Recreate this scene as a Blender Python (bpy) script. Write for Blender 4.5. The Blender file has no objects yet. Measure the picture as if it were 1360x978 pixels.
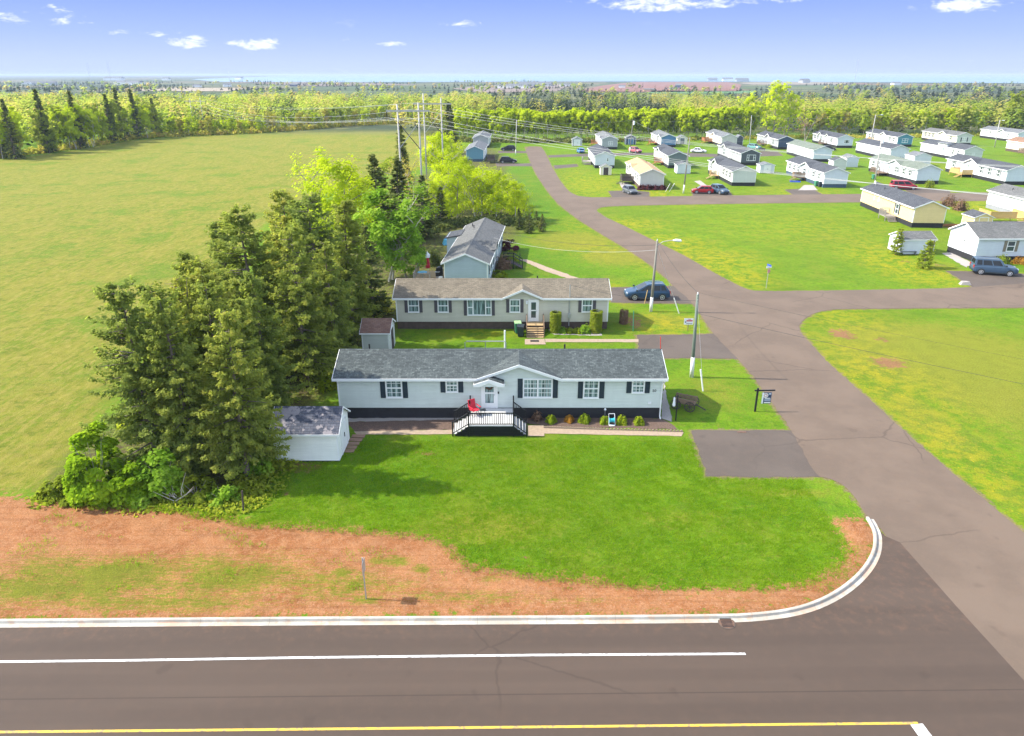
import bpy, bmesh, math, random
import numpy as np
from mathutils import Vector, Matrix

random.seed(7)
rng = np.random.default_rng(7)
S = bpy.context.scene
COL = S.collection
R = math.radians

# ------------------------------------------------------------------ camera, world, sun, exposure
CAM_H, FOC, PCX, PCY = 22.0, 950.0, 680.0, 489.0
PITCH = math.atan((PCY - 99.0) / FOC)
cd = bpy.data.cameras.new('camera')
cam = bpy.data.objects.new('camera', cd)
COL.objects.link(cam)
cam.location = (0, 0, CAM_H)
cam.rotation_euler = (math.pi / 2 - PITCH, 0, 0)
cd.sensor_width = 36.0
cd.lens = FOC / 1360.0 * 36.0
cd.clip_start = 0.5
cd.clip_end = 80000
S.camera = cam

S.view_settings.view_transform = 'Standard'
S.view_settings.look = 'None'
S.view_settings.gamma = 1.0
S.view_settings.use_curve_mapping = False
S.view_settings.exposure = 2.0
S.render.engine = 'CYCLES'
S.cycles.use_denoising = True
S.cycles.denoising_prefilter = 'ACCURATE'
S.cycles.denoising_input_passes = 'RGB_ALBEDO_NORMAL'
S.cycles.max_bounces = 6
S.cycles.diffuse_bounces = 3
S.cycles.glossy_bounces = 3
S.cycles.transmission_bounces = 3
S.cycles.volume_bounces = 0
S.cycles.transparent_max_bounces = 6

HAZE = 0.00014
SUN_TO = Vector((-1.10, 0.08, 1.0)).normalized()
sun_elev = math.asin(SUN_TO.z)
sun_az = math.atan2(SUN_TO.x, SUN_TO.y)
sd_ = bpy.data.lights.new('sun', 'SUN')
sd_.energy = 2.2
sd_.angle = R(0.55)
sd_.color = (1.0, 0.93, 0.81)
sun = bpy.data.objects.new('sun', sd_)
COL.objects.link(sun)
sun.location = (-60, 0, 80)
sun.rotation_euler = SUN_TO.to_track_quat('Z', 'Y').to_euler()

def G(px, py, z=0.0):
    """the point at height z that the photograph shows at a pixel"""
    u = (px - PCX) / FOC; v = (PCY - py) / FOC
    dy = math.cos(PITCH) + v * math.sin(PITCH); dz = -math.sin(PITCH) + v * math.cos(PITCH)
    t = (z - CAM_H) / dz
    return Vector((u * t, dy * t, z))
def AT(px, py, y):
    """the point on the vertical plane at distance y that the photograph shows at a pixel"""
    u = (px - PCX) / FOC; v = (PCY - py) / FOC
    dy = math.cos(PITCH) + v * math.sin(PITCH); dz = -math.sin(PITCH) + v * math.cos(PITCH)
    t = y / dy
    return Vector((u * t, y, CAM_H + dz * t))

# ------------------------------------------------------------------ node helper
class NT:
    def __init__(s, tree):
        s.t = tree; s.n = tree.nodes; s.l = tree.links
    def add(s, typ, props=None, ins=None):
        nd = s.n.new(typ)
        for k, v in (props or {}).items(): setattr(nd, k, v)
        for k, v in (ins or {}).items(): s.put(nd.inputs[k], v)
        return nd
    def put(s, sock, v):
        if isinstance(v, bpy.types.NodeSocket): s.l.new(v, sock)
        elif isinstance(v, (tuple, list)):
            if sock.type == 'RGBA' and len(v) == 3: v = (*v, 1.0)
            sock.default_value = v
        else: sock.default_value = v
    def m(s, op, a, b=0.0, c=0.0, clamp=False):
        nd = s.n.new('ShaderNodeMath'); nd.operation = op; nd.use_clamp = clamp
        s.put(nd.inputs[0], a); s.put(nd.inputs[1], b); s.put(nd.inputs[2], c)
        return nd.outputs[0]
    def mix(s, f, a, b, mode='MIX'):
        nd = s.n.new('ShaderNodeMix'); nd.data_type = 'RGBA'; nd.blend_type = mode; nd.clamp_factor = True
        s.put(nd.inputs[0], f); s.put(nd.inputs[6], a); s.put(nd.inputs[7], b)
        return nd.outputs[2]
    def step(s, v, lo, hi, a=0.0, b=1.0):
        nd = s.n.new('ShaderNodeMapRange'); nd.interpolation_type = 'SMOOTHSTEP'
        s.put(nd.inputs[0], v)
        for i, x in enumerate((lo, hi, a, b)): s.put(nd.inputs[i + 1], x)
        return nd.outputs[0]
    def noise(s, vec, scale, detail=2.0, rough=0.5, dist=0.0, out=0, k=1.75):
        nd = s.n.new('ShaderNodeTexNoise')
        s.put(nd.inputs['Vector'], vec); s.put(nd.inputs['Scale'], scale)
        s.put(nd.inputs['Detail'], detail); s.put(nd.inputs['Roughness'], rough); s.put(nd.inputs['Distortion'], dist)
        if out or k == 1: return nd.outputs[out]
        return s.m('ADD', s.m('MULTIPLY', nd.outputs[0], k), .5 - .5 * k)
    def scale(s, vec, sc, rot=(0, 0, 0), loc=(0, 0, 0)):
        nd = s.n.new('ShaderNodeMapping')
        s.put(nd.inputs['Vector'], vec); s.put(nd.inputs['Scale'], sc); s.put(nd.inputs['Rotation'], rot); s.put(nd.inputs['Location'], loc)
        return nd.outputs[0]
    def ramp(s, f, stops, interp='LINEAR'):
        nd = s.n.new('ShaderNodeValToRGB'); cr = nd.color_ramp; cr.interpolation = interp
        while len(cr.elements) < len(stops): cr.elements.new(0.5)
        for e, (p, c) in zip(cr.elements, stops):
            e.position = p; e.color = (*c, 1) if len(c) == 3 else c
        s.put(nd.inputs[0], f)
        return nd.outputs[0]
    def bump(s, h, strength=0.3, dist=0.05):
        nd = s.n.new('ShaderNodeBump'); s.put(nd.inputs['Height'], h)
        nd.inputs['Strength'].default_value = strength; nd.inputs['Distance'].default_value = dist
        return nd.outputs[0]
    def attr(s, name):
        nd = s.n.new('ShaderNodeAttribute'); nd.attribute_name = name
        return nd.outputs['Fac']

# ------------------------------------------------------------------ sky
W = bpy.data.worlds.new('World'); S.world = W; W.use_nodes = True
W.node_tree.nodes.clear()
t = NT(W.node_tree)
out = t.add('ShaderNodeOutputWorld')
bg = t.add('ShaderNodeBackground'); bg.inputs['Strength'].default_value = 0.15
sky = t.add('ShaderNodeTexSky'); sky.sky_type = 'NISHITA'; sky.sun_disc = False
sky.sun_elevation = sun_elev; sky.sun_rotation = sun_az
sky.air_density = 1.0; sky.dust_density = 0.6; sky.ozone_density = 1.5
tc = t.add('ShaderNodeTexCoord')
sep = t.add('ShaderNodeSeparateXYZ'); t.put(sep.inputs[0], tc.outputs['Generated'])
sx, sy, sz = sep.outputs
low = t.ramp(t.m('MULTIPLY', sz, 4.0, clamp=True), [(0.000, (1.084, 1.294, 1.852)), (0.060, (1.025, 1.247, 1.852)), (0.180, (0.781, 1.037, 1.870)), (0.340, (0.537, 0.792, 1.882)), (0.700, (0.437, 0.700, 1.700)), (1.000, (0.525, 0.816, 1.821))])
bw = t.add('ShaderNodeRGBToBW', None, {0: sky.outputs[0]}).outputs[0]
high = t.mix(0.45, sky.outputs[0], t.add('ShaderNodeCombineXYZ', ins={0: t.m('MULTIPLY', bw, 1.12), 1: t.m('MULTIPLY', bw, 1.08), 2: t.m('MULTIPLY', bw, 1.05)}).outputs[0])
base = t.mix(t.step(sz, 0.095, 0.17), low, high)
az = t.m('ARCTAN2', sx, sy)
dirv = t.add('ShaderNodeCombineXYZ', ins={0: t.m('MULTIPLY', az, 1.0), 1: t.m('MULTIPLY', sz, 2.6), 2: 0.0}).outputs[0]
n1 = t.noise(dirv, 42.0, 6.0, 0.62, 0.4, k=1)
n2 = t.noise(dirv, 11.0, 3.0, 0.5, k=1)
def pix_dir(px, py):
    u = (px - PCX) / FOC; v = (PCY - py) / FOC
    d = Vector((u, math.cos(PITCH) + v * math.sin(PITCH), -math.sin(PITCH) + v * math.cos(PITCH))).normalized()
    return math.atan2(d.x, d.y), d.z
total = None
for px, py, hw, hh, amp in [(14, 23, 40, 9, .55), (82, 25, 44, 10, .62), (75, 12, 34, 5, .3), (158, 42, 30, 5, .6), (208, 44, 36, 5, .5), (252, 56, 38, 9, .95), (338, 59, 40, 10, 1.15),
                            (521, 59, 28, 4, .9), (612, 31, 30, 5, .6), (805, 2, 50, 6, .6), (870, 6, 90, 12, 1.2), (950, 5, 60, 9, .8), (1015, 1, 60, 6, .8), (1280, 7, 75, 12, 1.2), (1330, 8, 50, 5, .6), (1264, 81, 26, 2.5, .5), (425, 51, 26, 4, .28)]:
    a0, z0 = pix_dir(px, py); a1, _ = pix_dir(px + hw, py); _, z1 = pix_dir(px, py - hh)
    du = t.m('DIVIDE', t.m('SUBTRACT', az, a0), abs(a1 - a0)); dv = t.m('DIVIDE', t.m('SUBTRACT', sz, z0), abs(z1 - z0))
    q = t.m('ADD', t.m('MULTIPLY', du, du), t.m('MULTIPLY', dv, dv))
    e = t.m('MULTIPLY', t.m('SUBTRACT', 1.0, q), amp)
    total = e if total is None else t.m('MAXIMUM', total, e)
total = t.m('MAXIMUM', total, -0.9)
cm = t.step(t.m('ADD', total, t.m('MULTIPLY', t.m('SUBTRACT', n1, 0.56), 4.6)), 0.0, 1.25)
wisp = t.m('MULTIPLY', t.step(n2, 0.55, 0.75), t.m('MULTIPLY', t.step(n1, 0.5, 0.75), 0.12))
front = t.step(sy, 0.0, 0.2)
cm = t.m('MULTIPLY', t.m('MAXIMUM', cm, wisp), front)
skyc = t.mix(t.m('MULTIPLY', cm, 0.92), base, (2.05, 2.14, 2.35))
t.put(bg.inputs['Color'], skyc)
t.put(out.inputs['Surface'], bg.outputs[0])

# ------------------------------------------------------------------ object helpers
def setp(o, label=None, cat=None, group=None, kind=None):
    if label: o['label'] = label
    if cat: o['category'] = cat
    if group: o['group'] = group
    if kind: o['kind'] = kind
    return o
def link(name, data, parent=None, loc=None, rz=None):
    o = bpy.data.objects.new(name, data); COL.objects.link(o)
    if parent: o.parent = parent
    if loc is not None: o.location = loc
    if rz is not None: o.rotation_euler = (0, 0, rz)
    return o
def thing(name, label, cat, loc=(0, 0, 0), rz=0.0, group=None):
    o = link(name, None, None, loc, rz)
    o.empty_display_size = 0.2
    return setp(o, label, cat, group)
def copy_tree(o, parent=None):
    c = o.copy(); COL.objects.link(c)
    if parent: c.parent = parent
    for ch in list(o.children): copy_tree(ch, c)
    return c

class MB:
    def __init__(s): s.v = []; s.f = []; s.mi = []
    def face(s, pts, mi=0):
        b = len(s.v); s.v += [tuple(p) for p in pts]; s.f.append(tuple(range(b, b + len(pts)))); s.mi.append(mi); return s
    def mesh(s, vs, fs, mi=0):
        b = len(s.v); s.v += [tuple(p) for p in vs]
        for f in fs: s.f.append(tuple(b + i for i in f)); s.mi.append(mi)
        return s
    def box(s, x0, x1, y0, y1, z0, z1, mi=0):
        v = [(x0, y0, z0), (x1, y0, z0), (x1, y1, z0), (x0, y1, z0), (x0, y0, z1), (x1, y0, z1), (x1, y1, z1), (x0, y1, z1)]
        return s.mesh(v, [(0, 3, 2, 1), (4, 5, 6, 7), (0, 1, 5, 4), (1, 2, 6, 5), (2, 3, 7, 6), (3, 0, 4, 7)], mi)
    def cb(s, c, d, mi=0):
        return s.box(c[0] - d[0] / 2, c[0] + d[0] / 2, c[1] - d[1] / 2, c[1] + d[1] / 2, c[2] - d[2] / 2, c[2] + d[2] / 2, mi)
    def bar(s, a, b, w, h=None, mi=0, up=(0, 0, 1)):
        a = Vector(a); b = Vector(b); h = w if h is None else h
        d = (b - a).normalized(); u = Vector(up)
        if abs(d.dot(u)) > 0.99: u = Vector((0, 1, 0))
        sd = d.cross(u).normalized(); u2 = sd.cross(d)
        v = []
        for p in (a, b):
            for i, j in ((-1, -1), (1, -1), (1, 1), (-1, 1)): v.append(p + sd * (i * w / 2) + u2 * (j * h / 2))
        return s.mesh(v, [(3, 2, 1, 0), (4, 5, 6, 7), (0, 1, 5, 4), (1, 2, 6, 5), (2, 3, 7, 6), (3, 0, 4, 7)], mi)
    def tube(s, pts, rad, n=8, mi=0, caps=True):
        pts = [Vector(p) for p in pts]
        rs = rad if isinstance(rad, (list, tuple)) else [rad] * len(pts)
        vs = []; fs = []
        for k, p in enumerate(pts):
            d = (pts[min(k + 1, len(pts) - 1)] - pts[max(k - 1, 0)]).normalized()
            u = Vector((1, 0, 0)) if abs(d.z) > 0.9 else Vector((0, 0, 1))
            a = d.cross(u).normalized(); b = d.cross(a)
            for i in range(n):
                an = 2 * math.pi * i / n
                vs.append(p + a * (rs[k] * math.cos(an)) + b * (rs[k] * math.sin(an)))
        for k in range(len(pts) - 1):
            for i in range(n):
                j = (i + 1) % n
                fs.append((k * n + i, (k + 1) * n + i, (k + 1) * n + j, k * n + j))
        if caps:
            fs.append(tuple(range(n))); fs.append(tuple(reversed(range((len(pts) - 1) * n, len(pts) * n))))
        return s.mesh(vs, fs, mi)
    def prism(s, poly, axis, a, b, mi=0):
        """poly of 2-D points extruded along axis from a to b (x: poly in y,z; y: poly in x,z; z: poly in x,y)"""
        n = len(poly)
        def P(p, q):
            return {'x': (q, p[0], p[1]), 'y': (p[0], q, p[1]), 'z': (p[0], p[1], q)}[axis]
        vs = [P(p, a) for p in poly] + [P(p, b) for p in poly]
        fs = [tuple(range(n)), tuple(reversed(range(n, 2 * n)))] + [(i, i + n, (i + 1) % n + n, (i + 1) % n) for i in range(n)]
        return s.mesh(vs, fs, mi)
    def data(s, name, mats, smooth=False, fix=True):
        me = bpy.data.meshes.new(name)
        me.from_pydata([tuple(p) for p in s.v], [], s.f)
        for m in (mats if isinstance(mats, (list, tuple)) else [mats]): me.materials.append(m)
        if len(me.polygons): me.polygons.foreach_set('material_index', s.mi)
        if fix:
            bm = bmesh.new(); bm.from_mesh(me); bmesh.ops.recalc_face_normals(bm, faces=bm.faces); bm.to_mesh(me); bm.free()
        if smooth: me.polygons.foreach_set('use_smooth', [True] * len(me.polygons))
        me.update()
        return me
    def build(s, name, mats, parent=None, loc=None, rz=None, smooth=False):
        return link(name, s.data(name, mats, smooth), parent, loc, rz)

def bulk_mesh(name, V, Q, mats, tint=None, mi=None):
    """numpy verts (n,3) and quads (m,4) to a mesh"""
    me = bpy.data.meshes.new(name)
    V = np.asarray(V, np.float32); Q = np.asarray(Q, np.int32)
    me.vertices.add(len(V)); me.vertices.foreach_set('co', V.ravel())
    me.loops.add(Q.size); me.loops.foreach_set('vertex_index', Q.ravel())
    me.polygons.add(len(Q)); me.polygons.foreach_set('loop_start', np.arange(0, Q.size, Q.shape[1], dtype=np.int32))
    for m in (mats if isinstance(mats, (list, tuple)) else [mats]): me.materials.append(m)
    if mi is not None: me.polygons.foreach_set('material_index', np.asarray(mi, np.int32))
    if tint is not None:
        a = me.attributes.new('tint', 'FLOAT', 'FACE'); a.data.foreach_set('value', np.asarray(tint, np.float32))
    me.update(calc_edges=True); me.validate()
    return me
# ------------------------------------------------------------------ materials
def new_mat(name):
    m = bpy.data.materials.new(name); m.use_nodes = True; m.node_tree.nodes.clear()
    t = NT(m.node_tree)
    o = t.add('ShaderNodeOutputMaterial'); p = t.add('ShaderNodeBsdfPrincipled')
    t.l.new(p.outputs[0], o.inputs[0])
    tc = t.add('ShaderNodeTexCoord')
    return m, t, p, tc.outputs['Object'], o
def plain(name, col, rough=0.6, var=0.10, scale=2.0, bump=0.0, bscale=40.0, metal=0.0, spec=0.4, coat=0.0):
    m, t, p, vec, o = new_mat(name)
    n = t.noise(vec, scale, 4.0, 0.6)
    a = tuple(c * (1 - var) for c in col); b = tuple(min(1, c * (1 + var)) for c in col)
    t.put(p.inputs['Base Color'], t.mix(n, a, b))
    p.inputs['Roughness'].default_value = rough; p.inputs['Metallic'].default_value = metal
    p.inputs['Specular IOR Level'].default_value = spec; p.inputs['Coat Weight'].default_value = coat
    if bump: t.put(p.inputs['Normal'], t.bump(t.noise(vec, bscale, 3.0), bump, 0.02))
    return m
def siding(name, col, bump=0.5):
    m, t, p, vec, o = new_mat(name)
    sep = t.add('ShaderNodeSeparateXYZ'); t.put(sep.inputs[0], vec)
    z = sep.outputs[2]
    fr = t.m('FRACT', t.m('DIVIDE', z, 0.118))
    st = t.noise(t.scale(vec, (1.0, 1.0, 7.0)), 1.3, 5.0, 0.65)
    grime = t.noise(t.scale(vec, (2.2, 2.2, 0.35)), 0.9, 5.0, 0.6)
    lap = t.m('FLOOR', t.m('DIVIDE', z, 0.118))
    pl = t.add('ShaderNodeTexWhiteNoise', {'noise_dimensions': '2D'}, {0: t.add('ShaderNodeCombineXYZ', ins={0: lap, 1: t.m('FLOOR', t.m('DIVIDE', t.m('ADD', sep.outputs[0], t.m('MULTIPLY', lap, 1.37)), 3.6))}).outputs[0]}).outputs[0]
    f = t.m('ADD', t.m('MULTIPLY', st, 0.45), t.m('ADD', t.m('MULTIPLY', grime, 0.35), t.m('MULTIPLY', pl, 0.2)))
    c = t.mix(f, tuple(x * 0.86 for x in col), tuple(min(1, x * 1.12) for x in col))
    groove = t.step(fr, 0.0, 0.10, 0.80, 1.0)      # each lap turns darker at its bottom edge
    c = t.mix(1.0, c, t.add('ShaderNodeCombineXYZ', ins={0: groove, 1: groove, 2: groove}).outputs[0], 'MULTIPLY')
    t.put(p.inputs['Base Color'], c)
    p.inputs['Roughness'].default_value = 0.55; p.inputs['Specular IOR Level'].default_value = 0.3
    t.put(p.inputs['Normal'], t.bump(t.m('SUBTRACT', 1.0, fr), bump, 0.02))
    return m
def shingle(name, c1, c2, c3, patch=0.0):
    m, t, p, vec, o = new_mat(name)
    br = t.add('ShaderNodeTexBrick')
    br.offset = 0.5; br.squash = 1.0
    t.put(br.inputs['Vector'], vec)
    br.inputs['Scale'].default_value = 1.0; br.inputs['Brick Width'].default_value = 0.34; br.inputs['Row Height'].default_value = 0.15
    br.inputs['Mortar Size'].default_value = 0.008; br.inputs['Bias'].default_value = 0.0
    br.inputs['Color1'].default_value = (*c1, 1); br.inputs['Color2'].default_value = (*c2, 1); br.inputs['Mortar'].default_value = (*[x * 0.45 for x in c1], 1)
    n = t.noise(vec, 4.5, 3.0, 0.7); nb = t.noise(vec, 0.5, 4.0, 0.6)
    c = t.mix(t.m('MULTIPLY', t.step(n, 0.55, 0.80), 0.60), br.outputs[0], c3)
    c = t.mix(t.step(nb, 0.35, 0.7, 0.0, 0.35), c, tuple(x * 0.7 for x in c1))
    if patch: c = t.mix(t.m('MULTIPLY', t.step(t.noise(vec, 1.1, 4.0, 0.7), 0.52, 0.62), patch), c, tuple(min(1, x * 2.1) for x in c3))
    t.put(p.inputs['Base Color'], c)
    p.inputs['Roughness'].default_value = 0.9; p.inputs['Specular IOR Level'].default_value = 0.25
    t.put(p.inputs['Normal'], t.bump(t.m('ADD', br.outputs[1], t.noise(vec, 40.0, 2.0)), 0.35, 0.01))
    return m
def wood(name, col, var=0.3, axis=0):
    m, t, p, vec, o = new_mat(name)
    sc = [9.0, 9.0, 9.0]; sc[axis] = 0.8
    n = t.noise(t.scale(vec, tuple(sc)), 2.0, 5.0, 0.65)
    t.put(p.inputs['Base Color'], t.mix(n, tuple(c * (1 - var) for c in col), tuple(min(1, c * (1 + var)) for c in col)))
    p.inputs['Roughness'].default_value = 0.8; p.inputs['Specular IOR Level'].default_value = 0.25
    t.put(p.inputs['Normal'], t.bump(n, 0.3, 0.01))
    return m
def asphalt(name, col, red, crackw=0.0, streak=(1, 1, 1), tracks=False):
    m, t, p, vec, o = new_mat(name)
    nb = t.noise(t.scale(vec, streak), 0.22, 5.0, 0.6); nm = t.noise(vec, 1.6, 4.0, 0.6); nf = t.noise(vec, 38.0, 3.0, 0.8)
    c = t.mix(t.step(nb, 0.3, 0.72), tuple(x * 0.88 for x in col), tuple(x * 1.10 for x in col))
    c = t.mix(t.m('MULTIPLY', t.step(nm, 0.40, 0.90), 0.35), c, red)
    c = t.mix(t.m('MULTIPLY', t.m('SUBTRACT', nf, 0.3), 0.55), c, tuple(x * 1.75 for x in col))
    oil = t.step(t.noise(vec, 0.9, 2.0, 0.4), 0.80, 0.95, 0.0, 0.30)
    c = t.mix(oil, c, tuple(x * 0.6 for x in col))
    if tracks:      # tyre polished bands and a paving seam along the lanes
        sp = t.add('ShaderNodeSeparateXYZ'); t.put(sp.inputs[0], vec)
        yy = t.m('ADD', sp.outputs[1], t.m('MULTIPLY', sp.outputs[0], -0.012))
        w = t.m('SINE', t.m('MULTIPLY', t.m('ADD', yy, t.m('MULTIPLY', nb, 0.3)), 3.55))
        c = t.mix(t.step(w, 0.1, 0.9, 0.0, 0.22), c, tuple(x * 0.70 for x in col))
        sm_ = t.step(t.m('ABSOLUTE', t.m('SUBTRACT', yy, 20.6)), 0.01, 0.05, 0.5, 0.0)
        c = t.mix(sm_, c, tuple(x * 0.45 for x in col))
        dust = t.step(t.m('ADD', yy, t.m('MULTIPLY', nm, 0.9)), 23.6, 24.9, 0.0, 0.22)
        c = t.mix(t.m('MULTIPLY', dust, t.step(t.noise(vec, 2.5, 5.0, 0.7), 0.45, 0.75)), c, (0.16, 0.085, 0.05))
    if crackw:
        v = t.add('ShaderNodeTexVoronoi', {'feature': 'DISTANCE_TO_EDGE'}, {'Vector': t.add('ShaderNodeMixRGB', {'blend_type': 'ADD'}, {0: 0.9, 1: vec, 2: t.noise(vec, 0.5, 3.0, 0.6, out=1)}).outputs[0], 'Scale': 0.13}).outputs[0]
        ck = t.m('MULTIPLY', t.step(v, 0.0, 0.012, 1.0, 0.0), t.step(t.noise(vec, 0.07, 2.0), 0.5, 0.6, 0.0, crackw))
        c = t.mix(ck, c, tuple(x * 0.5 for x in col))
    t.put(p.inputs['Base Color'], c)
    p.inputs['Roughness'].default_value = 0.88; p.inputs['Specular IOR Level'].default_value = 0.35
    t.put(p.inputs['Normal'], t.bump(t.m('ADD', nf, t.m('MULTIPLY', nm, 1.5)), 0.25, 0.02))
    return m
def paint_line(name, col, worn):
    m, t, p, vec, o = new_mat(name)
    n = t.noise(vec, 5.0, 5.0, 0.75)
    t.put(p.inputs['Base Color'], t.mix(t.step(n, 0.46, 0.78, 0.0, worn), col, (0.15, 0.125, 0.11)))
    p.inputs['Roughness'].default_value = 0.7
    return m
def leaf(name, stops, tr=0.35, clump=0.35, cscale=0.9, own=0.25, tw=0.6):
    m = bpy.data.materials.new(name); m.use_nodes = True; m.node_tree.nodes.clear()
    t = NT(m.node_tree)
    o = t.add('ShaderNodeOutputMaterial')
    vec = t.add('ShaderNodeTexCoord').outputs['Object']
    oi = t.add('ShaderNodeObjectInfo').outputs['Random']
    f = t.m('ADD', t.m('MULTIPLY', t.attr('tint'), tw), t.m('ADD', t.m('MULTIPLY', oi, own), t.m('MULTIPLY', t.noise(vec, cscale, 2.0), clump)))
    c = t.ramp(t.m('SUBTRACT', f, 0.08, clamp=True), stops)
    d = t.add('ShaderNodeBsdfDiffuse', ins={'Color': c})
    tl = t.add('ShaderNodeBsdfTranslucent', ins={'Color': t.mix(1.0, c, (1.18, 1.22, 0.75), 'MULTIPLY')})
    mx = t.add('ShaderNodeMixShader', ins={0: tr, 1: d.outputs[0], 2: tl.outputs[0]})
    t.l.new(mx.outputs[0], o.inputs[0])
    return m
def glass_mat(name, col=(0.05, 0.07, 0.075), curtain=None):
    m, t, p, vec, o = new_mat(name)
    if curtain:
        sep = t.add('ShaderNodeSeparateXYZ'); t.put(sep.inputs[0], vec)
        w = t.noise(t.scale(vec, (9.0, 1.0, 0.4)), 1.6, 2.0)
        t.put(p.inputs['Base Color'], t.mix(t.step(w, 0.42, 0.62), col, curtain))
    else:
        t.put(p.inputs['Base Color'], t.mix(t.noise(vec, 2.0, 2.0), tuple(c * 0.6 for c in col), tuple(c * 1.5 for c in col)))
    p.inputs['Roughness'].default_value = 0.08; p.inputs['Specular IOR Level'].default_value = 0.7
    return m
def car_paint(name, col, metal=0.0):
    m, t, p, vec, o = new_mat(name)
    t.put(p.inputs['Base Color'], t.mix(t.noise(vec, 3.0, 4.0, 0.7), tuple(c * 0.9 for c in col), tuple(c * 1.12 for c in col)))
    p.inputs['Roughness'].default_value = 0.32; p.inputs['Metallic'].default_value = metal
    p.inputs['Coat Weight'].default_value = 0.15; p.inputs['Coat Roughness'].default_value = 0.1; p.inputs['Specular IOR Level'].default_value = 0.22
    return m

M = {}
M['white'] = plain('white_trim', (0.78, 0.78, 0.76), 0.5, 0.05, 1.5)
M['white_dirty'] = plain('white_weathered', (0.66, 0.66, 0.63), 0.6, 0.14, 3.0)
M['side_main'] = siding('siding_grey', (0.60, 0.645, 0.60))
M['side_shed'] = siding('siding_pale', (0.80, 0.80, 0.74))
M['side_taupe'] = siding('siding_taupe', (0.56, 0.53, 0.43))
M['side_aqua'] = siding('siding_aqua', (0.37, 0.44, 0.475))
M['side_white'] = siding('siding_white', (0.67, 0.68, 0.69), 0.25)
M['side_bluewhite'] = siding('siding_bluewhite', (0.58, 0.61, 0.66), 0.25)
M['side_cream'] = siding('siding_cream', (0.72, 0.55, 0.27), 0.3)
M['side_ivory'] = siding('siding_ivory', (0.70, 0.64, 0.50), 0.3)
M['side_beige'] = siding('siding_beige', (0.52, 0.50, 0.46), 0.3)
M['side_sage'] = siding('siding_sage', (0.54, 0.56, 0.51), 0.3)
M['side_grey'] = siding('siding_midgrey', (0.33, 0.34, 0.36), 0.3)
M['side_charcoal'] = siding('siding_charcoal', (0.085, 0.095, 0.11), 0.3)
M['side_greentgrey'] = siding('siding_slate', (0.14, 0.17, 0.17), 0.3)
M['side_navy'] = siding('siding_navy', (0.05, 0.075, 0.13), 0.3)
M['side_blue'] = siding('siding_blue', (0.09, 0.19, 0.34), 0.3)
M['side_teal'] = siding('siding_teal', (0.08, 0.24, 0.31), 0.3)
M['side_darkteal'] = siding('siding_darkteal', (0.11, 0.24, 0.30), 0.3)
M['skirt_dark'] = plain('skirting_dark', (0.019, 0.019, 0.022), 0.7, 0.25, 3.0)
M['skirt_brown'] = plain('skirting_brown', (0.085, 0.058, 0.046), 0.8, 0.3, 3.0)
M['skirt_grey'] = plain('skirting_grey', (0.24, 0.25, 0.27), 0.8, 0.2, 3.0)
M['skirt_navy'] = plain('skirting_navy', (0.05, 0.08, 0.12), 0.8, 0.2, 3.0)
M['skirt_wood'] = wood('skirting_wood', (0.40, 0.29, 0.16), 0.3, 0)
M['roof_main'] = shingle('shingles_slate', (0.050, 0.060, 0.062), (0.088, 0.105, 0.104), (0.16, 0.185, 0.178))
M['roof_patch'] = shingle('shingles_patchy', (0.05, 0.058, 0.08), (0.10, 0.105, 0.13), (0.19, 0.17, 0.17), 0.5)
M['roof_taupe'] = shingle('shingles_taupe', (0.135, 0.115, 0.085), (0.20, 0.17, 0.125), (0.25, 0.215, 0.155))
M['roof_grey'] = shingle('shingles_grey', (0.105, 0.108, 0.105), (0.15, 0.15, 0.145), (0.19, 0.183, 0.172))
M['roof_dark'] = shingle('shingles_dark', (0.05, 0.055, 0.065), (0.085, 0.09, 0.10), (0.13, 0.135, 0.14))
M['roof_mid'] = shingle('shingles_mid', (0.12, 0.13, 0.14), (0.17, 0.175, 0.18), (0.22, 0.22, 0.22))
M['roof_green'] = shingle('shingles_green', (0.12, 0.15, 0.12), (0.18, 0.20, 0.16), (0.21, 0.23, 0.19))
M['roof_tan'] = shingle('shingles_tan', (0.42, 0.27, 0.14), (0.52, 0.34, 0.19), (0.56, 0.40, 0.24))
M['roof_brown'] = shingle('shingles_brown', (0.20, 0.115, 0.075), (0.28, 0.17, 0.11), (0.32, 0.20, 0.14))
M['roof_shed'] = shingle('shingles_shed', (0.18, 0.10, 0.075), (0.25, 0.15, 0.11), (0.16, 0.12, 0.10))
M['shutter'] = plain('shutter_dark', (0.018, 0.032, 0.045), 0.6, 0.2, 4.0)
M['shutter_plum'] = plain('shutter_plum', (0.085, 0.075, 0.085), 0.6, 0.2, 4.0)
M['shutter_grey'] = plain('shutter_grey', (0.16, 0.17, 0.18), 0.6, 0.2, 4.0)
M['shutter_brown'] = plain('shutter_brown', (0.22, 0.18, 0.13), 0.6, 0.2, 4.0)
M['glass'] = glass_mat('window_glass')
M['glass_curt'] = glass_mat('window_glass_curtained', (0.07, 0.11, 0.11), (0.30, 0.40, 0.39))
M['glass_car'] = plain('car_glass', (0.010, 0.012, 0.014), 0.12, 0.3, 3.0, spec=0.35)
M['black'] = plain('black_paint', (0.012, 0.012, 0.014), 0.5, 0.2, 4.0)
M['rubber'] = plain('rubber', (0.02, 0.02, 0.02), 0.85, 0.2, 6.0)
M['rim'] = plain('alloy', (0.55, 0.56, 0.58), 0.35, 0.1, 4.0, metal=0.6)
M['metal'] = plain('galvanised', (0.42, 0.43, 0.44), 0.45, 0.15, 5.0, metal=0.5)
M['wire'] = plain('conductor', (0.34, 0.35, 0.34), 0.5, 0.1, 1.0)
M['cable'] = plain('cable_black', (0.03, 0.03, 0.032), 0.6, 0.1, 1.0)
M['pole'] = wood('pole_wood', (0.19, 0.18, 0.15), 0.3, 2)
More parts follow.
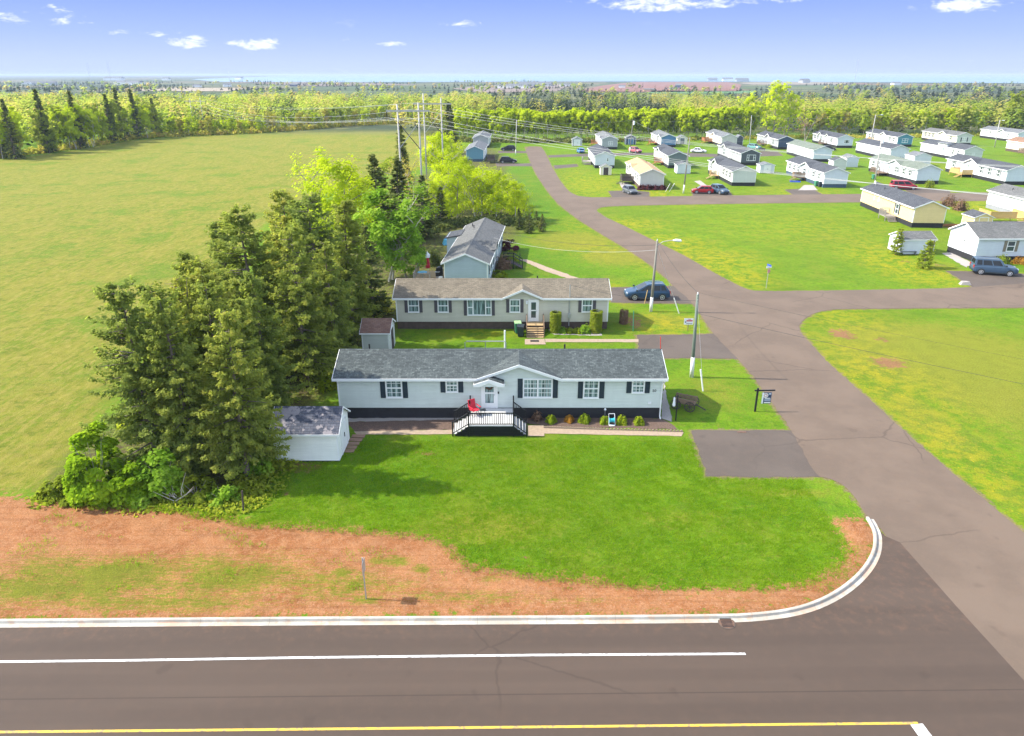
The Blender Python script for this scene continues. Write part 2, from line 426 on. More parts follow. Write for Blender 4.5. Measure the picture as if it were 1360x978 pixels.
M['pole_green'] = wood('pole_treated', (0.13, 0.16, 0.13), 0.3, 2)
M['pole_pale'] = wood('pole_weathered', (0.42, 0.40, 0.37), 0.25, 2)
M['deck_white'] = plain('deck_white', (0.56, 0.56, 0.55), 0.7, 0.10, 2.0)
M['wood_tan'] = wood('wood_tan', (0.42, 0.29, 0.15), 0.3, 0)
M['wood_orange'] = wood('wood_orange', (0.34, 0.145, 0.06), 0.3, 0)
M['wood_new'] = wood('wood_new', (0.55, 0.36, 0.14), 0.25, 0)
M['wood_brown'] = wood('wood_brown', (0.22, 0.15, 0.10), 0.35, 0)
M['wood_grey'] = wood('wood_grey', (0.30, 0.27, 0.24), 0.3, 0)
M['wood_dark'] = wood('wood_dark', (0.07, 0.055, 0.05), 0.35, 0)
M['concrete'] = plain('concrete', (0.56, 0.54, 0.49), 0.85, 0.16, 2.5, 0.3, 30.0)
M['paver'] = plain('paver_tan', (0.31, 0.235, 0.165), 0.9, 0.22, 5.0, 0.3, 30.0)
M['stone_brown'] = plain('stepping_brown', (0.24, 0.145, 0.10), 0.9, 0.25, 4.0, 0.3, 30.0)
M['mulch'] = plain('mulch', (0.115, 0.075, 0.056), 0.95, 0.6, 14.0, 0.8, 25.0)
M['gravel'] = plain('gravel_bed', (0.33, 0.30, 0.27), 0.95, 0.3, 20.0, 0.6, 40.0)
M['red'] = plain('red_fabric', (0.55, 0.025, 0.045), 0.7, 0.3, 9.0)
M['pink'] = plain('pink_paint', (0.55, 0.25, 0.24), 0.5, 0.1)
M['turq'] = plain('turquoise_plastic', (0.04, 0.36, 0.42), 0.4, 0.2, 4.0)
M['blue_tarp'] = plain('blue_tarp', (0.03, 0.08, 0.45), 0.5, 0.3, 5.0)
M['sky_tarp'] = plain('pale_blue_tarp', (0.10, 0.38, 0.55), 0.5, 0.3, 5.0)
M['green_plastic'] = plain('green_plastic', (0.05, 0.22, 0.12), 0.5, 0.15, 4.0)
M['lime_lid'] = plain('lime_lid', (0.30, 0.50, 0.22), 0.5, 0.15, 4.0)
M['dark_plastic'] = plain('dark_plastic', (0.025, 0.035, 0.042), 0.5, 0.2, 4.0)
M['sign_navy'] = plain('sign_navy', (0.035, 0.055, 0.11), 0.5, 0.05)
M['sign_red'] = plain('sign_red', (0.50, 0.03, 0.03), 0.5, 0.05)
M['marker_red'] = plain('marker_red', (0.55, 0.04, 0.03), 0.5, 0.1)
M['bark_spruce'] = wood('bark_spruce', (0.17, 0.135, 0.11), 0.4, 2)
M['bark_birch'] = wood('bark_birch', (0.50, 0.45, 0.38), 0.35, 2)
M['bark_grey'] = wood('bark_grey', (0.27, 0.24, 0.20), 0.35, 2)
M['lamp_white'] = plain('lamp_white', (0.75, 0.76, 0.78), 0.4, 0.05)
M['rust'] = plain('rusty_iron', (0.13, 0.075, 0.05), 0.85, 0.4, 12.0, 0.4, 40)
M['asph_new'] = asphalt('asphalt_new', (0.0652, 0.0456, 0.0334), (0.0815, 0.0521, 0.0360), 0.35, (0.12, 1, 1), True)
M['asph_old'] = asphalt('asphalt_old', (0.1199, 0.0869, 0.0625), (0.1370, 0.0916, 0.0625), 0.55)
M['asph_drive'] = asphalt('asphalt_drive', (0.0840, 0.0661, 0.0530), (0.1020, 0.0730, 0.0551), 0.3)
M['line_white'] = paint_line('line_white', (0.62, 0.62, 0.60), 0.75)
M['line_yellow'] = paint_line('line_yellow', (0.55, 0.36, 0.04), 0.8)
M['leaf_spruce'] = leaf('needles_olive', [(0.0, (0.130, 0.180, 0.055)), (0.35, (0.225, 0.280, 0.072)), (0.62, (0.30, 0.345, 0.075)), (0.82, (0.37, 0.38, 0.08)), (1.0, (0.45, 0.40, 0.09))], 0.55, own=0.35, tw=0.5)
M['leaf_bush'] = leaf('leaves_bush', [(0.0, (0.15, 0.27, 0.015)), (0.5, (0.27, 0.41, 0.02)), (1.0, (0.42, 0.54, 0.03))], 0.45)
M['leaf_sprdark'] = leaf('needles_dark', [(0.0, (0.055, 0.085, 0.030)), (0.5, (0.13, 0.165, 0.045)), (1.0, (0.25, 0.25, 0.06))], 0.3)
M['leaf_lime'] = leaf('leaves_lime', [(0.0, (0.29, 0.38, 0.015)), (0.5, (0.48, 0.57, 0.02)), (1.0, (0.64, 0.67, 0.035))], 0.5)
M['leaf_green'] = leaf('leaves_fresh_green', [(0.0, (0.11, 0.22, 0.02)), (0.5, (0.21, 0.36, 0.03)), (1.0, (0.38, 0.50, 0.07))], 0.5)
M['leaf_bud'] = leaf('buds_mixed', [(0.0, (0.24, 0.28, 0.04)), (0.35, (0.40, 0.42, 0.06)), (0.6, (0.51, 0.46, 0.09)), (0.85, (0.48, 0.37, 0.12)), (1.0, (0.41, 0.29, 0.13))], 0.55)
M['leaf_olive'] = leaf('leaves_olive', [(0.0, (0.15, 0.20, 0.025)), (0.5, (0.27, 0.33, 0.035)), (1.0, (0.44, 0.45, 0.06))], 0.55)
M['leaf_yellow'] = leaf('leaves_yellow', [(0.0, (0.12, 0.18, 0.015)), (0.5, (0.24, 0.31, 0.02)), (1.0, (0.42, 0.45, 0.03))], 0.4)
M['leaf_orange'] = leaf('leaves_orange', [(0.0, (0.22, 0.10, 0.02)), (0.5, (0.36, 0.18, 0.03)), (1.0, (0.45, 0.28, 0.05))], 0.35)
M['leaf_brown'] = leaf('twigs_brown', [(0.0, (0.12, 0.07, 0.05)), (0.5, (0.21, 0.13, 0.08)), (1.0, (0.31, 0.21, 0.13))], 0.2)
M['leaf_maroon'] = leaf('leaves_maroon', [(0.0, (0.06, 0.018, 0.022)), (0.5, (0.10, 0.032, 0.036)), (1.0, (0.16, 0.06, 0.055))], 0.2)
M['leaf_far'] = leaf('woods_mixed', [(0.0, (0.016, 0.030, 0.012)), (0.28, (0.040, 0.062, 0.018)), (0.36, (0.19, 0.27, 0.045)), (0.52, (0.34, 0.41, 0.06)), (0.70, (0.47, 0.45, 0.10)), (0.86, (0.46, 0.36, 0.14)), (1.0, (0.38, 0.29, 0.15))], 0.55, 0.10, 0.15, 0.0, 1.0)
M['grass_blade'] = leaf('grass_blades', [(0.0, (0.095, 0.215, 0.008)), (0.5, (0.170, 0.315, 0.012)), (1.0, (0.31, 0.40, 0.022))], 0.5)
# ------------------------------------------------------------------ land: one ground sheet with fields of distances to the borders
def poly_px(pts): return np.array([[*G(x, y)[:2]] for x, y in pts])
def sdist(P, X, Y, lim=None):
    """signed distance to a polygon, positive inside"""
    d = np.full(X.shape, 1e9); ins = np.zeros(X.shape, bool); n = len(P)
    for i in range(n):
        ax, ay = P[i]; bx, by = P[(i + 1) % n]
        ex, ey = bx - ax, by - ay
        q = np.clip(((X - ax) * ex + (Y - ay) * ey) / (ex * ex + ey * ey + 1e-9), 0, 1)
        d = np.minimum(d, (X - ax - q * ex) ** 2 + (Y - ay - q * ey) ** 2)
        c = (ay > Y) != (by > Y)
        with np.errstate(divide='ignore', invalid='ignore'):
            ins ^= c & (X < (bx - ax) * (Y - ay) / (by - ay if by != ay else 1e-9) + ax)
    d = np.sqrt(d)
    return np.where(ins, d, -d)

KERB = [(-260, 831), (-60, 829), (0, 828.5), (200, 827), (400, 825.5), (600, 824.5), (800, 823.5), (965, 822), (1005, 820), (1050, 814.5), (1088, 803), (1122, 784), (1148, 760), (1162, 736), (1164, 715), (1160, 702), (1153, 690)]
SOIL = [(-420, 654), (-40, 656), (30, 662), (100, 664), (200, 671), (300, 688), (345, 697), (400, 697), (480, 704), (560, 710), (600, 723), (616, 744), (650, 753), (700, 763), (780, 767), (840, 777), (900, 782), (1000, 783), (1060, 776), (1100, 760), (1124, 735), (1119, 706), (1106, 690)] + [(1152, 689), (1160, 702), (1163, 715), (1161, 736), (1147, 759), (1121, 783), (1087, 802), (1050, 813), (1005, 819), (800, 822), (400, 824), (0, 827), (-260, 829), (-420, 831)]
FIELD = [(-900, 660), (60, 655), (95, 625), (120, 570), (180, 480), (300, 345), (380, 275), (500, 235), (600, 212), (612, 190), (600, 164), (530, 165), (465, 169), (340, 178.5), (240, 182), (175, 187), (75, 203.5), (0, 213), (-120, 228), (-900, 300)]
SIDE_ROAD = [(2400, 1400), (1150, 1000), (1192, 775), (1181, 724), (1175, 709), (1160, 692), (1151, 687), (1137, 662), (1121, 645), (1102, 636), (1083, 633), (1051, 571.5), (1022, 532), (996, 494), (979, 476.5), (947, 444), (921, 403.5), (893, 379), (886, 371), (861, 350), (831, 330), (800, 312), (768, 292), (742, 272), (727, 254), (712, 232), (703, 212), (697, 195), (718, 194.5), (724, 203), (733, 222), (742, 238), (755, 255), (772, 262.5), (830, 262), (960, 260), (1130, 258), (1265, 256.5), (1480, 254), (1480, 265), (1262, 267.5), (1130, 269), (960, 271), (830, 273.5), (800, 275), (790, 279), (802, 288), (830, 301), (866, 319), (905, 338), (950, 364), (985, 382), (1002, 387.5), (1130, 386), (1282, 383), (1420, 372), (1700, 366), (1700, 404), (1360, 409), (1200, 410), (1110, 411), (1085, 414.5), (1066, 425), (1060, 437), (1072, 452), (1102, 485), (1161, 536), (1233, 602), (1300, 658), (1360, 708), (1640, 950), (2600, 1240)]
CURVED = None
DRIVES = [('driveway', [(918, 572), (985, 571.8), (1058, 571.5), (1090, 634), (1010, 634.5), (938.6, 633)]),
          ('driveway', [(846, 445.2), (900, 445), (955, 443.5), (986, 477), (920, 476), (850, 476)]),
          ('driveway', [(812, 382), (850, 381.5), (900, 380), (930, 403.8), (870, 403), (812, 402)]),
          ('driveway', [(1256, 360), (1300, 361), (1350, 363), (1420, 372), (1400, 384), (1296, 384)]),
          ('driveway', [(808, 254), (838, 253), (862, 255), (862, 265), (815, 265)]),
          ('driveway', [(918, 254), (968, 254), (975, 263), (922, 263)]),
          ('driveway', [(1042, 252), (1078, 250.5), (1098, 262), (1060, 263)]),
          ('driveway', [(1190, 246), (1230, 250), (1262, 253), (1262, 260), (1215, 260)]),
          ('driveway', [(659, 217), (690, 217.5), (708, 217), (708, 221), (660, 221)]),
          ('driveway', [(662, 200.5), (705, 201), (705, 203.5), (662, 203.5)]),
          ('driveway', [(728, 206.5), (800, 203.5), (875, 203), (875, 206), (800, 207), (729, 209.5)]),
          ('driveway', [(735, 220), (766, 218), (768, 221.5), (737, 224.5)]),
          ('driveway', [(905, 203), (955, 205), (955, 208.5), (915, 208.5)]),
          ('driveway', [(1010, 201), (1032, 201.5), (1040, 207), (1008, 208)])]

road_np = poly_px(SIDE_ROAD)
drive_np = [poly_px(p) for _, p in DRIVES]
kerb_np = poly_px(KERB)

def axis(parts):
    out = [parts[0][0]]
    for a, b, st in parts:
        n = max(1, int(round((b - a) / st))); out += list(a + (b - a) * (np.arange(n) + 1) / n)
    return np.array(out)
xs_ = axis([(-12000, -3000, 1500), (-3000, -600, 240), (-600, -140, 20), (-140, -48, 2.0), (-48, 34, 0.26), (34, 110, 0.9), (110, 240, 4.0), (240, 800, 40), (800, 3000, 220), (3000, 12000, 1500)])
ys_ = axis([(-400, 0, 40), (0, 16, 2), (16, 66, 0.26), (66, 150, 0.7), (150, 290, 1.6), (290, 600, 20), (600, 3000, 160), (3000, 14000, 1100)])
GX, GY = np.meshgrid(xs_, ys_)
soil_np = poly_px(SOIL)
sd_soil = np.clip(sdist(soil_np, GX, GY), -6, 6)
sd_field = np.clip(sdist(poly_px(FIELD), GX, GY), -8, 8)
sd_road = sdist(road_np, GX, GY)
for d_ in drive_np: sd_road = np.maximum(sd_road, sdist(d_, GX, GY))
dk = np.full(GX.shape, 1e9)
for i in range(len(kerb_np) - 1):
    ax, ay = kerb_np[i]; bx, by = kerb_np[i + 1]; ex, ey = bx - ax, by - ay
    q = np.clip(((GX - ax) * ex + (GY - ay) * ey) / (ex * ex + ey * ey), 0, 1)
    dk = np.minimum(dk, np.hypot(GX - ax - q * ex, GY - ay - q * ey))
def sm(a, lo, hi): q = np.clip((a - lo) / (hi - lo), 0, 1); return q * q * (3 - 2 * q)
def blobs(lst):
    o = np.zeros(GX.shape)
    for px, py, rx, ry, amp in lst:
        c = G(px, py); a = (G(px + rx, py) - c).length; b = (G(px, py - ry) - c).length
        o = np.maximum(o, amp * np.clip(1.25 - np.sqrt(((GX - c.x) / a) ** 2 + ((GY - c.y) / b) ** 2), 0, 1) / 1.25 * 1.6)
    return np.clip(o, 0, 1)
# bare red patches in the grass
bare = blobs([(1180, 482, 26, 9, .8), (1118, 444, 20, 8, .8), (1172, 452, 14, 5, .5), (400, 621, 34, 8, 1.0), (565, 602, 24, 5, .55), (620, 588, 14, 4, .5), (690, 610, 15, 3, .3), (380, 655, 10, 8, .5), (842, 428, 16, 14, .6), (1262, 302, 14, 4, .6), (1247, 352, 9, 3, .6), (1203, 348, 10, 2, .6), (1290, 345, 14, 4, .5), (640, 576, 60, 3, .4), (1040, 645, 30, 5, .25), (700, 742, 40, 4, .35)])
sprout = np.clip(blobs([(110, 772, 190, 36, .95), (300, 765, 160, 38, .75), (440, 780, 150, 26, .7), (200, 800, 220, 18, .8), (60, 745, 90, 22, .5), (620, 795, 130, 14, .6), (525, 745, 26, 10, .8), (560, 755, 16, 8, 1.0), (455, 760, 18, 7, 1.0), (500, 745, 14, 8, .8), (650, 770, 30, 8, .6), (1140, 730, 24, 8, .5), (1090, 778, 40, 5, .45), (485, 800, 30, 5, 1.0), (1000, 800, 60, 6, .3), (760, 800, 120, 8, .35)]), 0, 1)
dand = blobs([(880, 255, 130, 20, .45), (790, 245, 60, 18, .8), (820, 300, 110, 14, .5), (930, 345, 90, 26, 1.0), (890, 322, 70, 14, .9), (985, 368, 50, 16, .9), (840, 298, 60, 10, .8), (1060, 300, 200, 26, .35), (1220, 360, 70, 20, 1.0), (1180, 345, 60, 20, .9), (1165, 330, 40, 18, .6), (1110, 420, 70, 26, .6), (1160, 500, 90, 60, .6), (1250, 590, 90, 70, .55), (1330, 650, 60, 60, .6), (1280, 270, 60, 24, .9), (1060, 255, 60, 10, .7), (880, 432, 60, 18, .75), (820, 388, 20, 18, .7), (640, 443, 60, 10, .45), (790, 330, 70, 16, .4), (770, 240, 40, 20, .6), (1240, 222, 60, 8, .5), (1320, 320, 60, 14, .5), (870, 258, 30, 8, .9)])
dry = blobs([(1250, 470, 200, 46, .75), (1310, 520, 120, 60, .6), (1100, 318, 150, 30, .22), (820, 340, 60, 14, .75), (760, 320, 70, 14, .75), (1020, 575, 60, 6, .5), (1060, 655, 60, 8, .5), (640, 700, 130, 30, .55), (900, 690, 100, 20, .35), (950, 520, 60, 26, .4), (880, 425, 70, 14, .5), (1230, 560, 60, 60, .5)])
litter_floor = blobs([(250, 590, 150, 90, 1.0), (330, 500, 130, 90, 1.0), (420, 420, 110, 90, 1.0), (500, 340, 100, 80, 1.0), (570, 280, 90, 60, 1.0), (640, 270, 70, 50, .8), (620, 230, 60, 40, .9), (545, 350, 30, 30, .6)]) * (1 - sm(sd_soil, -0.6, 0.2))  # where brown litter and rough grass cover the ground under the trees
lush = blobs([(560, 630, 160, 36, .8), (760, 612, 200, 30, .7), (520, 600, 100, 30, .8), (700, 250, 60, 70, .9), (1000, 590, 60, 20, .4)])
far = sm(GY, 285, 330)
zg = 0.11 * sm(sd_soil, 0.02, 0.3) * (1 - sm(dk, 0.8, 4.0))
zg = zg + np.where((sd_soil > -3) & (GY < 62), 0.0, 0.0)
zg -= 0.004 * sm(sd_road, 0.0, 0.4)
zg += np.where((GY < 70) & (GX > -48) & (GX < 34), 0.018 * (np.sin(GX * 1.7 + np.sin(GY * .9)) * np.cos(GY * 1.3)), 0) * sm(-sd_road, 0.2, 1.0) * sm(dk, 0.4, 2.0)
ny_, nx_ = GX.shape
idx = np.arange(nx_ * ny_).reshape(ny_, nx_)
Q = np.stack([idx[:-1, :-1], idx[:-1, 1:], idx[1:, 1:], idx[1:, :-1]], -1).reshape(-1, 4)
gm = bulk_mesh('ground', np.stack([GX, GY, zg], -1).reshape(-1, 3), Q, [])
for nm, arr in (('soil', sd_soil), ('field', sd_field), ('road', np.clip(sd_road, -4, 4)), ('bare', bare), ('sprout', sprout), ('dand', dand), ('dry', dry), ('litter', litter_floor), ('lush', lush), ('far', far), ('kerbd', np.clip(dk, 0, 6))):
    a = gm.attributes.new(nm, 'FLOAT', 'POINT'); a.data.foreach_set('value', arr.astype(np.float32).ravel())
gm.polygons.foreach_set('use_smooth', np.ones(len(Q), bool))

m, t, p, vec, o_ = new_mat('land')
nbig = t.noise(vec, 0.045, 4.0, 0.6); nmid = t.noise(vec, 0.35, 4.0, 0.6); nsm = t.noise(vec, 2.2, 5.0, 0.7); nfi = t.noise(vec, 9.0, 4.0, 0.75); nbl = t.noise(vec, 26.0, 3.0, 0.8)
tuft = t.step(t.noise(vec, 4.3, 3.0, 0.65), 0.42, 0.68)
mott = t.noise(vec, 0.85, 8.0, 0.80)
mot2 = t.noise(vec, 0.20, 6.0, 0.70)
# mown lawn
c = t.mix(t.step(nmid, 0.32, 0.68), (0.132, 0.250, 0.010), (0.195, 0.312, 0.015))
c = t.mix(t.m('MULTIPLY', t.attr('lush'), 0.65), c, (0.092, 0.225, 0.010))
c = t.mix(t.m('MULTIPLY', t.step(nbig, 0.42, 0.66), 0.40), c, (0.165, 0.215, 0.020))
c = t.mix(t.m('MULTIPLY', tuft, 0.45), c, (0.205, 0.285, 0.018))
c = t.mix(t.step(nsm, 0.50, 0.70, 0.0, 0.40), c, (0.062, 0.130, 0.008))
c = t.mix(t.step(mott, 0.50, 0.74, 0.0, 0.70), c, (0.070, 0.155, 0.009))
c = t.mix(t.step(mot2, 0.48, 0.76, 0.0, 0.65), c, (0.235, 0.262, 0.034))
c = t.mix(t.step(t.noise(vec, 1.9, 6.0, 0.8), 0.58, 0.70, 0.0, 0.55), c, (0.27, 0.235, 0.060))
dryf = t.step(t.m('ADD', t.m('MULTIPLY', t.attr('dry'), 0.75), t.m('ADD', t.m('MULTIPLY', mott, 0.45), t.m('MULTIPLY', nsm, 0.35))), 0.50, 0.95)
c = t.mix(t.m('MULTIPLY', dryf, 0.8), c, t.mix(nfi, (0.22, 0.205, 0.030), (0.36, 0.315, 0.060)))
c = t.mix(1.0, c, (0.68, 0.76, 0.46), 'MULTIPLY')
# hay field with tracks running along it
fvec = t.scale(vec, (0.34, 0.10, 1.0), (0, 0, R(-38)))
fst = t.noise(fvec, 1.0, 8.0, 0.72, 0.5)
cf = t.mix(t.step(fst, 0.34, 0.66), (0.195, 0.255, 0.022), (0.285, 0.282, 0.048))
cf = t.mix(t.step(t.noise(t.scale(vec, (2.2, 0.45, 1.0), (0, 0, R(-50))), 1.0, 5.0, 0.75), 0.44, 0.70, 0.0, 0.90), cf, (0.37, 0.325, 0.095))
cf = t.mix(t.step(t.noise(vec, 0.10, 5.0, 0.7), 0.52, 0.74, 0.0, 0.75), cf, (0.130, 0.250, 0.014))
cf = t.mix(t.step(t.noise(vec, 0.75, 6.0, 0.75), 0.54, 0.68, 0.0, 0.55), cf, (0.125, 0.185, 0.014))
cf = t.mix(t.step(nsm, 0.48, 0.72, 0.0, 0.45), cf, (0.375, 0.315, 0.105))
cf = t.mix(t.m('MULTIPLY', t.step(nfi, 0.48, 0.66), 0.40), cf, (0.095, 0.130, 0.014))
cf = t.mix(1.0, cf, (0.73, 0.71, 0.50), 'MULTIPLY')
jit = t.m('MULTIPLY', t.m('SUBTRACT', nsm, 0.5), 2.6)
c = t.mix(t.step(t.m('ADD', t.attr('field'), jit), -0.6, 0.8), c, cf)
# litter and rough grass under the trees
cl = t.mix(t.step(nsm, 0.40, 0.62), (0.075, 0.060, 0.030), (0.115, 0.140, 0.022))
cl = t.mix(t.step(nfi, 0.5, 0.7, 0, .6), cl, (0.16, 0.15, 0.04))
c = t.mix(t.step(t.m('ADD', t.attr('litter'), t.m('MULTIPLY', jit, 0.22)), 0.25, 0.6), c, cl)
# dandelions
vo = t.add('ShaderNodeTexVoronoi', None, {'Vector': vec, 'Scale': 4.2, 'Randomness': 1.0})
dens = t.m('MULTIPLY', t.attr('dand'), t.step(t.noise(vec, 0.55, 4.0, 0.7), 0.40, 0.66, 0.15, 0.85))
rad = t.m('MULTIPLY', dens, 0.40)
flower = t.step(t.m('SUBTRACT', rad, vo.outputs['Distance']), -0.02, 0.03)
sepc = t.add('ShaderNodeSeparateColor', None, {0: vo.outputs['Color']}).outputs[0]
flower = t.m('MULTIPLY', flower, t.step(t.m('SUBTRACT', dens, sepc), -0.15, -0.05))
c = t.mix(t.m('MULTIPLY', t.m('MULTIPLY', t.attr('dand'), t.step(mott, 0.42, 0.60)), 0.62), c, (0.32, 0.265, 0.008))
c = t.mix(t.m('MULTIPLY', flower, 0.75), c, (0.44, 0.345, 0.010))
# red soil
cs = t.mix(t.step(nmid, 0.3, 0.7), (0.345, 0.138, 0.054), (0.43, 0.195, 0.086))
cs = t.mix(t.step(nsm, 0.42, 0.66, 0.0, 0.75), cs, (0.45, 0.225, 0.112))
clod = t.noise(t.scale(vec, (1.0, 1.7, 1.0)), 5.5, 5.0, 0.8)
cs = t.mix(t.step(clod, 0.58, 0.85, 0.0, 0.60), cs, (0.23, 0.092, 0.040))
cs = t.mix(t.step(t.noise(vec, 13.0, 3.0, 0.8), 0.60, 0.72, 0.0, 0.6), cs, (0.52, 0.33, 0.22))
rut = t.noise(t.scale(vec, (0.10, 5.5, 1.0), (0, 0, R(-3))), 1.0, 4.0, 0.6)
cs = t.mix(t.step(rut, 0.54, 0.74, 0.0, 0.35), cs, (0.25, 0.105, 0.048))
seed1 = t.noise(t.scale(vec, (1.1, 4.2, 1.0), (0, 0, R(-2))), 1.6, 6.0, 0.82)
seed2 = t.noise(vec, 8.0, 4.0, 0.8)
patch = t.noise(t.scale(vec, (0.5, 1.0, 1.0)), 0.55, 4.0, 0.65)
spr = t.m('ADD', t.m('MULTIPLY', t.attr('sprout'), t.m('ADD', 0.18, t.m('MULTIPLY', patch, 0.55))), t.m('ADD', t.m('MULTIPLY', seed1, 0.75), t.m('MULTIPLY', seed2, 0.38)))
cs = t.mix(t.step(spr, 0.70, 0.95, 0.0, 0.80), cs, (0.275, 0.215, 0.036))
cs = t.mix(t.step(spr, 0.84, 1.06, 0.0, 0.75), cs, (0.150, 0.200, 0.014))
cs = t.mix(1.0, cs, (0.78, 0.76, 0.70), 'MULTIPLY')
ss = t.m('ADD', t.attr('soil'), t.m('MULTIPLY', jit, 0.75))
soilf = t.step(t.m('ADD', ss, t.m('MULTIPLY', t.m('SUBTRACT', nfi, 0.5), 1.1)), -0.28, 0.22)
c = t.mix(soilf, c, cs)
bf = t.step(t.m('ADD', t.attr('bare'), t.m('MULTIPLY', t.m('SUBTRACT', nsm, 0.5), 1.5)), 0.42, 0.78)
c = t.mix(t.m('MULTIPLY', bf, 0.9), c, t.mix(nfi, (0.20, 0.08, 0.04), (0.28, 0.15, 0.08)))
# worn, gritty edge along the road
rd = t.m('ADD', t.attr('road'), t.m('MULTIPLY', t.m('SUBTRACT', nsm, 0.5), 0.9))
c = t.mix(t.step(rd, -0.32, -0.02, 0.0, 0.85), c, t.mix(nfi, (0.16, 0.115, 0.06), (0.23, 0.175, 0.095)))
# land beyond the woods: patchwork of pasture, scrub and plough
pv = t.add('ShaderNodeTexVoronoi', None, {'Vector': t.scale(vec, (1.0, 0.55, 1.0)), 'Scale': 0.0042})
pc = t.add('ShaderNodeSeparateColor', None, {0: pv.outputs['Color']}).outputs[0]
cfar = t.ramp(pc, [(0.0, (0.10, 0.14, 0.045)), (0.25, (0.18, 0.19, 0.08)), (0.45, (0.07, 0.10, 0.05)), (0.62, (0.24, 0.20, 0.11)), (0.78, (0.12, 0.16, 0.06)), (0.92, (0.27, 0.16, 0.10))], 'CONSTANT')
cfar = t.mix(t.step(t.noise(vec, 0.012, 4.0, 0.7), 0.42, 0.62), cfar, (0.06, 0.085, 0.045))
cfar = t.mix(1.0, cfar, (0.75, 0.75, 0.75), 'MULTIPLY')
c = t.mix(t.attr('far'), c, cfar)
gr = t.m('ADD', 0.19, t.m('MULTIPLY', t.m('ADD', t.m('ADD', t.m('MULTIPLY', nbl, .40), t.m('MULTIPLY', nfi, .8)), t.m('MULTIPLY', mott, 0.60)), 0.90))
c = t.mix(1.0, c, t.add('ShaderNodeCombineXYZ', ins={0: gr, 1: gr, 2: gr}).outputs[0], 'MULTIPLY')
t.put(p.inputs['Base Color'], c)
p.inputs['Roughness'].default_value = 0.95; p.inputs['Specular IOR Level'].default_value = 0.12
t.put(p.inputs['Normal'], t.bump(t.m('ADD', nbl, t.m('MULTIPLY', nfi, 1.6)), 0.55, 0.09))
gm.materials.append(m)
setp(link('ground', gm), kind='structure')

# ------------------------------------------------------------------ roads
def jagged(P, step, amp, seed):
    r = np.random.default_rng(seed); out = []
    n = len(P)
    for i in range(n):
        a = P[i]; b = P[(i + 1) % n]; L = np.hypot(*(b - a)); k = max(1, int(L / step)) if L < 400 else 1
        nrm = np.array([-(b - a)[1], (b - a)[0]]) / (L + 1e-9)
        for j in range(k): out.append(a + (b - a) * j / k + nrm * (r.normal() * amp if k > 1 else 0))
    return np.array(out)
def chaikin(P, keep=1):
    out = []
    n = len(P)
    for i in range(n):
        a = P[i]; b = P[(i + 1) % n]; out += [a * .75 + b * .25, a * .25 + b * .75]
    return np.array(out)
def sheet(name, P, z, mat, kind='structure'):
    me = bpy.data.meshes.new(name)
    bm = bmesh.new(); vs = [bm.verts.new((q[0], q[1], z)) for q in P]
    f = bm.faces.new(vs); f.normal_update()
    if f.normal.z < 0: f.normal_flip()
    bmesh.ops.triangulate(bm, faces=[f]); bm.to_mesh(me); bm.free()
    me.materials.append(mat)
    return setp(link(name, me), kind=kind)
sheet('side_road', jagged(chaikin(road_np), 0.5, 0.035, 3), 0.020, M['asph_old'])
for i, (nm, _) in enumerate(DRIVES):
    sheet(nm, jagged(drive_np[i], 0.45, 0.04, 20 + i), 0.012, M['asph_drive'])
KE = [(x, y + 1.0) for x, y in KERB]
new_poly = [(-420, 832)] + KE + [(1176, 713), (1195, 721), (1270, 806), (1360, 905), (1560, 1090), (2300, 1240), (2300, 1700), (-2500, 1700), (-2500, 838)]
sheet('main_road', poly_px(new_poly), 0.026, M['asph_new'])

def stripe(name, pts, w, z, mat):
    b = MB()
    pts = [G(*q) for q in pts]
    for k in range(len(pts) - 1):
        a, c_ = pts[k], pts[k + 1]; d = (c_ - a).normalized(); nn = Vector((-d.y, d.x, 0)) * w / 2
        n = max(1, int((c_ - a).length / 1.2))
        for j in range(n):
            q0 = a + (c_ - a) * j / n; q1 = a + (c_ - a) * (j + 1) / n
            b.face([(q0 - nn) + Vector((0, 0, z)), (q1 - nn) + Vector((0, 0, z)), (q1 + nn) + Vector((0, 0, z)), (q0 + nn) + Vector((0, 0, z))])
    return setp(b.build(name, mat), kind='structure')
stripe('lane_line', [(-160, 881.5), (170, 878), (400, 874.3), (700, 871), (990, 869.2)], 0.12, 0.031, M['line_white'])
stripe('centre_line', [(-200, 975), (300, 970.5), (700, 966.6), (1219, 961.3)], 0.11, 0.031, M['line_yellow'])
stripe('lane_line', [(-900, 1120), (1290, 1110)], 0.12, 0.031, M['line_white'])
b = MB(); q = [G(1209, 963.5), G(1225, 962), G(1300, 1060), G(1279, 1062)]
b.face([(v.x, v.y, 0.031) for v in q]); setp(b.build('stop_line', M['line_white']), kind='structure')

# kerb with gutter pan, cast in lengths
def sweep(name, path, prof, mat, joints=True):
    V = []; F = []; n = len(prof)
    for k, p_ in enumerate(path):
        d = (path[min(k + 1, len(path) - 1)] - path[max(k - 1, 0)]); d = d / np.hypot(*d); nn = np.array([-d[1], d[0]])
        for u, z in prof: V.append((p_[0] + nn[0] * u, p_[1] + nn[1] * u, z))
    for k in range(len(path) - 1):
        for i in range(n):
            j = (i + 1) % n; F.append((k * n + i, k * n + j, (k + 1) * n + j, (k + 1) * n + i))
    F += [tuple(range(n)), tuple(reversed(range((len(path) - 1) * n, len(path) * n)))]
    b = MB(); b.mesh(V, F); return b.build(name, mat)
def resample(P, st):
    P = np.array(P); out = [P[0]]
    for i in range(len(P) - 1):
        L = np.hypot(*(P[i + 1] - P[i])); k = max(1, int(L / st))
        for j in range(k): out.append(P[i] + (P[i + 1] - P[i]) * (j + 1) / k)
    return np.array(out)
kp = kerb_np
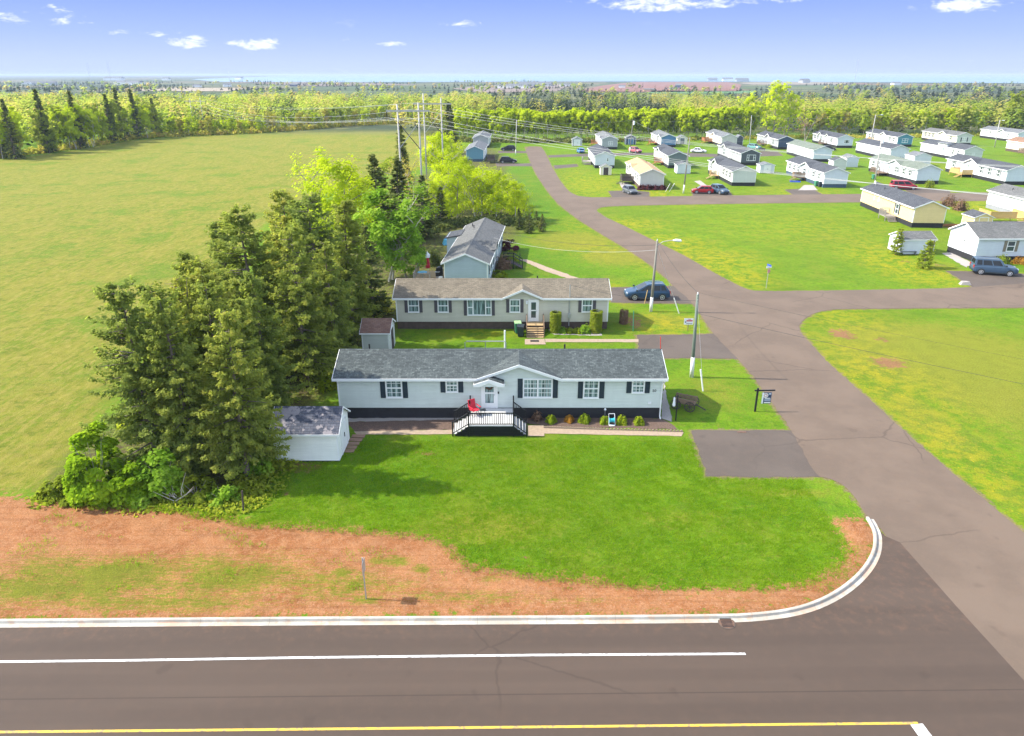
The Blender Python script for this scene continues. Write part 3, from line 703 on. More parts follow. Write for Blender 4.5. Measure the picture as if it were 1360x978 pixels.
for _ in range(2):
    q = [kp[0]]
    for i in range(len(kp) - 1): q += [kp[i] * .75 + kp[i + 1] * .25, kp[i] * .25 + kp[i + 1] * .75]
    q.append(kp[-1]); kp = np.array(q)
m, t, p, vec, o_ = new_mat('kerb_concrete')
nm_ = t.noise(vec, 0.8, 5.0, 0.65); nz = t.noise(vec, 16.0, 3.0, 0.7)
geo = t.add('ShaderNodeSeparateXYZ'); t.put(geo.inputs[0], vec)
c = t.mix(t.step(nm_, 0.35, 0.7), (0.33, 0.305, 0.255), (0.43, 0.41, 0.355))
stain = t.m('MULTIPLY', t.step(t.m('ADD', t.m('MULTIPLY', geo.outputs[2], -3.2), t.m('MULTIPLY', t.noise(vec, 0.45, 4.0, .6), 1.3)), 0.50, 0.72), 0.6)
c = t.mix(stain, c, (0.46, 0.27, 0.17))
c = t.mix(t.step(nz, 0.55, 0.75, 0, .35), c, (0.30, 0.26, 0.21))
jt = t.step(t.m('ABSOLUTE', t.m('SUBTRACT', t.m('FRACT', t.m('DIVIDE', geo.outputs[0], 3.0)), 0.5)), 0.0, 0.007, 0.45, 0.0)
c = t.mix(jt, c, (0.08, 0.065, 0.055))
c = t.mix(t.m('MULTIPLY', t.step(t.noise(vec, 2.4, 5.0, 0.75), 0.56, 0.70), 0.5), c, (0.40, 0.24, 0.155))
t.put(p.inputs['Base Color'], c); p.inputs['Roughness'].default_value = 0.85
t.put(p.inputs['Normal'], t.bump(nz, 0.25, 0.01))
M['kerb'] = m
setp(sweep('kerb', resample(kp, 0.6), [(0.13, -0.1), (-0.28, -0.1), (-0.28, 0.034), (-0.06, 0.045), (-0.02, 0.155), (0.02, 0.17), (0.10, 0.17), (0.13, 0.15)], m), kind='structure')

# paths, beds, pads
def px_sheet(name, pts, z, mat, jag=0.03, seed=1, step=0.4): return sheet(name, jagged(poly_px(pts), step, jag, seed), z, mat)
px_sheet('mulch_bed', [(684, 555), (877, 555.5), (890, 562), (900, 570.5), (800, 568.8), (735, 567), (700, 563)], 0.024, M['mulch'], 0.05)
px_sheet('bark_strip', [(462, 560), (612, 557.5), (606, 571), (540, 573), (470, 574)], 0.024, M['mulch'], 0.06, 2)
px_sheet('gravel_strip', [(462, 556), (614, 554.5), (614, 557.5), (462, 561)], 0.028, M['gravel'], 0.03, 3)
px_sheet('gravel_strip', [(878, 556), (893, 561), (884, 520), (882, 505)], 0.028, M['gravel'], 0.03, 4)
px_sheet('front_path', [(722, 568.8), (800, 571.5), (908, 574.8), (905, 580), (800, 578), (722, 576.5)], 0.030, M['paver'], 0.015)
px_sheet('landing_pad', [(701, 565.5), (722, 565.5), (723, 580), (701, 580)], 0.034, M['paver'], 0.01)
px_sheet('garden_path', [(470, 573.5), (606, 571.2), (602, 577.5), (474, 578)], 0.030, M['paver'], 0.03, 5)
px_sheet('gravel_bed', [(728, 437.5), (795, 438.5), (800, 446), (735, 445)], 0.02, M['gravel'], 0.05, 6)
px_sheet('concrete_pad', [(697, 451), (723, 450.5), (725, 458), (697, 458)], 0.028, M['paver'], 0.01)
px_sheet('neighbour_path', [(724, 450.5), (848, 451), (848, 455), (724, 454.8)], 0.024, M['paver'], 0.02)
px_sheet('grass_path', [(690, 345), (700, 345), (735, 358), (775, 372), (765, 374), (725, 361)], 0.024, M['paver'], 0.06)
px_sheet('gravel_pad', [(1251, 337), (1262, 335), (1292, 350), (1284, 356)], 0.024, M['gravel'], 0.06)
px_sheet('dirt_path', [(922, 241), (930, 240), (946, 252), (940, 253)], 0.022, M['gravel'], 0.05)
px_sheet('dirt_path', [(1068, 246), (1080, 246), (1086, 253), (1060, 253)], 0.022, M['gravel'], 0.05)
px_sheet('dirt_path', [(822, 243), (834, 243), (838, 252), (828, 254)], 0.022, M['gravel'], 0.05)
# stepping slabs from the shed door to the house
for k in range(5):
    px, py = 476 - k * 3.6, 580 + k * 4.9
    c0 = G(px, py); b = MB(); b.box(-.42, .42, -.2, .2, 0, .05)
    setp(b.build('stepping_slab', M['stone_brown'], None, (c0.x, c0.y, 0.004), R(random.uniform(-5, 5))), 'brown stepping slab in the short path by the pale shed door', 'paving slab', 'stepping slabs beside the shed')
# scalloped edging along the planting bed
ed = [G(724, 569.3), G(800, 571.8), G(905, 574.5)]
for k in range(46):
    f = k / 45; a = ed[0].lerp(ed[1], f * 2) if f < .5 else ed[1].lerp(ed[2], f * 2 - 1)
    b = MB(); r_ = .10; pr = [(r_ * math.cos(math.pi * i / 6), .05 + r_ * math.sin(math.pi * i / 6)) for i in range(7)] + [(-r_, 0), (r_, 0)]
    if k == 0: scal = MB().prism(pr, 'y', -.03, .03).data('edging_block', M['paver'])
    setp(link('edging_block', scal, None, (a.x, a.y + .02, 0.02), R(random.uniform(-6, 6))), 'small tan scalloped block edging the mulch bed by the path', 'edging block', 'scalloped edging of the planting bed')

# sea, distant shore, far fields
def far_sheet(name, pts, z, mat): return sheet(name, np.array(pts), z, mat)
m, t, p, vec, o_ = new_mat('sea')
t.put(p.inputs['Base Color'], t.mix(t.noise(t.scale(vec, (0.0004, 0.003, 1)), 2.0, 4.0), (0.085, 0.165, 0.22), (0.13, 0.22, 0.27)))
p.inputs['Roughness'].default_value = 0.45
seam = m
far_sheet('sea', [(-900, 2350), (-350, 2250), (200, 2500), (900, 2350), (1500, 1900), (2600, 1750), (4500, 1800), (30000, 2500), (30000, 42000), (-10000, 42000), (-2600, 8200), (-1500, 3600)], 0.8, seam)
for nm, pts, col in (('ploughed_field', [(765, 122), (800, 114), (842, 109.3), (968, 109.5), (985, 113), (980, 122), (880, 123)], (0.180, 0.078, 0.052)),
                     ('green_pasture', [(858, 125), (866, 121), (1000, 121.5), (1005, 125)], (0.072, 0.166, 0.050)),
                     ('ploughed_field', [(330, 111), (400, 109), (470, 109.5), (560, 113), (420, 115)], (0.144, 0.108, 0.079)),
                     ('stubble_field', [(980, 111), (1035, 109), (1130, 110), (1120, 113), (1000, 113)], (0.202, 0.166, 0.115)),
                     ('stubble_field', [(600, 118), (680, 112), (760, 112), (740, 122), (640, 124)], (0.173, 0.130, 0.101)),
                     ('stubble_field', [(120, 121), (240, 117), (330, 118), (300, 122)], (0.27, 0.22, 0.15))):
    far_sheet(nm, poly_px(pts), 0.5, plain(nm + '_mat', col, 0.95, 0.2, 0.02))
far_sheet('far_shore', [(4200, 17000), (9000, 15000), (19000, 15500), (19000, 16400), (6000, 17800)], 14.0, plain('far_shore_mat', (0.05, 0.07, 0.06), 0.95, 0.2, 0.002))
# ------------------------------------------------------------------ windows, doors, homes
_wcache = {}
def window_meshes(w, h, style, glass):
    k = (round(w, 2), round(h, 2), style, glass)
    if k in _wcache: return _wcache[k]
    f = MB(); fr = 0.09
    f.box(-w/2, -w/2 + fr, -.06, .03, 0, h); f.box(w/2 - fr, w/2, -.06, .03, 0, h)
    f.box(-w/2 + fr, w/2 - fr, -.06, .03, 0, fr); f.box(-w/2 + fr, w/2 - fr, -.06, .03, h - fr, h)
    f.box(-w/2 - .03, w/2 + .03, -.085, -.061, -.03, .03)
    def muntin(x0, x1, z0, z1, nx, nz):
        for i in range(1, nx):
            x = x0 + (x1 - x0) * i / nx; f.box(x - .014, x + .014, -.034, -.012, z0, z1)
        for i in range(1, nz):
            z = z0 + (z1 - z0) * i / nz; f.box(x0, x1, -.033, -.012, z - .014, z + .014)
    if style in ('dh', 'dhp'):
        f.box(-w/2 + fr, w/2 - fr, -.05, .02, h/2 - .045, h/2 + .045)
        if style == 'dh':
            muntin(-w/2 + fr, w/2 - fr, h/2 + .045, h - fr, 3, 2); muntin(-w/2 + fr, w/2 - fr, fr, h/2 - .045, 3, 2)
    elif style == 'double':
        f.box(-.06, .06, -.055, .025, fr, h - fr)
        for a, b_ in ((-w/2 + fr, -.06), (.06, w/2 - fr)):
            f.box(a, b_, -.05, .02, h/2 - .04, h/2 + .04)
            muntin(a, b_, h/2 + .04, h - fr, 4, 2); muntin(a, b_, fr, h/2 - .04, 4, 2)
    elif style == 'triple':
        for x in (-w * .26, w * .26): f.box(x - .05, x + .05, -.055, .025, fr, h - fr)
        for a, b_ in ((-w/2 + fr, -w * .26 - .05), (w * .26 + .05, w/2 - fr)): f.box(a, b_, -.05, .02, h/2 - .04, h/2 + .04)
    elif style == 'far':
        f.box(-w/2 + fr, w/2 - fr, -.05, .02, h/2 - .05, h/2 + .05)
    elif style == 'fardouble':
        f.box(-.06, .06, -.055, .025, fr, h - fr); f.box(-w/2 + fr, -.06, -.05, .02, h/2 - .04, h/2 + .04); f.box(.06, w/2 - fr, -.05, .02, h/2 - .04, h/2 + .04)
    g = MB().box(-w/2 + fr, w/2 - fr, -.008, .02, fr, h - fr)
    r = (f.data('window', M['white']), g.data('pane', M[glass]))
    _wcache[k] = r
    return r
_scache = {}
def shutter_mesh(w, h, mat):
    k = (round(w, 2), round(h, 2), mat)
    if k not in _scache:
        b = MB(); b.box(-w/2, w/2, -.03, 0.0, 0, h)
        for z in (.0, h/2 - .04, h - .08): b.box(-w/2, w/2, -.05, -.0302, z, z + .08)
        for x in (-w/2, w/2 - .06): b.box(x, x + .06, -.049, -.0302, .08, h - .08)
        _scache[k] = b.data('shutter', M[mat])
    return _scache[k]
def side_place(side, L, Wd, u, z):
    return {'F': ((u, -Wd/2, z), 0), 'B': ((-u, Wd/2, z), math.pi), 'R': ((L/2, u, z), math.pi/2), 'L': ((-L/2, -u, z), -math.pi/2)}[side]
def shift_out(loc, rz, d): return (loc[0] + math.sin(rz) * d, loc[1] - math.cos(rz) * d, loc[2])
def add_window(root, L, Wd, side, u, z, w, h, style='far', shut=None, glass='glass', sw=.36):
    loc, rz = side_place(side, L, Wd, u, z)
    fm, gm_ = window_meshes(w, h, style, glass)
    o = link('window', fm, root, shift_out(loc, rz, .003), rz)
    link('pane', gm_, o)
    if shut:
        c, s = math.cos(rz), math.sin(rz)
        for q in (-1, 1):
            d = q * (w/2 + sw/2 + .03)
            link('shutter', shutter_mesh(sw, h, shut), root, shift_out((loc[0] + c * d, loc[1] + s * d, loc[2]), rz, .004), rz)
    return o
def add_door(root, L, Wd, side, u, z, w=.95, h=2.02, mat='white', glass='glass_curt', detail=False):
    loc, rz = side_place(side, L, Wd, u, z)
    d = MB(); d.box(-w/2, w/2, -.03, 0, 0, h)
    d.box(-w/2 + .16, w/2 - .16, -.042, -.0302, .12, .30)
    o = d.build('door', M[mat], root, shift_out(loc, rz, .004), rz)
    f = MB(); f.box(-w/2 - .12, -w/2 - .002, -.06, 0.01, 0, h + .1); f.box(w/2 + .002, w/2 + .12, -.06, 0.01, 0, h + .1); f.box(-w/2 - .002, w/2 + .002, -.06, .01, h + .002, h + .1)
    f.build('frame', M['white'], o)
    g = MB(); g.box(-w/2 + .15, w/2 - .15, -.046, -.0303, h * .56, h - .16)
    if detail: g.box(-w/2 + .15, w/2 - .15, -.046, -.0303, h * .18, h * .5)
    g.build('pane', M[glass], o)
    k = MB(); k.tube([(w/2 - .09, -.03, 1.0), (w/2 - .09, -.09, 1.0)], .03, 6); k.build('handle', M['metal'], o)
    return o

def home(label, cx, cy, rz, L, Wd=4.9, sk=.75, top=3.05, rise=.98, side='side_white', skirt='skirt_dark', roof='roof_dark', gables=(), wins=(), doors=(), accent=None, accent_end='R', group='mini homes along the lanes', name='mini_home', pipes=((-4, 1.0),), ov=.28, detail=False, dish=None, boxes=(), corner=True):
    root = thing(name, label, 'house', (cx, cy, 0), rz, group)
    pent = [(-Wd/2, sk), (Wd/2, sk), (Wd/2, top), (0, top + rise), (-Wd/2, top)]
    MB().prism(pent, 'x', -L/2, L/2).build('wall', M[side], root)
    MB().box(-L/2 + .04, L/2 - .04, -Wd/2 + .04, Wd/2 - .04, 0, sk - .004).build('skirting', M[skirt], root)
    sl = rise / (Wd/2); zr = top + .14 + rise; ye = Wd/2 + ov; ze = top + .14 - sl * ov
    xo = L/2 + .22
    cuts = sorted([(xc - hw + .4, xc + hw - .4) for xc, hw, pk in gables])
    spans = []; x_ = -xo
    for c0, c1 in cuts: spans.append((x_, c0, 0)); spans.append((c0, c1, 1)); x_ = c1
    spans.append((x_, xo, 0))
    rf = MB()
    for a, b_, cut in spans:
        yf_ = Wd/2 - .04 if cut else ye                     # behind a cross gable the main eave stops inside it
        zf_ = zr - sl * yf_
        rf.prism([(-yf_, zf_), (0, zr), (ye, ze), (ye, ze - .10), (0, zr - .13), (-yf_, zf_ - .10)], 'x', a, b_)
    ro = rf.build('roof', M[roof], root)
    tr = MB()
    tr.box(-xo - .03, xo + .03, ye + .003, ye + .045, ze - .19, ze - .01)
    for a, b_, cut in spans:
        if not cut: tr.box(a - (.03 if a == -xo else -.40), b_ + (.03 if b_ == xo else -.40), -ye - .045, -ye - .003, ze - .19, ze - .01)
    for s in (-1, 1):
        a, b_ = sorted((s * (xo + .003), s * (xo + .04)))
        tr.prism([(-ye, ze - .012), (0, zr - .012), (ye, ze - .012), (ye, ze - .18), (0, zr - .18), (-ye, ze - .18)], 'x', a, b_)
    MB.build(tr, 'roof_trim', M['white'], root)
    if corner:
        for sx in (-1, 1):
            for sy in (-1, 1):
                x, y = sx * (L/2 + .006), sy * (Wd/2 + .006)
                MB().box(min(x, x - sx * .1), max(x, x - sx * .1), min(y, y - sy * .1), max(y, y - sy * .1), sk + .004, top - .02).build('corner_trim', M['white'], root)
    rc = MB(); rc.prism([(-.16, zr - sl * .16 + .006), (0, zr + .03), (.16, zr - sl * .16 + .006), (.16, zr - sl * .16 - .02), (-.16, zr - sl * .16 - .02)], 'x', -xo, xo)
    rc.build('ridge_cap', M[roof], ro)
    for px_, py_ in pipes:
        zz = zr - sl * abs(py_)
        v = MB(); v.tube([(px_, py_, zz - .1), (px_, py_, zz + .38)], .06, 8); v.build('vent_pipe', M['black'], ro)
    for xc, hw, pk in gables:
        # cross gable: projecting front wall, two roof slopes running back into the main roof, white barge boards
        pz = top + .14 + pk; ef = ze
        yf = -Wd/2 - .01
        MB().prism([(xc - hw + .25, top - .1), (xc + hw - .25, top - .1), (xc + hw - .25, ef - .08), (xc, pz - .16), (xc - hw + .25, ef - .08)], 'y', yf, -Wd/2 + .2).build('front_gable', M[side], root)
        g = MB().prism([(xc - hw - .05, ef), (xc, pz), (xc + hw + .05, ef), (xc + hw + .05, ef - .09), (xc, pz - .1), (xc - hw - .05, ef - .09)], 'y', -ye - .055, -.12)
        g.build('gable_roof', M[roof], root)
        q = MB().prism([(xc - hw - .07, ef - .012), (xc, pz - .012), (xc + hw + .07, ef - .012), (xc + hw + .07, ef - .2), (xc, pz - .2), (xc - hw - .07, ef - .2)], 'y', -ye - .10, -ye - .058)
        q.build('gable_trim', M['white'], root)
    if accent:
        for e in accent_end:
            s = 1 if e == 'R' else -1
            a, b_ = sorted((s * (L/2 + .002), s * (L/2 + .022)))
            MB().prism([(-Wd/2 + .1, sk + .01), (Wd/2 - .1, sk + .01), (Wd/2 - .1, top), (0, top + rise - .04), (-Wd/2 + .1, top)], 'x', a, b_).build('gable_cladding', M[accent], root)
    for w in wins: add_window(root, L, Wd, *w[:6], **(w[6] if len(w) > 6 else {}))
    for d in doors: add_door(root, L, Wd, *d[:3], **(d[3] if len(d) > 3 else {}))
    if dish:
        zz = zr - sl * abs(dish[1])
        v = MB(); v.tube([(dish[0], dish[1], zz - .05), (dish[0], dish[1], zz + .35), (dish[0] + .1, dish[1] - .15, zz + .5)], .03, 6)
        v.prism([(dish[0] + .1 + .32 * math.cos(2 * math.pi * i / 14), zz + .5 + .26 * math.sin(2 * math.pi * i / 14)) for i in range(14)], 'y', dish[1] - .24, dish[1] - .2)
        v.build('satellite_dish', M['lamp_white'], ro)
    return root

def add_text(body, parent, loc, rot, size, mat, name='lettering'):
    cu = bpy.data.curves.new(name, 'FONT'); cu.body = body; cu.size = size; cu.extrude = .004; cu.align_x = 'CENTER'; cu.align_y = 'CENTER'
    cu.materials.append(mat)
    tmp = bpy.data.objects.new('tmp_text', cu); COL.objects.link(tmp); bpy.context.view_layer.update()
    me = bpy.data.meshes.new_from_object(tmp.evaluated_get(bpy.context.evaluated_depsgraph_get())); bpy.data.objects.remove(tmp)
    if not me.materials: me.materials.append(mat)
    o = link(name, me, parent, loc); o.rotation_euler = rot
    return o

# ---- the grey home in the middle of the picture
WY = 44.41                                   # its front wall
xl, xr = G(452.6, 555.5).x, G(876.5, 555.5).x
Lm = xr - xl; cxm = (xl + xr) / 2; Wm = 4.9; cym = WY + Wm / 2
def front(px0, px1, py0, py1, y=WY):
    a = AT(px0, (py0 + py1) / 2, y); b_ = AT(px1, (py0 + py1) / 2, y); zt = AT(px0, py0, y).z; zb = AT(px0, py1, y).z
    return (a.x + b_.x) / 2, zb, b_.x - a.x, zt - zb
gx = AT(689.4, 485, WY - .3).x - cxm
gl = AT(632, 500, WY - .3).x - cxm; gr_ = AT(746.8, 500, WY - .3).x - cxm
wm = []
for a, b_, c_, d_, st in ((512.2, 534.3, 502.2, 528.4, 'dh'), (592, 608.2, 502.4, 521.2, 'dh'), (694.6, 733.8, 503, 528.4, 'double'), (774.6, 795.6, 503, 529, 'dh'), (839.2, 856.2, 503, 522, 'dh')):
    u, z, w, h = front(a, b_, c_, d_); wm.append(('F', u - cxm, z, w, h, st, {'shut': 'shutter', 'glass': 'glass_curt', 'sw': .33}))
wm += [('R', .6, 1.5, .8, 1.2, 'dh'), ('B', 4.0, 1.5, 1.0, 1.2, 'dh'), ('B', -5.0, 1.5, 1.0, 1.2, 'dh')]
du, dz, dw, dh = front(641.5, 658.6, 504.2, 541.8)
main_home = home('long pale grey home with dark shingle roof and a black railed porch', cxm, cym, 0.0, Lm, Wm, .82, 3.10, .96, 'side_main', 'skirt_dark', 'roof_main',
     gables=[((gl + gr_) / 2, (gr_ - gl) / 2 - .05, .93)], wins=wm, doors=[('F', du - cxm, dz, {'w': dw, 'h': dh, 'detail': True})], pipes=((AT(490.6, 460, WY + 3).x - cxm, .55), (4.6, 1.4)), ov=.30)
# hood over the door
hx = du - cxm; hb = MB(); hz = 2.93
hb.prism([(hx - 1.0, hz), (hx, hz + .36), (hx + 1.0, hz), (hx + 1.0, hz - .08), (hx, hz + .27), (hx - 1.0, hz - .08)], 'y', -Wm/2 - .85, -Wm/2 - .05)
hood = hb.build('door_hood', M['roof_main'], main_home)
hb = MB(); hb.prism([(hx - 1.04, hz - .005), (hx, hz + .355), (hx + 1.04, hz - .005), (hx + 1.04, hz - .17), (hx + .62, hz - .17), (hx, hz + .12), (hx - .62, hz - .17), (hx - 1.04, hz - .17)], 'y', -Wm/2 - .90, -Wm/2 - .852)
for s in (-1, 1): hb.box(hx + s * .83 - .21, hx + s * .83 + .21, -Wm/2 - .85, -Wm/2 - .06, hz - .17, hz - .09)
hb.build('hood_trim', M['white'], hood)
hb = MB().prism([(hx - .6, hz - .17), (hx + .6, hz - .17), (hx, hz + .12)], 'y', -Wm/2 - .845, -Wm/2 - .80); hb.build('hood_gable', M['side_main'], hood)
# wreath on the storm door, wall lamp, doorbell, house number, dryer vent, downspout, gutter line
wr = MB(); wz = dz + dh * .77
for i in range(16):
    an = 2 * math.pi * i / 16; an2 = 2 * math.pi * (i + 1) / 16
    wr.tube([(hx + .19 * math.cos(an), -Wm/2 - .09, wz + .19 * math.sin(an)), (hx + .19 * math.cos(an2), -Wm/2 - .09, wz + .19 * math.sin(an2))], .06 + .02 * (i % 2), 6, i % 2)
wr.build('door_wreath', [M['leaf_brown'], M['rust']], main_home)
u, z, w, h = front(634.0, 637.5, 506, 510)
v = MB(); v.tube([(u - cxm, -Wm/2 - .02, z), (u - cxm, -Wm/2 - .14, z + .04), (u - cxm, -Wm/2 - .14, z + .26)], [.05, .07, .05], 8); v.build('wall_lamp', M['lamp_white'], main_home)
u, z, w, h = front(661.0, 662.8, 520, 523); MB().box(u - cxm - .05, u - cxm + .05, -Wm/2 - .05, -Wm/2 - .004, z, z + .16).build('doorbell', M['black'], main_home)
u, z, w, h = front(866, 872, 517, 521); add_text('50', main_home, (u - cxm, -Wm/2 - .012, z + .1), (math.pi/2, 0, 0), .28, M['black'], 'house_number')
u, z, w, h = front(861, 864.5, 534, 536.5); MB().box(u - cxm - .1, u - cxm + .1, -Wm/2 - .07, -Wm/2 - .004, z, z + .14).build('dryer_vent', M['white'], main_home)
v = MB(); xx = Lm/2 - .06; v.tube([(xx + .15, -Wm/2 - .33, 3.0), (xx + .12, -Wm/2 - .16, 2.8), (xx, -Wm/2 - .075, 2.66), (xx, -Wm/2 - .075, .22), (xx + .02, -Wm/2 - .28, .10)], .045, 6); v.build('downspout', M['white'], main_home)

# ---- porch deck
yF = G(650, 580).y; x0 = AT(621.8, 545, yF).x; x1 = AT(682, 545, yF).x; dzk = .80
sx0 = AT(601.5, 579, yF).x; sx1 = AT(699.2, 579, yF).x
pd = thing('porch_deck', 'pale floored porch with black railings and steps on both sides', 'porch', ((x0 + x1) / 2, (yF + WY) / 2, 0))
ox, oy = pd.location.x, pd.location.y
ax0, ax1, ay0, ay1 = x0 - ox, x1 - ox, yF - oy, WY - oy - .02
b = MB(); nb_ = 19
for i in range(nb_):
    yy0 = ay0 + (ay1 - ay0) * i / nb_; b.box(ax0, ax1, yy0, yy0 + (ay1 - ay0) / nb_ - .012, dzk - .05, dzk)
b.build('deck_floor', M['deck_white'], pd)
b = MB(); b.box(ax0 + .05, ax1 - .05, ay0 + .05, ay1 - .02, dzk - .2, dzk - .055); b.build('deck_frame', M['black'], pd)
def railing(p0, p1, h=.88, gap=.135, posts=True, br=.042):
    r = MB(); p0 = Vector(p0); p1 = Vector(p1); n = max(2, int((p1 - p0).length / gap))
    r.bar(p0 + Vector((0, 0, h)), p1 + Vector((0, 0, h)), .09, .045); r.bar(p0 + Vector((0, 0, .09)), p1 + Vector((0, 0, .09)), .05, .05)
    for i in range(1, n):
        q = p0.lerp(p1, i / n); r.bar(q + Vector((0, 0, .09)), q + Vector((0, 0, h)), br, br)
    return r
railing((ax0, ay0 + .04, dzk), (ax1, ay0 + .04, dzk)).build('front_railing', M['black'], pd)
for s, xa, xb in ((-1, ax0, sx0 - ox), (1, ax1, sx1 - ox)):
    for yy in (ay0 + .04, ay1 - .9):
        railing((xa, yy, dzk), (xb, yy, .12)).build('stair_railing', M['black'], pd)
        for xx, z1 in ((xa, dzk + 1.0), (xb, 1.08)):
            MB().box(xx - .045, xx + .045, yy - .045, yy + .045, 0, z1).build('post', M['black'], pd)
    MB().box(xa - .045, xa + .045, ay1 - .3, ay1 - .21, 0, dzk + 1.05).build('post', M['black'], pd)
    st = MB()
    for k in range(4):
        f0 = (k) / 4.0; f1 = (k + 1) / 4.0; zz = dzk * (1 - (k + 1) / 5.0)
        xa_, xb_ = sorted((xa + (xb - xa) * f0, xa + (xb - xa) * f1)); st.box(xa_ + .004, xb_ - .004, ay0 + .1, ay1 - .95, zz - .05, zz)
    st.build('stair_treads', M['deck_white'], pd)
lt = MB()
lt.prism([(sx0 - ox + .1, 0.02), (sx1 - ox - .1, .02), (ax1, dzk - .08), (ax0, dzk - .08)], 'y', ay0 + .06, ay0 + .08)
for i in range(52):
    xx = sx0 - ox + .15 + (sx1 - sx0 - .3) * i / 51
    zt = min(dzk - .08, .05 + (xx - (sx0 - ox)) / (ax0 - (sx0 - ox)) * (dzk - .1), .05 + ((sx1 - ox) - xx) / ((sx1 - ox) - ax1) * (dzk - .1))
    lt.box(xx - .018, xx + .018, ay0 + .032, ay0 + .052, .02, max(.05, zt))
for zz in (.12, .26, .40, .54, .68):
    f = zz / dzk; a_ = sx0 - ox + (ax0 - sx0 + ox) * f + .1; b_ = sx1 - ox + (ax1 - sx1 + ox) * f - .1
    lt.box(a_, b_, ay0 + .018, ay0 + .031, zz - .018, zz + .018)
lt.build('lattice_skirt', M['black'], pd)
# red folding chair and small side table on the porch
cpos = AT(630, 545, 43.25); ch = thing('folding_chair', 'red folding camp chair standing on the porch beside the white door', 'chair', (cpos.x, 43.3, dzk), R(35))
b = MB(); b.box(-.26, .26, -.26, .24, .40, .44); b.build('seat', M['red'], ch)
b = MB(); b.prism([(.22, .44), (.26, .44), (.42, 1.02), (.38, 1.02)], 'x', -.27, .27); b.build('backrest', M['red'], ch)
b = MB(); b.prism([(.36, .60), (.39, .58), (.43, .78), (.40, .80)], 'x', -.1, .1)
for s in (-1, 1):
    a = MB(); a.bar((s * .31, -.30, .64), (s * .31, .28, .66), .07, .03); a.build('armrest', M['red'], ch)
    MB().bar((s * .29, -.28, 0), (s * .29, .26, .44), .025).build('leg', M['black'], ch); MB().bar((s * .29, .26, 0), (s * .29, -.28, .62), .025).build('leg', M['black'], ch)
sp = AT(640, 549, 43.0); tb = thing('side_table', 'small dark side table next to the red folding chair', 'table', (sp.x + .05, 43.35, dzk), R(10))
MB().box(-.2, .2, -.16, .16, .36, .39).build('tabletop', M['dark_plastic'], tb)
for s in (-1, 1): MB().bar((s * .16, -.13, 0), (s * .12, .12, .36), .025).build('leg', M['black'], tb); MB().bar((s * .16, .13, 0), (s * .12, -.12, .36), .025).build('leg', M['black'], tb)

# ---- sheds
def shed(label, cx, cy, rz, L, Wd, wallh, rise, side, roof, door=None, door_side='R', group=None, doormat='side_shed', skirt=True, dw=1.5, ov=.16, offset=.0):
    root = thing('garden_shed', label, 'shed', (cx, cy, 0), rz, group)
    MB().prism([(-Wd/2, .08), (Wd/2, .08), (Wd/2, wallh), (offset, wallh + rise), (-Wd/2, wallh)], 'x', -L/2, L/2).build('wall', M[side], root)
    MB().box(-L/2 + .03, L/2 - .03, -Wd/2 + .03, Wd/2 - .03, 0, .078).build('sill_beam', M['wood_dark'], root)
    sl = rise / (Wd/2); ye = Wd/2 + ov; zr = wallh + rise + .09; ze = wallh + .09 - sl * ov; xo = L/2 + .14
    ro = MB().prism([(-ye, ze), (offset, zr), (ye, ze), (ye, ze - .07), (offset, zr - .085), (-ye, ze - .07)], 'x', -xo, xo).build('roof', M[roof], root)
    tr = MB()
    for s in (-1, 1):
        a, b_ = sorted((s * (ye + .003), s * (ye + .03))); tr.box(-xo - .02, xo + .02, a, b_, ze - .12, ze - .008)
        a, b_ = sorted((s * (xo + .003), s * (xo + .03))); tr.prism([(-ye, ze - .01), (offset, zr - .01), (ye, ze - .01), (ye, ze - .12), (offset, zr - .12), (-ye, ze - .12)], 'x', a, b_)
    tr.build('roof_trim', M['white'], root)
    for sx in (-1, 1):
        for sy in (-1, 1):
            x, y = sx * (L/2 + .006), sy * (Wd/2 + .006); MB().box(min(x, x - sx * .09), max(x, x - sx * .09), min(y, y - sy * .09), max(y, y - sy * .09), .09, wallh - .03).build('corner_trim', M['white'], root)
    if door is not None:
        loc, rz2 = side_place(door_side, L, Wd, door, .1)
        d = MB(); h = min(1.9, wallh - .15); d.box(-dw/2, -.008, -.03, 0, 0, h); d.box(.008, dw/2, -.03, 0, 0, h)
        o = d.build('door', M[doormat], root, shift_out(loc, rz2, .004), rz2)
        f = MB(); f.box(-dw/2 - .09, -dw/2 - .002, -.05, 0, 0, h + .09); f.box(dw/2 + .002, dw/2 + .09, -.05, 0, 0, h + .09); f.box(-dw/2 - .002, dw/2 + .002, -.05, 0, h + .002, h + .09); f.build('frame', M['white'], o)
        MB().box(.06, .11, -.07, -.031, h * .45, h * .6).build('handle', M['black'], o)
    return root
sL = G(451.5, 613.5); s0 = G(367.8, 612)
shed('pale grey garden shed with patchy slate roof in front of the spruces', (sL.x + s0.x) / 2, sL.y + 1.45, 0, sL.x - s0.x, 2.9, 2.05, .95, 'side_shed', 'roof_patch', .0, 'R', doormat='white', dw=1.4, ov=.22)

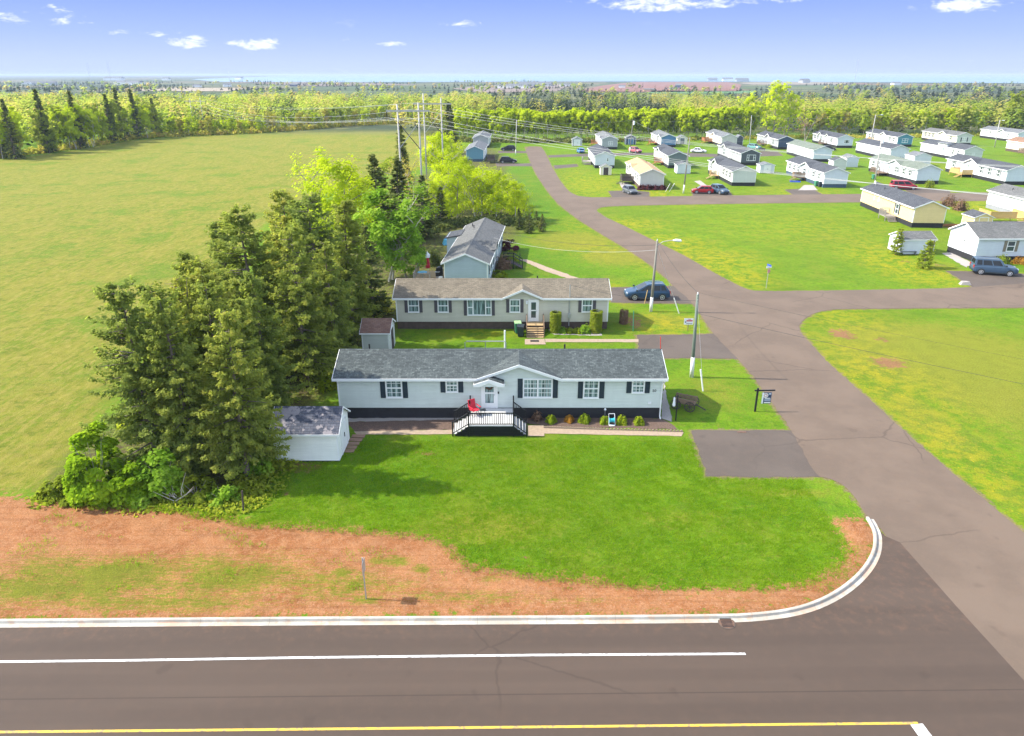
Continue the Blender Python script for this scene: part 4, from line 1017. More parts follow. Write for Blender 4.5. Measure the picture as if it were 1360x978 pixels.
# ---- the taupe home behind
WY2 = G(650, 437.2).y; xl2, xr2 = G(527.8, 437.2).x, G(806.5, 437.2).x; L2 = xr2 - xl2; cx2 = (xl2 + xr2) / 2
def f2(zx0, zx1, zy0, zy1): return front(500 + zx0 / 3.778, 500 + zx1 / 3.778, 350 + zy0 / 3.778, 350 + zy1 / 3.778, WY2)
w2 = []
for a, b_, c_, d_, st in ((158, 214, 179, 246, 'dhp'), (307, 361, 179, 246, 'dhp'), (455, 577, 180, 261, 'triple'), (668, 721, 180, 246, 'dhp'), (1030, 1084, 178, 245, 'dhp')):
    u, z, w, h = f2(a, b_, c_, d_); w2.append(('F', u - cx2, z, w, h, st, {'shut': 'shutter_plum', 'glass': 'glass_curt', 'sw': .28}))
w2 += [('R', .5, 1.5, .8, 1.1, 'dhp')]
du2, dz2, dw2, dh2 = f2(768, 808, 187, 290)
g2a = AT(666, 395, WY2 - .3).x - cx2; g2b = AT(722, 395, WY2 - .3).x - cx2
taupe = home('taupe sided home with tan roof and plum shutters behind the grey one', cx2, WY2 + 2.45, 0.0, L2, 4.9, .72, 3.05, 1.0, 'side_taupe', 'skirt_brown', 'roof_taupe',
             gables=[((g2a + g2b) / 2, (g2b - g2a) / 2 - .05, .72)], wins=w2, doors=[('F', du2 - cx2, dz2, {'w': dw2, 'h': dh2, 'detail': True, 'glass': 'glass'})], pipes=((f2(812, 816, 70, 80)[0] - cx2, .8),))
u, z, w, h = f2(966, 970, 100, 320); uu = u - cx2
v = MB(); v.tube([(uu, -2.45 - .09, .35), (uu, -2.45 - .09, 1.2)], .04, 6); v.tube([(uu, -2.45 - .09, 1.5), (uu, -2.45 - .09, 3.2), (uu, -2.6, 4.3)], .05, 6); v.box(uu - .12, uu + .12, -2.45 - .2, -2.45 - .004, 1.15, 1.55); v.build('service_mast', M['metal'], taupe)
u, z, w, h = f2(752, 757, 190, 202); MB().box(u - cx2 - .08, u - cx2 + .08, -2.45 - .14, -2.45 - .004, z, z + .25).build('wall_lamp', M['lamp_white'], taupe)
# its wooden front steps
u, z, w, h = f2(752, 836, 292, 300); stp = thing('wooden_steps', 'brown wooden front steps with rails at the taupe home', 'steps', (u, WY2 - .02, 0), 0)
b = MB(); b.box(-w/2, w/2, -1.1, -.02, dz2 - .09, dz2 - .03); b.build('landing', M['wood_tan'], stp)
b = MB()
for k in range(5): b.box(-w/2 + .02, w/2 - .02, -1.1 - .27 * (k + 1), -1.1 - .27 * k - .02, dz2 - .09 - (k + 1) * .125 - .05, dz2 - .09 - (k + 1) * .125)
b.build('treads', M['wood_tan'], stp)
b = MB()
for k in range(6): b.box(-w/2 + .04, w/2 - .04, -1.1 - .27 * k - .015, -1.1 - .27 * k, max(.01, dz2 - .09 - (k + 1) * .125 - .01), dz2 - .10 - k * .125 - .045)
b.build('risers', M['wood_dark'], stp)
for s in (-1, 1):
    r = MB(); r.bar((s * w/2, -.1, dz2 + .75), (s * w/2, -1.1, dz2 + .75), .05); r.bar((s * w/2, -1.1, dz2 + .75), (s * w/2, -2.4, .85), .05)
    for yy, z0, z1 in ((-.12, 0, dz2 + .75), (-1.1, 0, dz2 + .78), (-2.4, 0, .9)): r.bar((s * w/2, yy, z0), (s * w/2, yy, z1), .06)
    r.build('handrail', M['wood_brown'], stp)
c0 = G(508, 463.5)
shA, shB = AT(478, 450, 56.2), AT(522, 450, 56.2)
shed('small shed with brown gambrel roof beside the taupe home', (shA.x + shB.x) / 2 - .1, 56.2 + 1.5, 0, (shB.x - shA.x) - .5, 3.0, 2.05, .75, 'side_sage', 'roof_shed', 0, 'R', doormat='wood_dark', dw=1.3, ov=.1)

# ---- the aqua home end-on behind it
hA = AT(588.6, 347.4, 76.3); hB = AT(648.2, 347.4, 76.3)
ax = (hA.x + hB.x) / 2
aq_w = [('B', x, 1.45, w, 1.3, 'far', {'shut': 'shutter'}) for x, w in ((-8.2, .9), (-5.4, .9), (5.5, .9), (8.6, .9))] + [('B', -2.2, 1.2, 1.9, 1.5, 'fardouble', {'shut': 'shutter'})]
aqua = home('aqua sided home end-on with long grey roof beyond the taupe one', ax + .7, 76.3 + 10.3, R(-90) - .068, 20.6, 4.8, .7, 3.0, 1.0, 'side_aqua', 'skirt_grey', 'roof_grey', wins=aq_w, doors=[('B', 1.6, .75)], pipes=((-5.2, -.9), (-7.0, -1.3)), group='mini homes along the lanes')
MB().prism([(2.0, 3.22), (3.4, 4.0), (4.8, 3.22)], 'y', 0.4, 2.85).build('front_gable', M['roof_grey'], aqua)
MB().prism([(-6.8, .1), (-3.4, .1), (-3.4, 2.9), (-6.8, 2.9)], 'y', -4.2, -2.42).build('side_extension', M['side_aqua'], aqua)
MB().prism([(-4.4, 2.85), (-2.3, 3.25), (-2.3, 3.13), (-4.4, 2.73)], 'x', -7.0, -3.2).build('extension_roof', M['roof_dark'], aqua)

# ---- decks and steps
def deck(label, x, y, rz, w, d, h, mat, steps='F', group='wooden decks on the home fronts', solid=False, name='wooden_deck'):
    """local: back edge at y=0 against the wall, deck reaching to -d"""
    root = thing(name, label, 'deck', (x, y, 0), rz, group)
    MB().box(-w/2, w/2, -d, -.02, h - .08, h).build('deck_floor', M[mat], root)
    for xx in (-w/2 + .06, w/2 - .06):
        for yy in (-d + .06, -.12): MB().box(xx - .05, xx + .05, yy - .05, yy + .05, 0, h - .082).build('post', M[mat], root)
    def rail(p0, p1):
        r = MB(); p0 = Vector(p0); p1 = Vector(p1); L_ = (p1 - p0).length
        up = Vector((0, 0, 1))
        if solid:
            n = max(3, int(L_ / .16)); 
            for i in range(n): 
                a = p0.lerp(p1, (i + .08) / n); c = p0.lerp(p1, (i + .92) / n); r.bar(a + up * .5, c + up * .5, .03, .98)
        else:
            n = max(3, int(L_ / .2))
            for i in range(n + 1): q = p0.lerp(p1, i / n); r.bar(q, q + up * .92, .05 if i % 5 else .1)
        r.bar(p0 + up * .96, p1 + up * .96, .12, .05)
        return r
    e = .05
    rail((-w/2 + e, -.1, h), (-w/2 + e, -d + e, h)).build('railing', M[mat], root)
    if steps == 'F':
        rail((-w/2 + e, -d + e, h), (w/2 - 1.2, -d + e, h)).build('railing', M[mat], root); rail((w/2 - e, -.1, h), (w/2 - e, -d + e, h)).build('railing', M[mat], root)
        s = MB()
        for k in range(4): s.box(w/2 - 1.15, w/2 - .1, -d - .28 * (k + 1), -d - .28 * k - .01, h * (1 - (k + 1) / 5) - .05, h * (1 - (k + 1) / 5))
    else:
        rail((-w/2 + e, -d + e, h), (w/2 - e, -d + e, h)).build('railing', M[mat], root)
        s = MB()
        for k in range(4): s.box(w/2 + .28 * k + .01, w/2 + .28 * (k + 1), -d + .15, -.2, h * (1 - (k + 1) / 5) - .05, h * (1 - (k + 1) / 5))
    s.build('stair_treads', M[mat], root)
    return root

# ---- homes of the estate: near gable corners and far corner as seen, axes along the lots
def est(label, a, b_, c_, **kw):
    """a: near end, street-side corner; b: near end, other corner; c: far end, street-side corner (photo positions on the ground)"""
    A, B_, C_ = G(*a), G(*b_), G(*c_)
    L = kw.pop('L', None) or (C_ - A).length
    d = (C_ - A).normalized(); th = math.atan2(-d.y, -d.x)              # local +x points to the near end
    if 'th' in kw: th = kw.pop('th'); d = Vector((-math.cos(th), -math.sin(th), 0))
    Wd = kw.pop('Wd', 4.9)
    nrm = Vector((-math.sin(th), math.cos(th), 0))                       # local +y, away from the street side
    c = A + d * (L / 2) + nrm * (Wd / 2)
    return home(label, c.x, c.y, th, L, Wd, **kw), c, th, L
def fw(xs, sh=None, w=.95, h=1.25, z=1.4, st='far'): return [('F', x, z, w, h, st, ({'shut': sh, 'sw': .3} if sh else {})) for x in xs]
TH = R(-91)
E_ = {}
def put_deck(key, u, w, d, h, mat, label, **kw):
    root, c, th, L = E_[key]
    p_ = c + Vector((math.cos(th) * u, math.sin(th) * u, 0)) + Vector((math.sin(th), -math.cos(th), 0)) * (2.45 + .06)
    return deck(label, p_.x, p_.y, th, w, d, h, mat, **kw)
E_[1] = est('pale blue grey home with slate roof and a tiny white shed at its gable', (789.9, 223.8), (815.9, 223.8), (776.8, 208), L=21, th=TH, side='side_bluewhite', roof='roof_dark', wins=fw((-8, -4, 4, 8), 'shutter_grey') + [('R', .7, 1.7, .55, .8, 'far')], doors=[('F', 0, .75)])
put_deck(1, .5, 3.4, 2.4, .75, 'wood_grey', 'grey wooden deck on the street side of the home beside the tiny white shed', steps='R')
E_[2] = est('white home with tan roof behind a dark plank deck', (849.2, 251.9), (883, 252.9), (829.7, 226.3), L=22, th=TH, side='side_beige', roof='roof_tan', skirt='skirt_brown', wins=fw((-9, -6, 4.5, 7.5), 'shutter_grey'), doors=[('F', 1.5, .75)], gables=[(-2, 2.2, .6)], accent='side_beige')
put_deck(2, 1.6, 4.2, 2.6, .75, 'wood_dark', 'dark plank deck with privacy screen on the tan roofed home', solid=True)
E_[3] = est('small grey home with a wide gable window at the birch edge', (799, 198.7), (820, 199.2), (787.8, 189.5), L=22, th=TH, side='side_white', roof='roof_mid', accent='side_grey', wins=fw((-8, -4, 3, 7), 'shutter_grey') + [('R', 0.3, 1.3, 1.4, 1.2, 'fardouble')], doors=[('F', -1, .75)], gables=[(5, 2.0, .6)])
put_deck(3, -3, 3, 2, .75, 'wood_orange', 'small reddish deck at the grey home by the birch edge')
E_[4] = est('white home with a bright navy blue gable by the birch wood', (877.4, 195.7), (897.3, 196.2), (860, 189.5), L=20, th=TH, side='side_white', roof='roof_mid', accent='side_blue', wins=fw((-7, -4, 3, 6), 'shutter_grey'), doors=[('F', 0, .75)], gables=[(6.5, 2.0, .6)])
put_deck(4, 1.0, 4, 2.2, .75, 'wood_orange', 'reddish wooden deck at the navy blue gabled home')
E_[5] = est('taupe home with a dark slate green gable and small orange steps', (887, 223.8), (913.7, 223.8), (864, 210), L=22, th=TH, side='side_beige', roof='roof_dark', accent='side_greentgrey', wins=fw((-8.5, -5.5, 5.5, 8.5), None, .9, 1.5) + fw((-2,), None, 1.6, 1.5, 1.2, 'fardouble'), doors=[('F', 2.4, .75)], gables=[(-3.2, 2.6, .7)])
put_deck(5, 3.2, 2.8, 2.0, .75, 'wood_orange', 'small orange wooden deck on the dark slate gabled home')
E_[6] = est('white home with sage gable and slate roof above two parked cars', (971.7, 247.3), (1004.4, 247.3), (935.3, 231.5), L=21.5, th=TH, side='side_sage', roof='roof_dark', wins=fw((3, 5.6, 8.4), 'shutter_plum') + fw((-8.4,), 'shutter_plum'), doors=[('F', -1.6, .75)], gables=[(-4.6, 2.3, .85)])
put_deck(6, -1.4, 2.8, 1.6, .75, 'wood_tan', 'tan wooden steps and deck at the sage gabled home')
E_[7] = est('taupe home with a charcoal gable and a wide picture window in it', (982.9, 220), (1010, 220), (950.7, 204.4), L=24, th=TH, side='side_grey', roof='roof_dark', accent='side_charcoal', wins=fw((4, 7.5), None, .7, 1.6) + fw((-5,), None, 2.0, 1.8, 1.0, 'fardouble') + [('R', .2, 1.2, 2.3, 1.5, 'triple')], doors=[('F', 0, .75)], gables=[(-5, 2.4, .8)])
E_[8] = est('off white home with mid grey roof and an orange brown deck', (957.8, 195.3), (977.3, 195), (929.7, 188), L=22, th=TH, side='side_ivory', roof='roof_mid', accent='side_beige', wins=fw((-8, -5, 5, 8), None), doors=[('F', -1, .75)], gables=[(0, 2.2, .7)])
put_deck(8, -3.2, 5.5, 2.6, .8, 'wood_orange', 'long orange brown deck on the off white home', solid=True)
E_[9] = est('grey home with a navy gable and white porch gable at the wood edge', (1032.3, 198.9), (1054, 199), (1001.8, 189.5), L=22, th=TH, side='side_grey', roof='roof_dark', accent='side_navy', wins=fw((-8.5, -5.5), None, .8, 1.6) + fw((6.2,), None, 1.7, 1.6, 1.1, 'fardouble'), doors=[('F', 1.0, .75)], gables=[(.5, 2.4, .9)])
put_deck(9, -1.5, 3.5, 2.0, .75, 'wood_brown', 'brown deck at the navy gabled home by the wood')
E_[10] = est('white home with four dark shuttered windows and two small dormers', (1111, 196.8), (1133.5, 196.8), (1073, 189.7), L=21.5, th=TH, side='side_bluewhite', roof='roof_dark', wins=fw((-8.6, -6.2, -3.4, 5.6), 'shutter') + [('R', .5, 1.4, 1.7, 1.1, 'triple')], doors=[('F', 1.2, .75)], gables=[(-4.2, 1.3, .7), (2.0, 1.2, .55)])
put_deck(10, 1.2, 2.6, 1.8, .75, 'wood_brown', 'small brown steps and deck at the home with two dormers')
E_[11] = est('plain home with pale green grey roof and a blank white side', (1079, 215.2), (1104.4, 215.2), (1038, 209), L=21, th=TH, side='side_bluewhite', roof='roof_green', wins=[('F', -4.5, 1.7, .5, .8, 'far')], gables=[])
E_[12] = est('white home with blue grey gable, patio deck and blue tarp', (1092.6, 249.5), (1125.9, 249), (1039, 229.5), L=23, th=TH, side='side_bluewhite', roof='roof_dark', skirt='skirt_navy', accent='side_bluewhite', wins=fw((-9.5, -6.6, -3.8, 5.5, 8.6), 'shutter_grey') + fw((0,), 'shutter_grey', 1.3), doors=[('F', 2.6, .75)], gables=[(.6, 3.0, .85)])
put_deck(12, .2, 2.6, 2.2, .75, 'wood_brown', 'brown lattice deck at the white home with the blue tarp', solid=True)
E_[13] = est('white home with a teal gable and white gable window', (1190.3, 195.3), (1212.8, 195.3), (1144.3, 187), L=23, th=TH, side='side_white', roof='roof_dark', accent='side_teal', wins=fw((-9, -6, 6, 8.8), 'shutter_grey') + [('R', 0, 1.3, 1.9, 1.3, 'fardouble')], doors=[('F', .4, .75)], gables=[(1.4, 2.2, .8)])
put_deck(13, -3.0, 5.0, 2.2, .75, 'wood_new', 'yellow new wood deck at the teal gabled home')
E_[14] = est('long white home with dark roof in the middle of the second row', (1181, 213.5), (1206, 213), (1125.9, 205), L=22, th=TH, side='side_bluewhite', roof='roof_dark', wins=[('F', -3, 1.7, .5, .8, 'far'), ('F', 4, 1.7, .5, .8, 'far')], gables=[])
E_[15] = est('white home with green grey roof and red minivan at its gable', (1215.4, 244.8), (1249.6, 244.8), (1147, 226.4), L=23, th=TH, side='side_bluewhite', roof='roof_green', accent='side_bluewhite', wins=fw((-9.5, -7, 5.6, 8.4), 'shutter_grey') + fw((2.4,), 'shutter_grey', 1.5, 1.3, 1.35, 'fardouble'), doors=[('F', -1.0, .75)], gables=[(1.2, 3.0, .85)])
put_deck(15, -3.4, 4.6, 2.2, .75, 'wood_brown', 'brown deck and steps at the green roofed home')
E_[16] = est('cream home with brown roof and a sage gable with black shutters', (1269, 193.2), (1290, 193.7), (1216.9, 186.6), L=22.5, th=TH, side='side_ivory', roof='roof_grey', accent='side_sage', wins=fw((-9, -6.5, -4, 7.5), 'shutter_brown', .9, 1.4) + [('R', 0, 1.2, 1.6, 1.3, 'fardouble', {'shut': 'shutter'})], doors=[('F', 2.2, .75)], gables=[(2.2, 2.4, .8)])
E_[17] = est('white home with a raised roof box and a sage grey gable', (1278.3, 215.0), (1302.4, 214.5), (1212.3, 205), L=23, th=TH, side='side_white', roof='roof_dark', accent='side_sage', wins=fw((6, 8.5), None) + [('R', 0, 1.7, .8, .6, 'far')], doors=[('F', 1, .75)], gables=[])
r17 = E_[17][0]; MB().box(-2.2, 2.6, -2.55, -.4, 2.95, 3.95).build('roof_dormer', M['side_white'], r17); MB().prism([(-2.8, 3.9), (-.2, 4.25), (-.2, 4.15), (-2.8, 3.78)], 'x', -2.5, 2.9).build('dormer_roof', M['roof_mid'], r17)
for x in (-1.2, 1.4): add_window(r17, 0, 5.1, 'F', x, 3.3, 1.0, .5, 'far')
E_[18] = est('white home with blue grey gable and a bare plywood porch', (1333.5, 245.9), (1366, 246), (1249.2, 226.4), L=23.5, th=TH, side='side_bluewhite', roof='roof_dark', accent='side_bluewhite', wins=fw((-8.6, 2.6, 5.6, 9), 'shutter_grey', .9, 1.4), doors=[('F', -2.6, .75)], gables=[(-1.6, 2.8, .9)])
put_deck(18, -2.6, 5.2, 2.6, .75, 'wood_new', 'raw pale plywood porch deck on the white home', solid=True)
E_[19] = est('white and pale blue home at the far end of the last row', (1349.9, 189.6), (1372, 190), (1289.6, 185), L=22, th=TH, side='side_bluewhite', roof='roof_mid', wins=fw((-5, 5.5), None), doors=[('F', 1.8, .75)], gables=[(1.8, 1.9, .7)])
E_[20] = est('ivory home with reddish brown roof behind the plywood porch', (1402, 211), (1424, 211), (1299.3, 202.4), L=23, th=TH, side='side_ivory', roof='roof_brown', skirt='skirt_brown', wins=[('F', -3, 1.7, .6, .8, 'far'), ('F', 6, 1.3, .9, 1.4, 'far', {'shut': 'shutter'})], doors=[('F', 3.2, .75)], gables=[])
put_deck(20, 1.0, 5, 2.4, .75, 'wood_brown', 'reddish brown deck on the ivory home with brown roof')
E_[21] = est('large pale home with grey roof beside an orange wood privacy deck', (1440, 314), (1490, 314), (1263, 268.7), L=24.5, th=TH, side='side_white', roof='roof_grey', skirt='skirt_grey', wins=[('F', 3.6, 1.2, .9, 1.7, 'far', {'shut': 'shutter_grey'})], doors=[], gables=[], pipes=((-8, -1.2), (2, -1.0)))
E_[22] = est('cream yellow home with dark roof standing alone on the dandelion lawn', (1210, 302.6), (1254, 304), (1125.8, 273.5), L=20.3, th=R(-93.2), Wd=4.75, side='side_cream', roof='roof_dark', skirt='skirt_dark', wins=[('F', -4.6, 1.9, .35, .7, 'far'), ('F', -2.8, 1.9, .45, .7, 'far'), ('F', 4.4, 1.1, 1.1, 1.6, 'far', {'shut': 'shutter'})], doors=[], gables=[], dish=(-8.8, -.8), pipes=((-4.5, -1.0),), detail=True)
put_deck(22, 3.6, 2.6, 1.7, .75, 'wood_grey', 'small grey deck with steps on the cream yellow home', steps='R')
# the home at the picture's lower right runs across
a = G(1290.5, 348); Lr = 21.0
wr_ = [('F', AT(1337, 340, a.y).x - a.x - Lr/2, 1.35, 1.05, 1.35, 'dhp', {'shut': 'shutter_brown'}), ('F', 4, 1.35, 1.1, 1.35, 'dhp', {'shut': 'shutter_brown'}), ('L', .3, 1.9, .45, .8, 'far')]
home('white gabled home with taupe roof behind the dark blue SUV', a.x + Lr/2 + .1, a.y + 3.0, R(.8), Lr, 6.0, .75, 3.05, 1.35, 'side_bluewhite', 'skirt_dark', 'roof_grey', wins=wr_, doors=[('F', 1, .75)], pipes=())
b_ = G(632, 215.2)
home('dark teal gabled home half hidden by the lime trees beside the lane end', b_.x - .1, b_.y + 9.5, R(-91), 18, 4.8, .65, 3.0, 1.0, 'side_white', 'skirt_navy', 'roof_mid', accent='side_darkteal', wins=[], doors=[('B', 2, .7)], pipes=())
b_ = G(638.5, 196.8)
home('grey home with pale roof behind the dark teal gabled one', b_.x + .2, b_.y + 9, R(-91), 17, 5.0, .65, 3.0, 1.1, 'side_white', 'skirt_dark', 'roof_mid', accent='side_grey', wins=[('B', 3, 1.4, .9, 1.2, 'far')], doors=[], pipes=())
dk_ = G(654, 218.5); deck('dark slatted stair deck beside the dark teal gabled home', dk_.x - 1.6, dk_.y + 4, R(90), 4, 2.2, .8, 'wood_dark', solid=True)

# ---- sheds of the estate
def est_shed(label, a, b_, depth, h, rise, side, roof, rz=R(-91), door='R', dm='wood_dark', dwf=.45):
    A, B_ = G(*a), G(*b_); w = (B_ - A).length; c = (A + B_) / 2
    return shed(label, c.x, c.y + depth / 2, rz, depth, w, h, rise, side, roof, 0 if door else None, door or 'R', 'garden sheds between the homes', dm, dw=w * dwf)
est_shed('tiny white shed with dark door against the pale blue home gable', (797.3, 233), (811.8, 233), 1.8, 1.85, .6, 'side_ivory', 'roof_mid')
est_shed('small grey shed alone on the grass at the end of the lane', (760, 194.3), (773, 194.3), 3.0, 2.1, .8, 'side_grey', 'roof_mid', dm='side_white', dwf=.6)
est_shed('dark blue shed with white trim near the birch trunks', (831, 192.5), (844.5, 192.5), 3.2, 2.3, .9, 'side_navy', 'roof_mid', dm='side_blue')
est_shed('cream shed with grey door between the navy and the off white home', (899.5, 192), (912.5, 192), 3.2, 2.1, .8, 'side_ivory', 'roof_mid', dm='shutter_grey', dwf=.42)
est_shed('white shed behind the wooden utility pole on the lawn', (899.5, 231.3), (916.5, 231), 3.4, 2.0, .55, 'side_bluewhite', 'roof_dark', door=None)
est_shed('charcoal shed behind the off white home', (977.2, 193.5), (986.3, 193.5), 3.2, 2.5, .8, 'side_charcoal', 'roof_mid', door=None)
est_shed('pale plastic sided shed between the charcoal and the white homes', (1009.5, 230.6), (1027.5, 230.4), 3.0, 1.9, .5, 'side_bluewhite', 'roof_mid', dm='white')
est_shed('slate blue shed at the right of the blue grey gabled home', (1123.5, 222.6), (1138.8, 222.6), 4.0, 2.3, .7, 'side_bluewhite', 'roof_mid', door=None)
est_shed('low green grey shed in front of the slate blue shed', (1106, 226), (1123, 226), 3.2, 2.2, .7, 'side_sage', 'roof_dark', door=None)
est_shed('pale shed showing over the green grey roof', (1213, 221), (1235, 221), 5, 2.5, .8, 'side_bluewhite', 'roof_mid', door=None)
est_shed('cream shed with slate roof tucked behind the white gabled home', (1291, 305.5), (1316, 305.8), 3.2, 1.9, .6, 'side_cream', 'roof_dark', dm='side_cream')
sA, sB = G(1196.5, 338.8), G(1232, 335.6)
shed('white lawn shed with taupe roof behind the two young pines', (sA.x + sB.x) / 2, sA.y + 1.9, R(2), sB.x - sA.x, 3.4, 2.0, .7, 'side_bluewhite', 'roof_grey', 1.6, 'F', None, 'wood_brown', dw=.9)
# privacy deck between them
pk = G(1322, 297); deck('orange wood privacy deck beside the large pale home', pk.x + 1.2, pk.y + 2.6, R(-2), 5.4, 3.4, 1.0, 'wood_new', solid=True)
# ------------------------------------------------------------------ vehicles
PAINT = {k: car_paint('paint_' + k, c) for k, c in dict(navy=(0.022, 0.055, 0.105), black=(0.015, 0.016, 0.019), red=(0.28, 0.012, 0.016), crimson=(0.30, 0.02, 0.035), white=(0.70, 0.71, 0.72), grey=(0.10, 0.11, 0.12), slate=(0.05, 0.085, 0.13), blue=(0.03, 0.20, 0.45), teal=(0.10, 0.25, 0.24), pinkred=(0.36, 0.10, 0.12)).items()}
M['lens_red'] = plain('lens_red', (0.45, 0.02, 0.02), 0.2, 0.1); M['lens_clear'] = plain('lens_clear', (0.65, 0.68, 0.70), 0.15, 0.1, spec=0.8)
KINDS = {  # L, W, H, ground clearance, belt height, hood z, cabin x: rear base, rear top, front top, front base
    'suv': (4.65, 1.84, 1.70, .24, 1.04, 1.00, -2.20, -1.72, .10, 1.28),
    'boxsuv': (4.75, 1.95, 1.86, .30, 1.14, 1.10, -2.32, -2.26, .42, .95),
    'hatch': (4.2, 1.76, 1.50, .18, .92, .90, -2.0, -1.55, .35, 1.15),
    'sedan': (4.7, 1.82, 1.46, .18, .92, .90, -1.85, -1.05, .35, 1.25),
    'van': (5.1, 1.98, 1.78, .20, 1.02, 1.00, -2.45, -2.30, .75, 1.75)}
_carc = {}
def car_meshes(kind):
    if kind in _carc: return _carc[kind]
    L, W_, H, gc, be, hz, r0, r1, f1, f0 = KINDS[kind]
    hl = L / 2; hw = W_ / 2
    # lower body: cross sections along x
    st = [(-hl, .80, gc + .18, be - .22), (-hl + .07, .93, gc + .06, be - .08), (-hl + .3, .98, gc, be - .01), (-hl * .55, 1.0, gc - .02, be), (0, 1.0, gc - .02, be), (f0 - .05, 1.0, gc - .02, be - .0), (f0 + .25, .985, gc, hz), (hl - .45, .95, gc, hz - .07), (hl - .14, .88, gc + .04, hz - .17), (hl, .72, gc + .14, hz - .34)]
    b = MB(); V = []; F = []
    ring = [(-.82, 0.0), (-.97, .12), (-1.0, .45), (-.985, .78), (-.90, .97), (-.55, 1.0), (0, 1.0), (.55, 1.0), (.90, .97), (.985, .78), (1.0, .45), (.97, .12), (.82, 0.0)]
    n = len(ring)
    for x, wf, z0, z1 in st:
        for y, zf in ring: V.append((x, y * hw * wf, z0 + (z1 - z0) * zf))
    for k in range(len(st) - 1):
        for i in range(n):
            j = (i + 1) % n; F.append((k * n + i, k * n + j, (k + 1) * n + j, (k + 1) * n + i))
    F += [tuple(reversed(range(n))), tuple(range((len(st) - 1) * n, len(st) * n))]
    b.mesh(V, F)
    # greenhouse
    wb, wt = hw * .92, hw * .74
    zt = H - .05
    def cabp(x, s, z):
        f = (z - be) / (zt - be); return (x, s * (wb + (wt - wb) * f), z)
    lowz = be - .03
    base = [cabp(r0, -1, lowz), cabp(f0, -1, lowz), cabp(f0, 1, lowz), cabp(r0, 1, lowz)]
    top = [cabp(r1, -1, zt), cabp(f1, -1, zt), cabp(f1, 1, zt), cabp(r1, 1, zt)]
    crown = [(r1 + .15, -wt * .8, H), (f1 - .2, -wt * .8, H), (f1 - .2, wt * .8, H), (r1 + .15, wt * .8, H)]
    b.mesh(base + top + crown, [(0, 1, 5, 4), (1, 2, 6, 5), (2, 3, 7, 6), (3, 0, 4, 7), (4, 5, 9, 8), (5, 6, 10, 9), (6, 7, 11, 10), (7, 4, 8, 11), (8, 9, 10, 11)])
    body = b.data('body', PAINT['grey'], smooth=False)
    # windows proud of the greenhouse faces
    def quad(A, B, C, D, ins=(.1, .1, .12, .12), off=.006):
        A, B, C, D = map(Vector, (A, B, C, D))       # A-B low edge, D-C high edge
        def P(u, v): return A.lerp(B, u).lerp(D.lerp(C, u), v)
        q = [P(ins[0], ins[2]), P(1 - ins[1], ins[2]), P(1 - ins[1], 1 - ins[3]), P(ins[0], 1 - ins[3])]
        nn = (q[1] - q[0]).cross(q[3] - q[0]).normalized()
        return q, nn
    wins = []
    cen = Vector(((r0 + f0) / 2, 0, be + .2))
    def pane(A, B, C, D, ins):
        q, nn = quad(A, B, C, D, ins)
        if nn.dot(q[0] - cen) < 0: nn = -nn
        m_ = MB(); lo = [p_ - nn * .02 for p_ in q]; hi = [p_ + nn * .008 for p_ in q]
        m_.mesh(lo + hi, [(0, 1, 2, 3), (4, 5, 6, 7), (0, 1, 5, 4), (1, 2, 6, 5), (2, 3, 7, 6), (3, 0, 4, 7)])
        return m_.data('pane', M['glass_car'])
    wins.append(('windscreen', pane(base[1], base[2], top[2], top[1], (.06, .06, .16, .06))))
    wins.append(('rear_window', pane(base[0], base[3], top[3], top[0], (.1, .1, .22, .10))))
    for s in (0, 1):
        A, B, C, D = (base[0], base[1], top[1], top[0]) if s == 0 else (base[3], base[2], top[2], top[3])
        def mid(u): return Vector(A).lerp(Vector(B), u), Vector(D).lerp(Vector(C), u)
        spl = [0.05, .26, .60, .93] if kind != 'sedan' else [.10, .5, .92]
        for u0, u1 in zip(spl[:-1], spl[1:]):
            a0, d0 = mid(u0 + .012); a1, d1 = mid(u1 - .012); wins.append(('side_window', pane(a0, a1, d1, d0, (.02, .02, .10, .12))))
    # dark sills, arches, bumpers, roof rails
    t_ = MB()
    wr_ = .35 if kind in ('suv', 'boxsuv', 'van') else .32
    wx = (-hl + .85, hl - .90)
    for x in wx:
        for s in (-1, 1):
            n_ = 12; pts = [(x + (wr_ + .09) * math.cos(math.pi * i / n_), wr_ - .02 + (wr_ + .09) * math.sin(math.pi * i / n_)) for i in range(n_ + 1)]
            t_.prism(pts, 'y', *sorted((s * (hw * .90), s * (hw + .006))))
    for s in (-1, 1): t_.box(wx[0] + .4, wx[1] - .4, *sorted((s * hw * .93, s * (hw + .01))), gc - .03, gc + .12)
    t_.box(-hl - .03, -hl + .2, -hw * .78, hw * .78, gc + .1, gc + .32); t_.box(hl - .25, hl + .03, -hw * .66, hw * .66, gc + .1, gc + .36)
    for s in (-1, 1): t_.box(f0 - .12, f0 + .06, *sorted((s * hw * .97, s * (hw + .17))), be + .02, be + .16)
    trim = t_.data('trim', M['dark_plastic'])
    w = MB(); w.tube([(0, -.11, 0), (0, -.085, 0), (0, .085, 0), (0, .11, 0)], [wr_ - .04, wr_, wr_, wr_ - .04], 20); tyre = w.data('wheel', M['rubber'])
    w = MB(); w.tube([(0, -.115, 0), (0, .115, 0)], wr_ * .3, 10)
    for i in range(5):
        a = 2 * math.pi * i / 5; w.bar((0, -.117, 0), (wr_ * .6 * math.cos(a), -.117, wr_ * .6 * math.sin(a)), .09, .02); w.bar((0, .117, 0), (wr_ * .6 * math.cos(a), .117, wr_ * .6 * math.sin(a)), .09, .02)
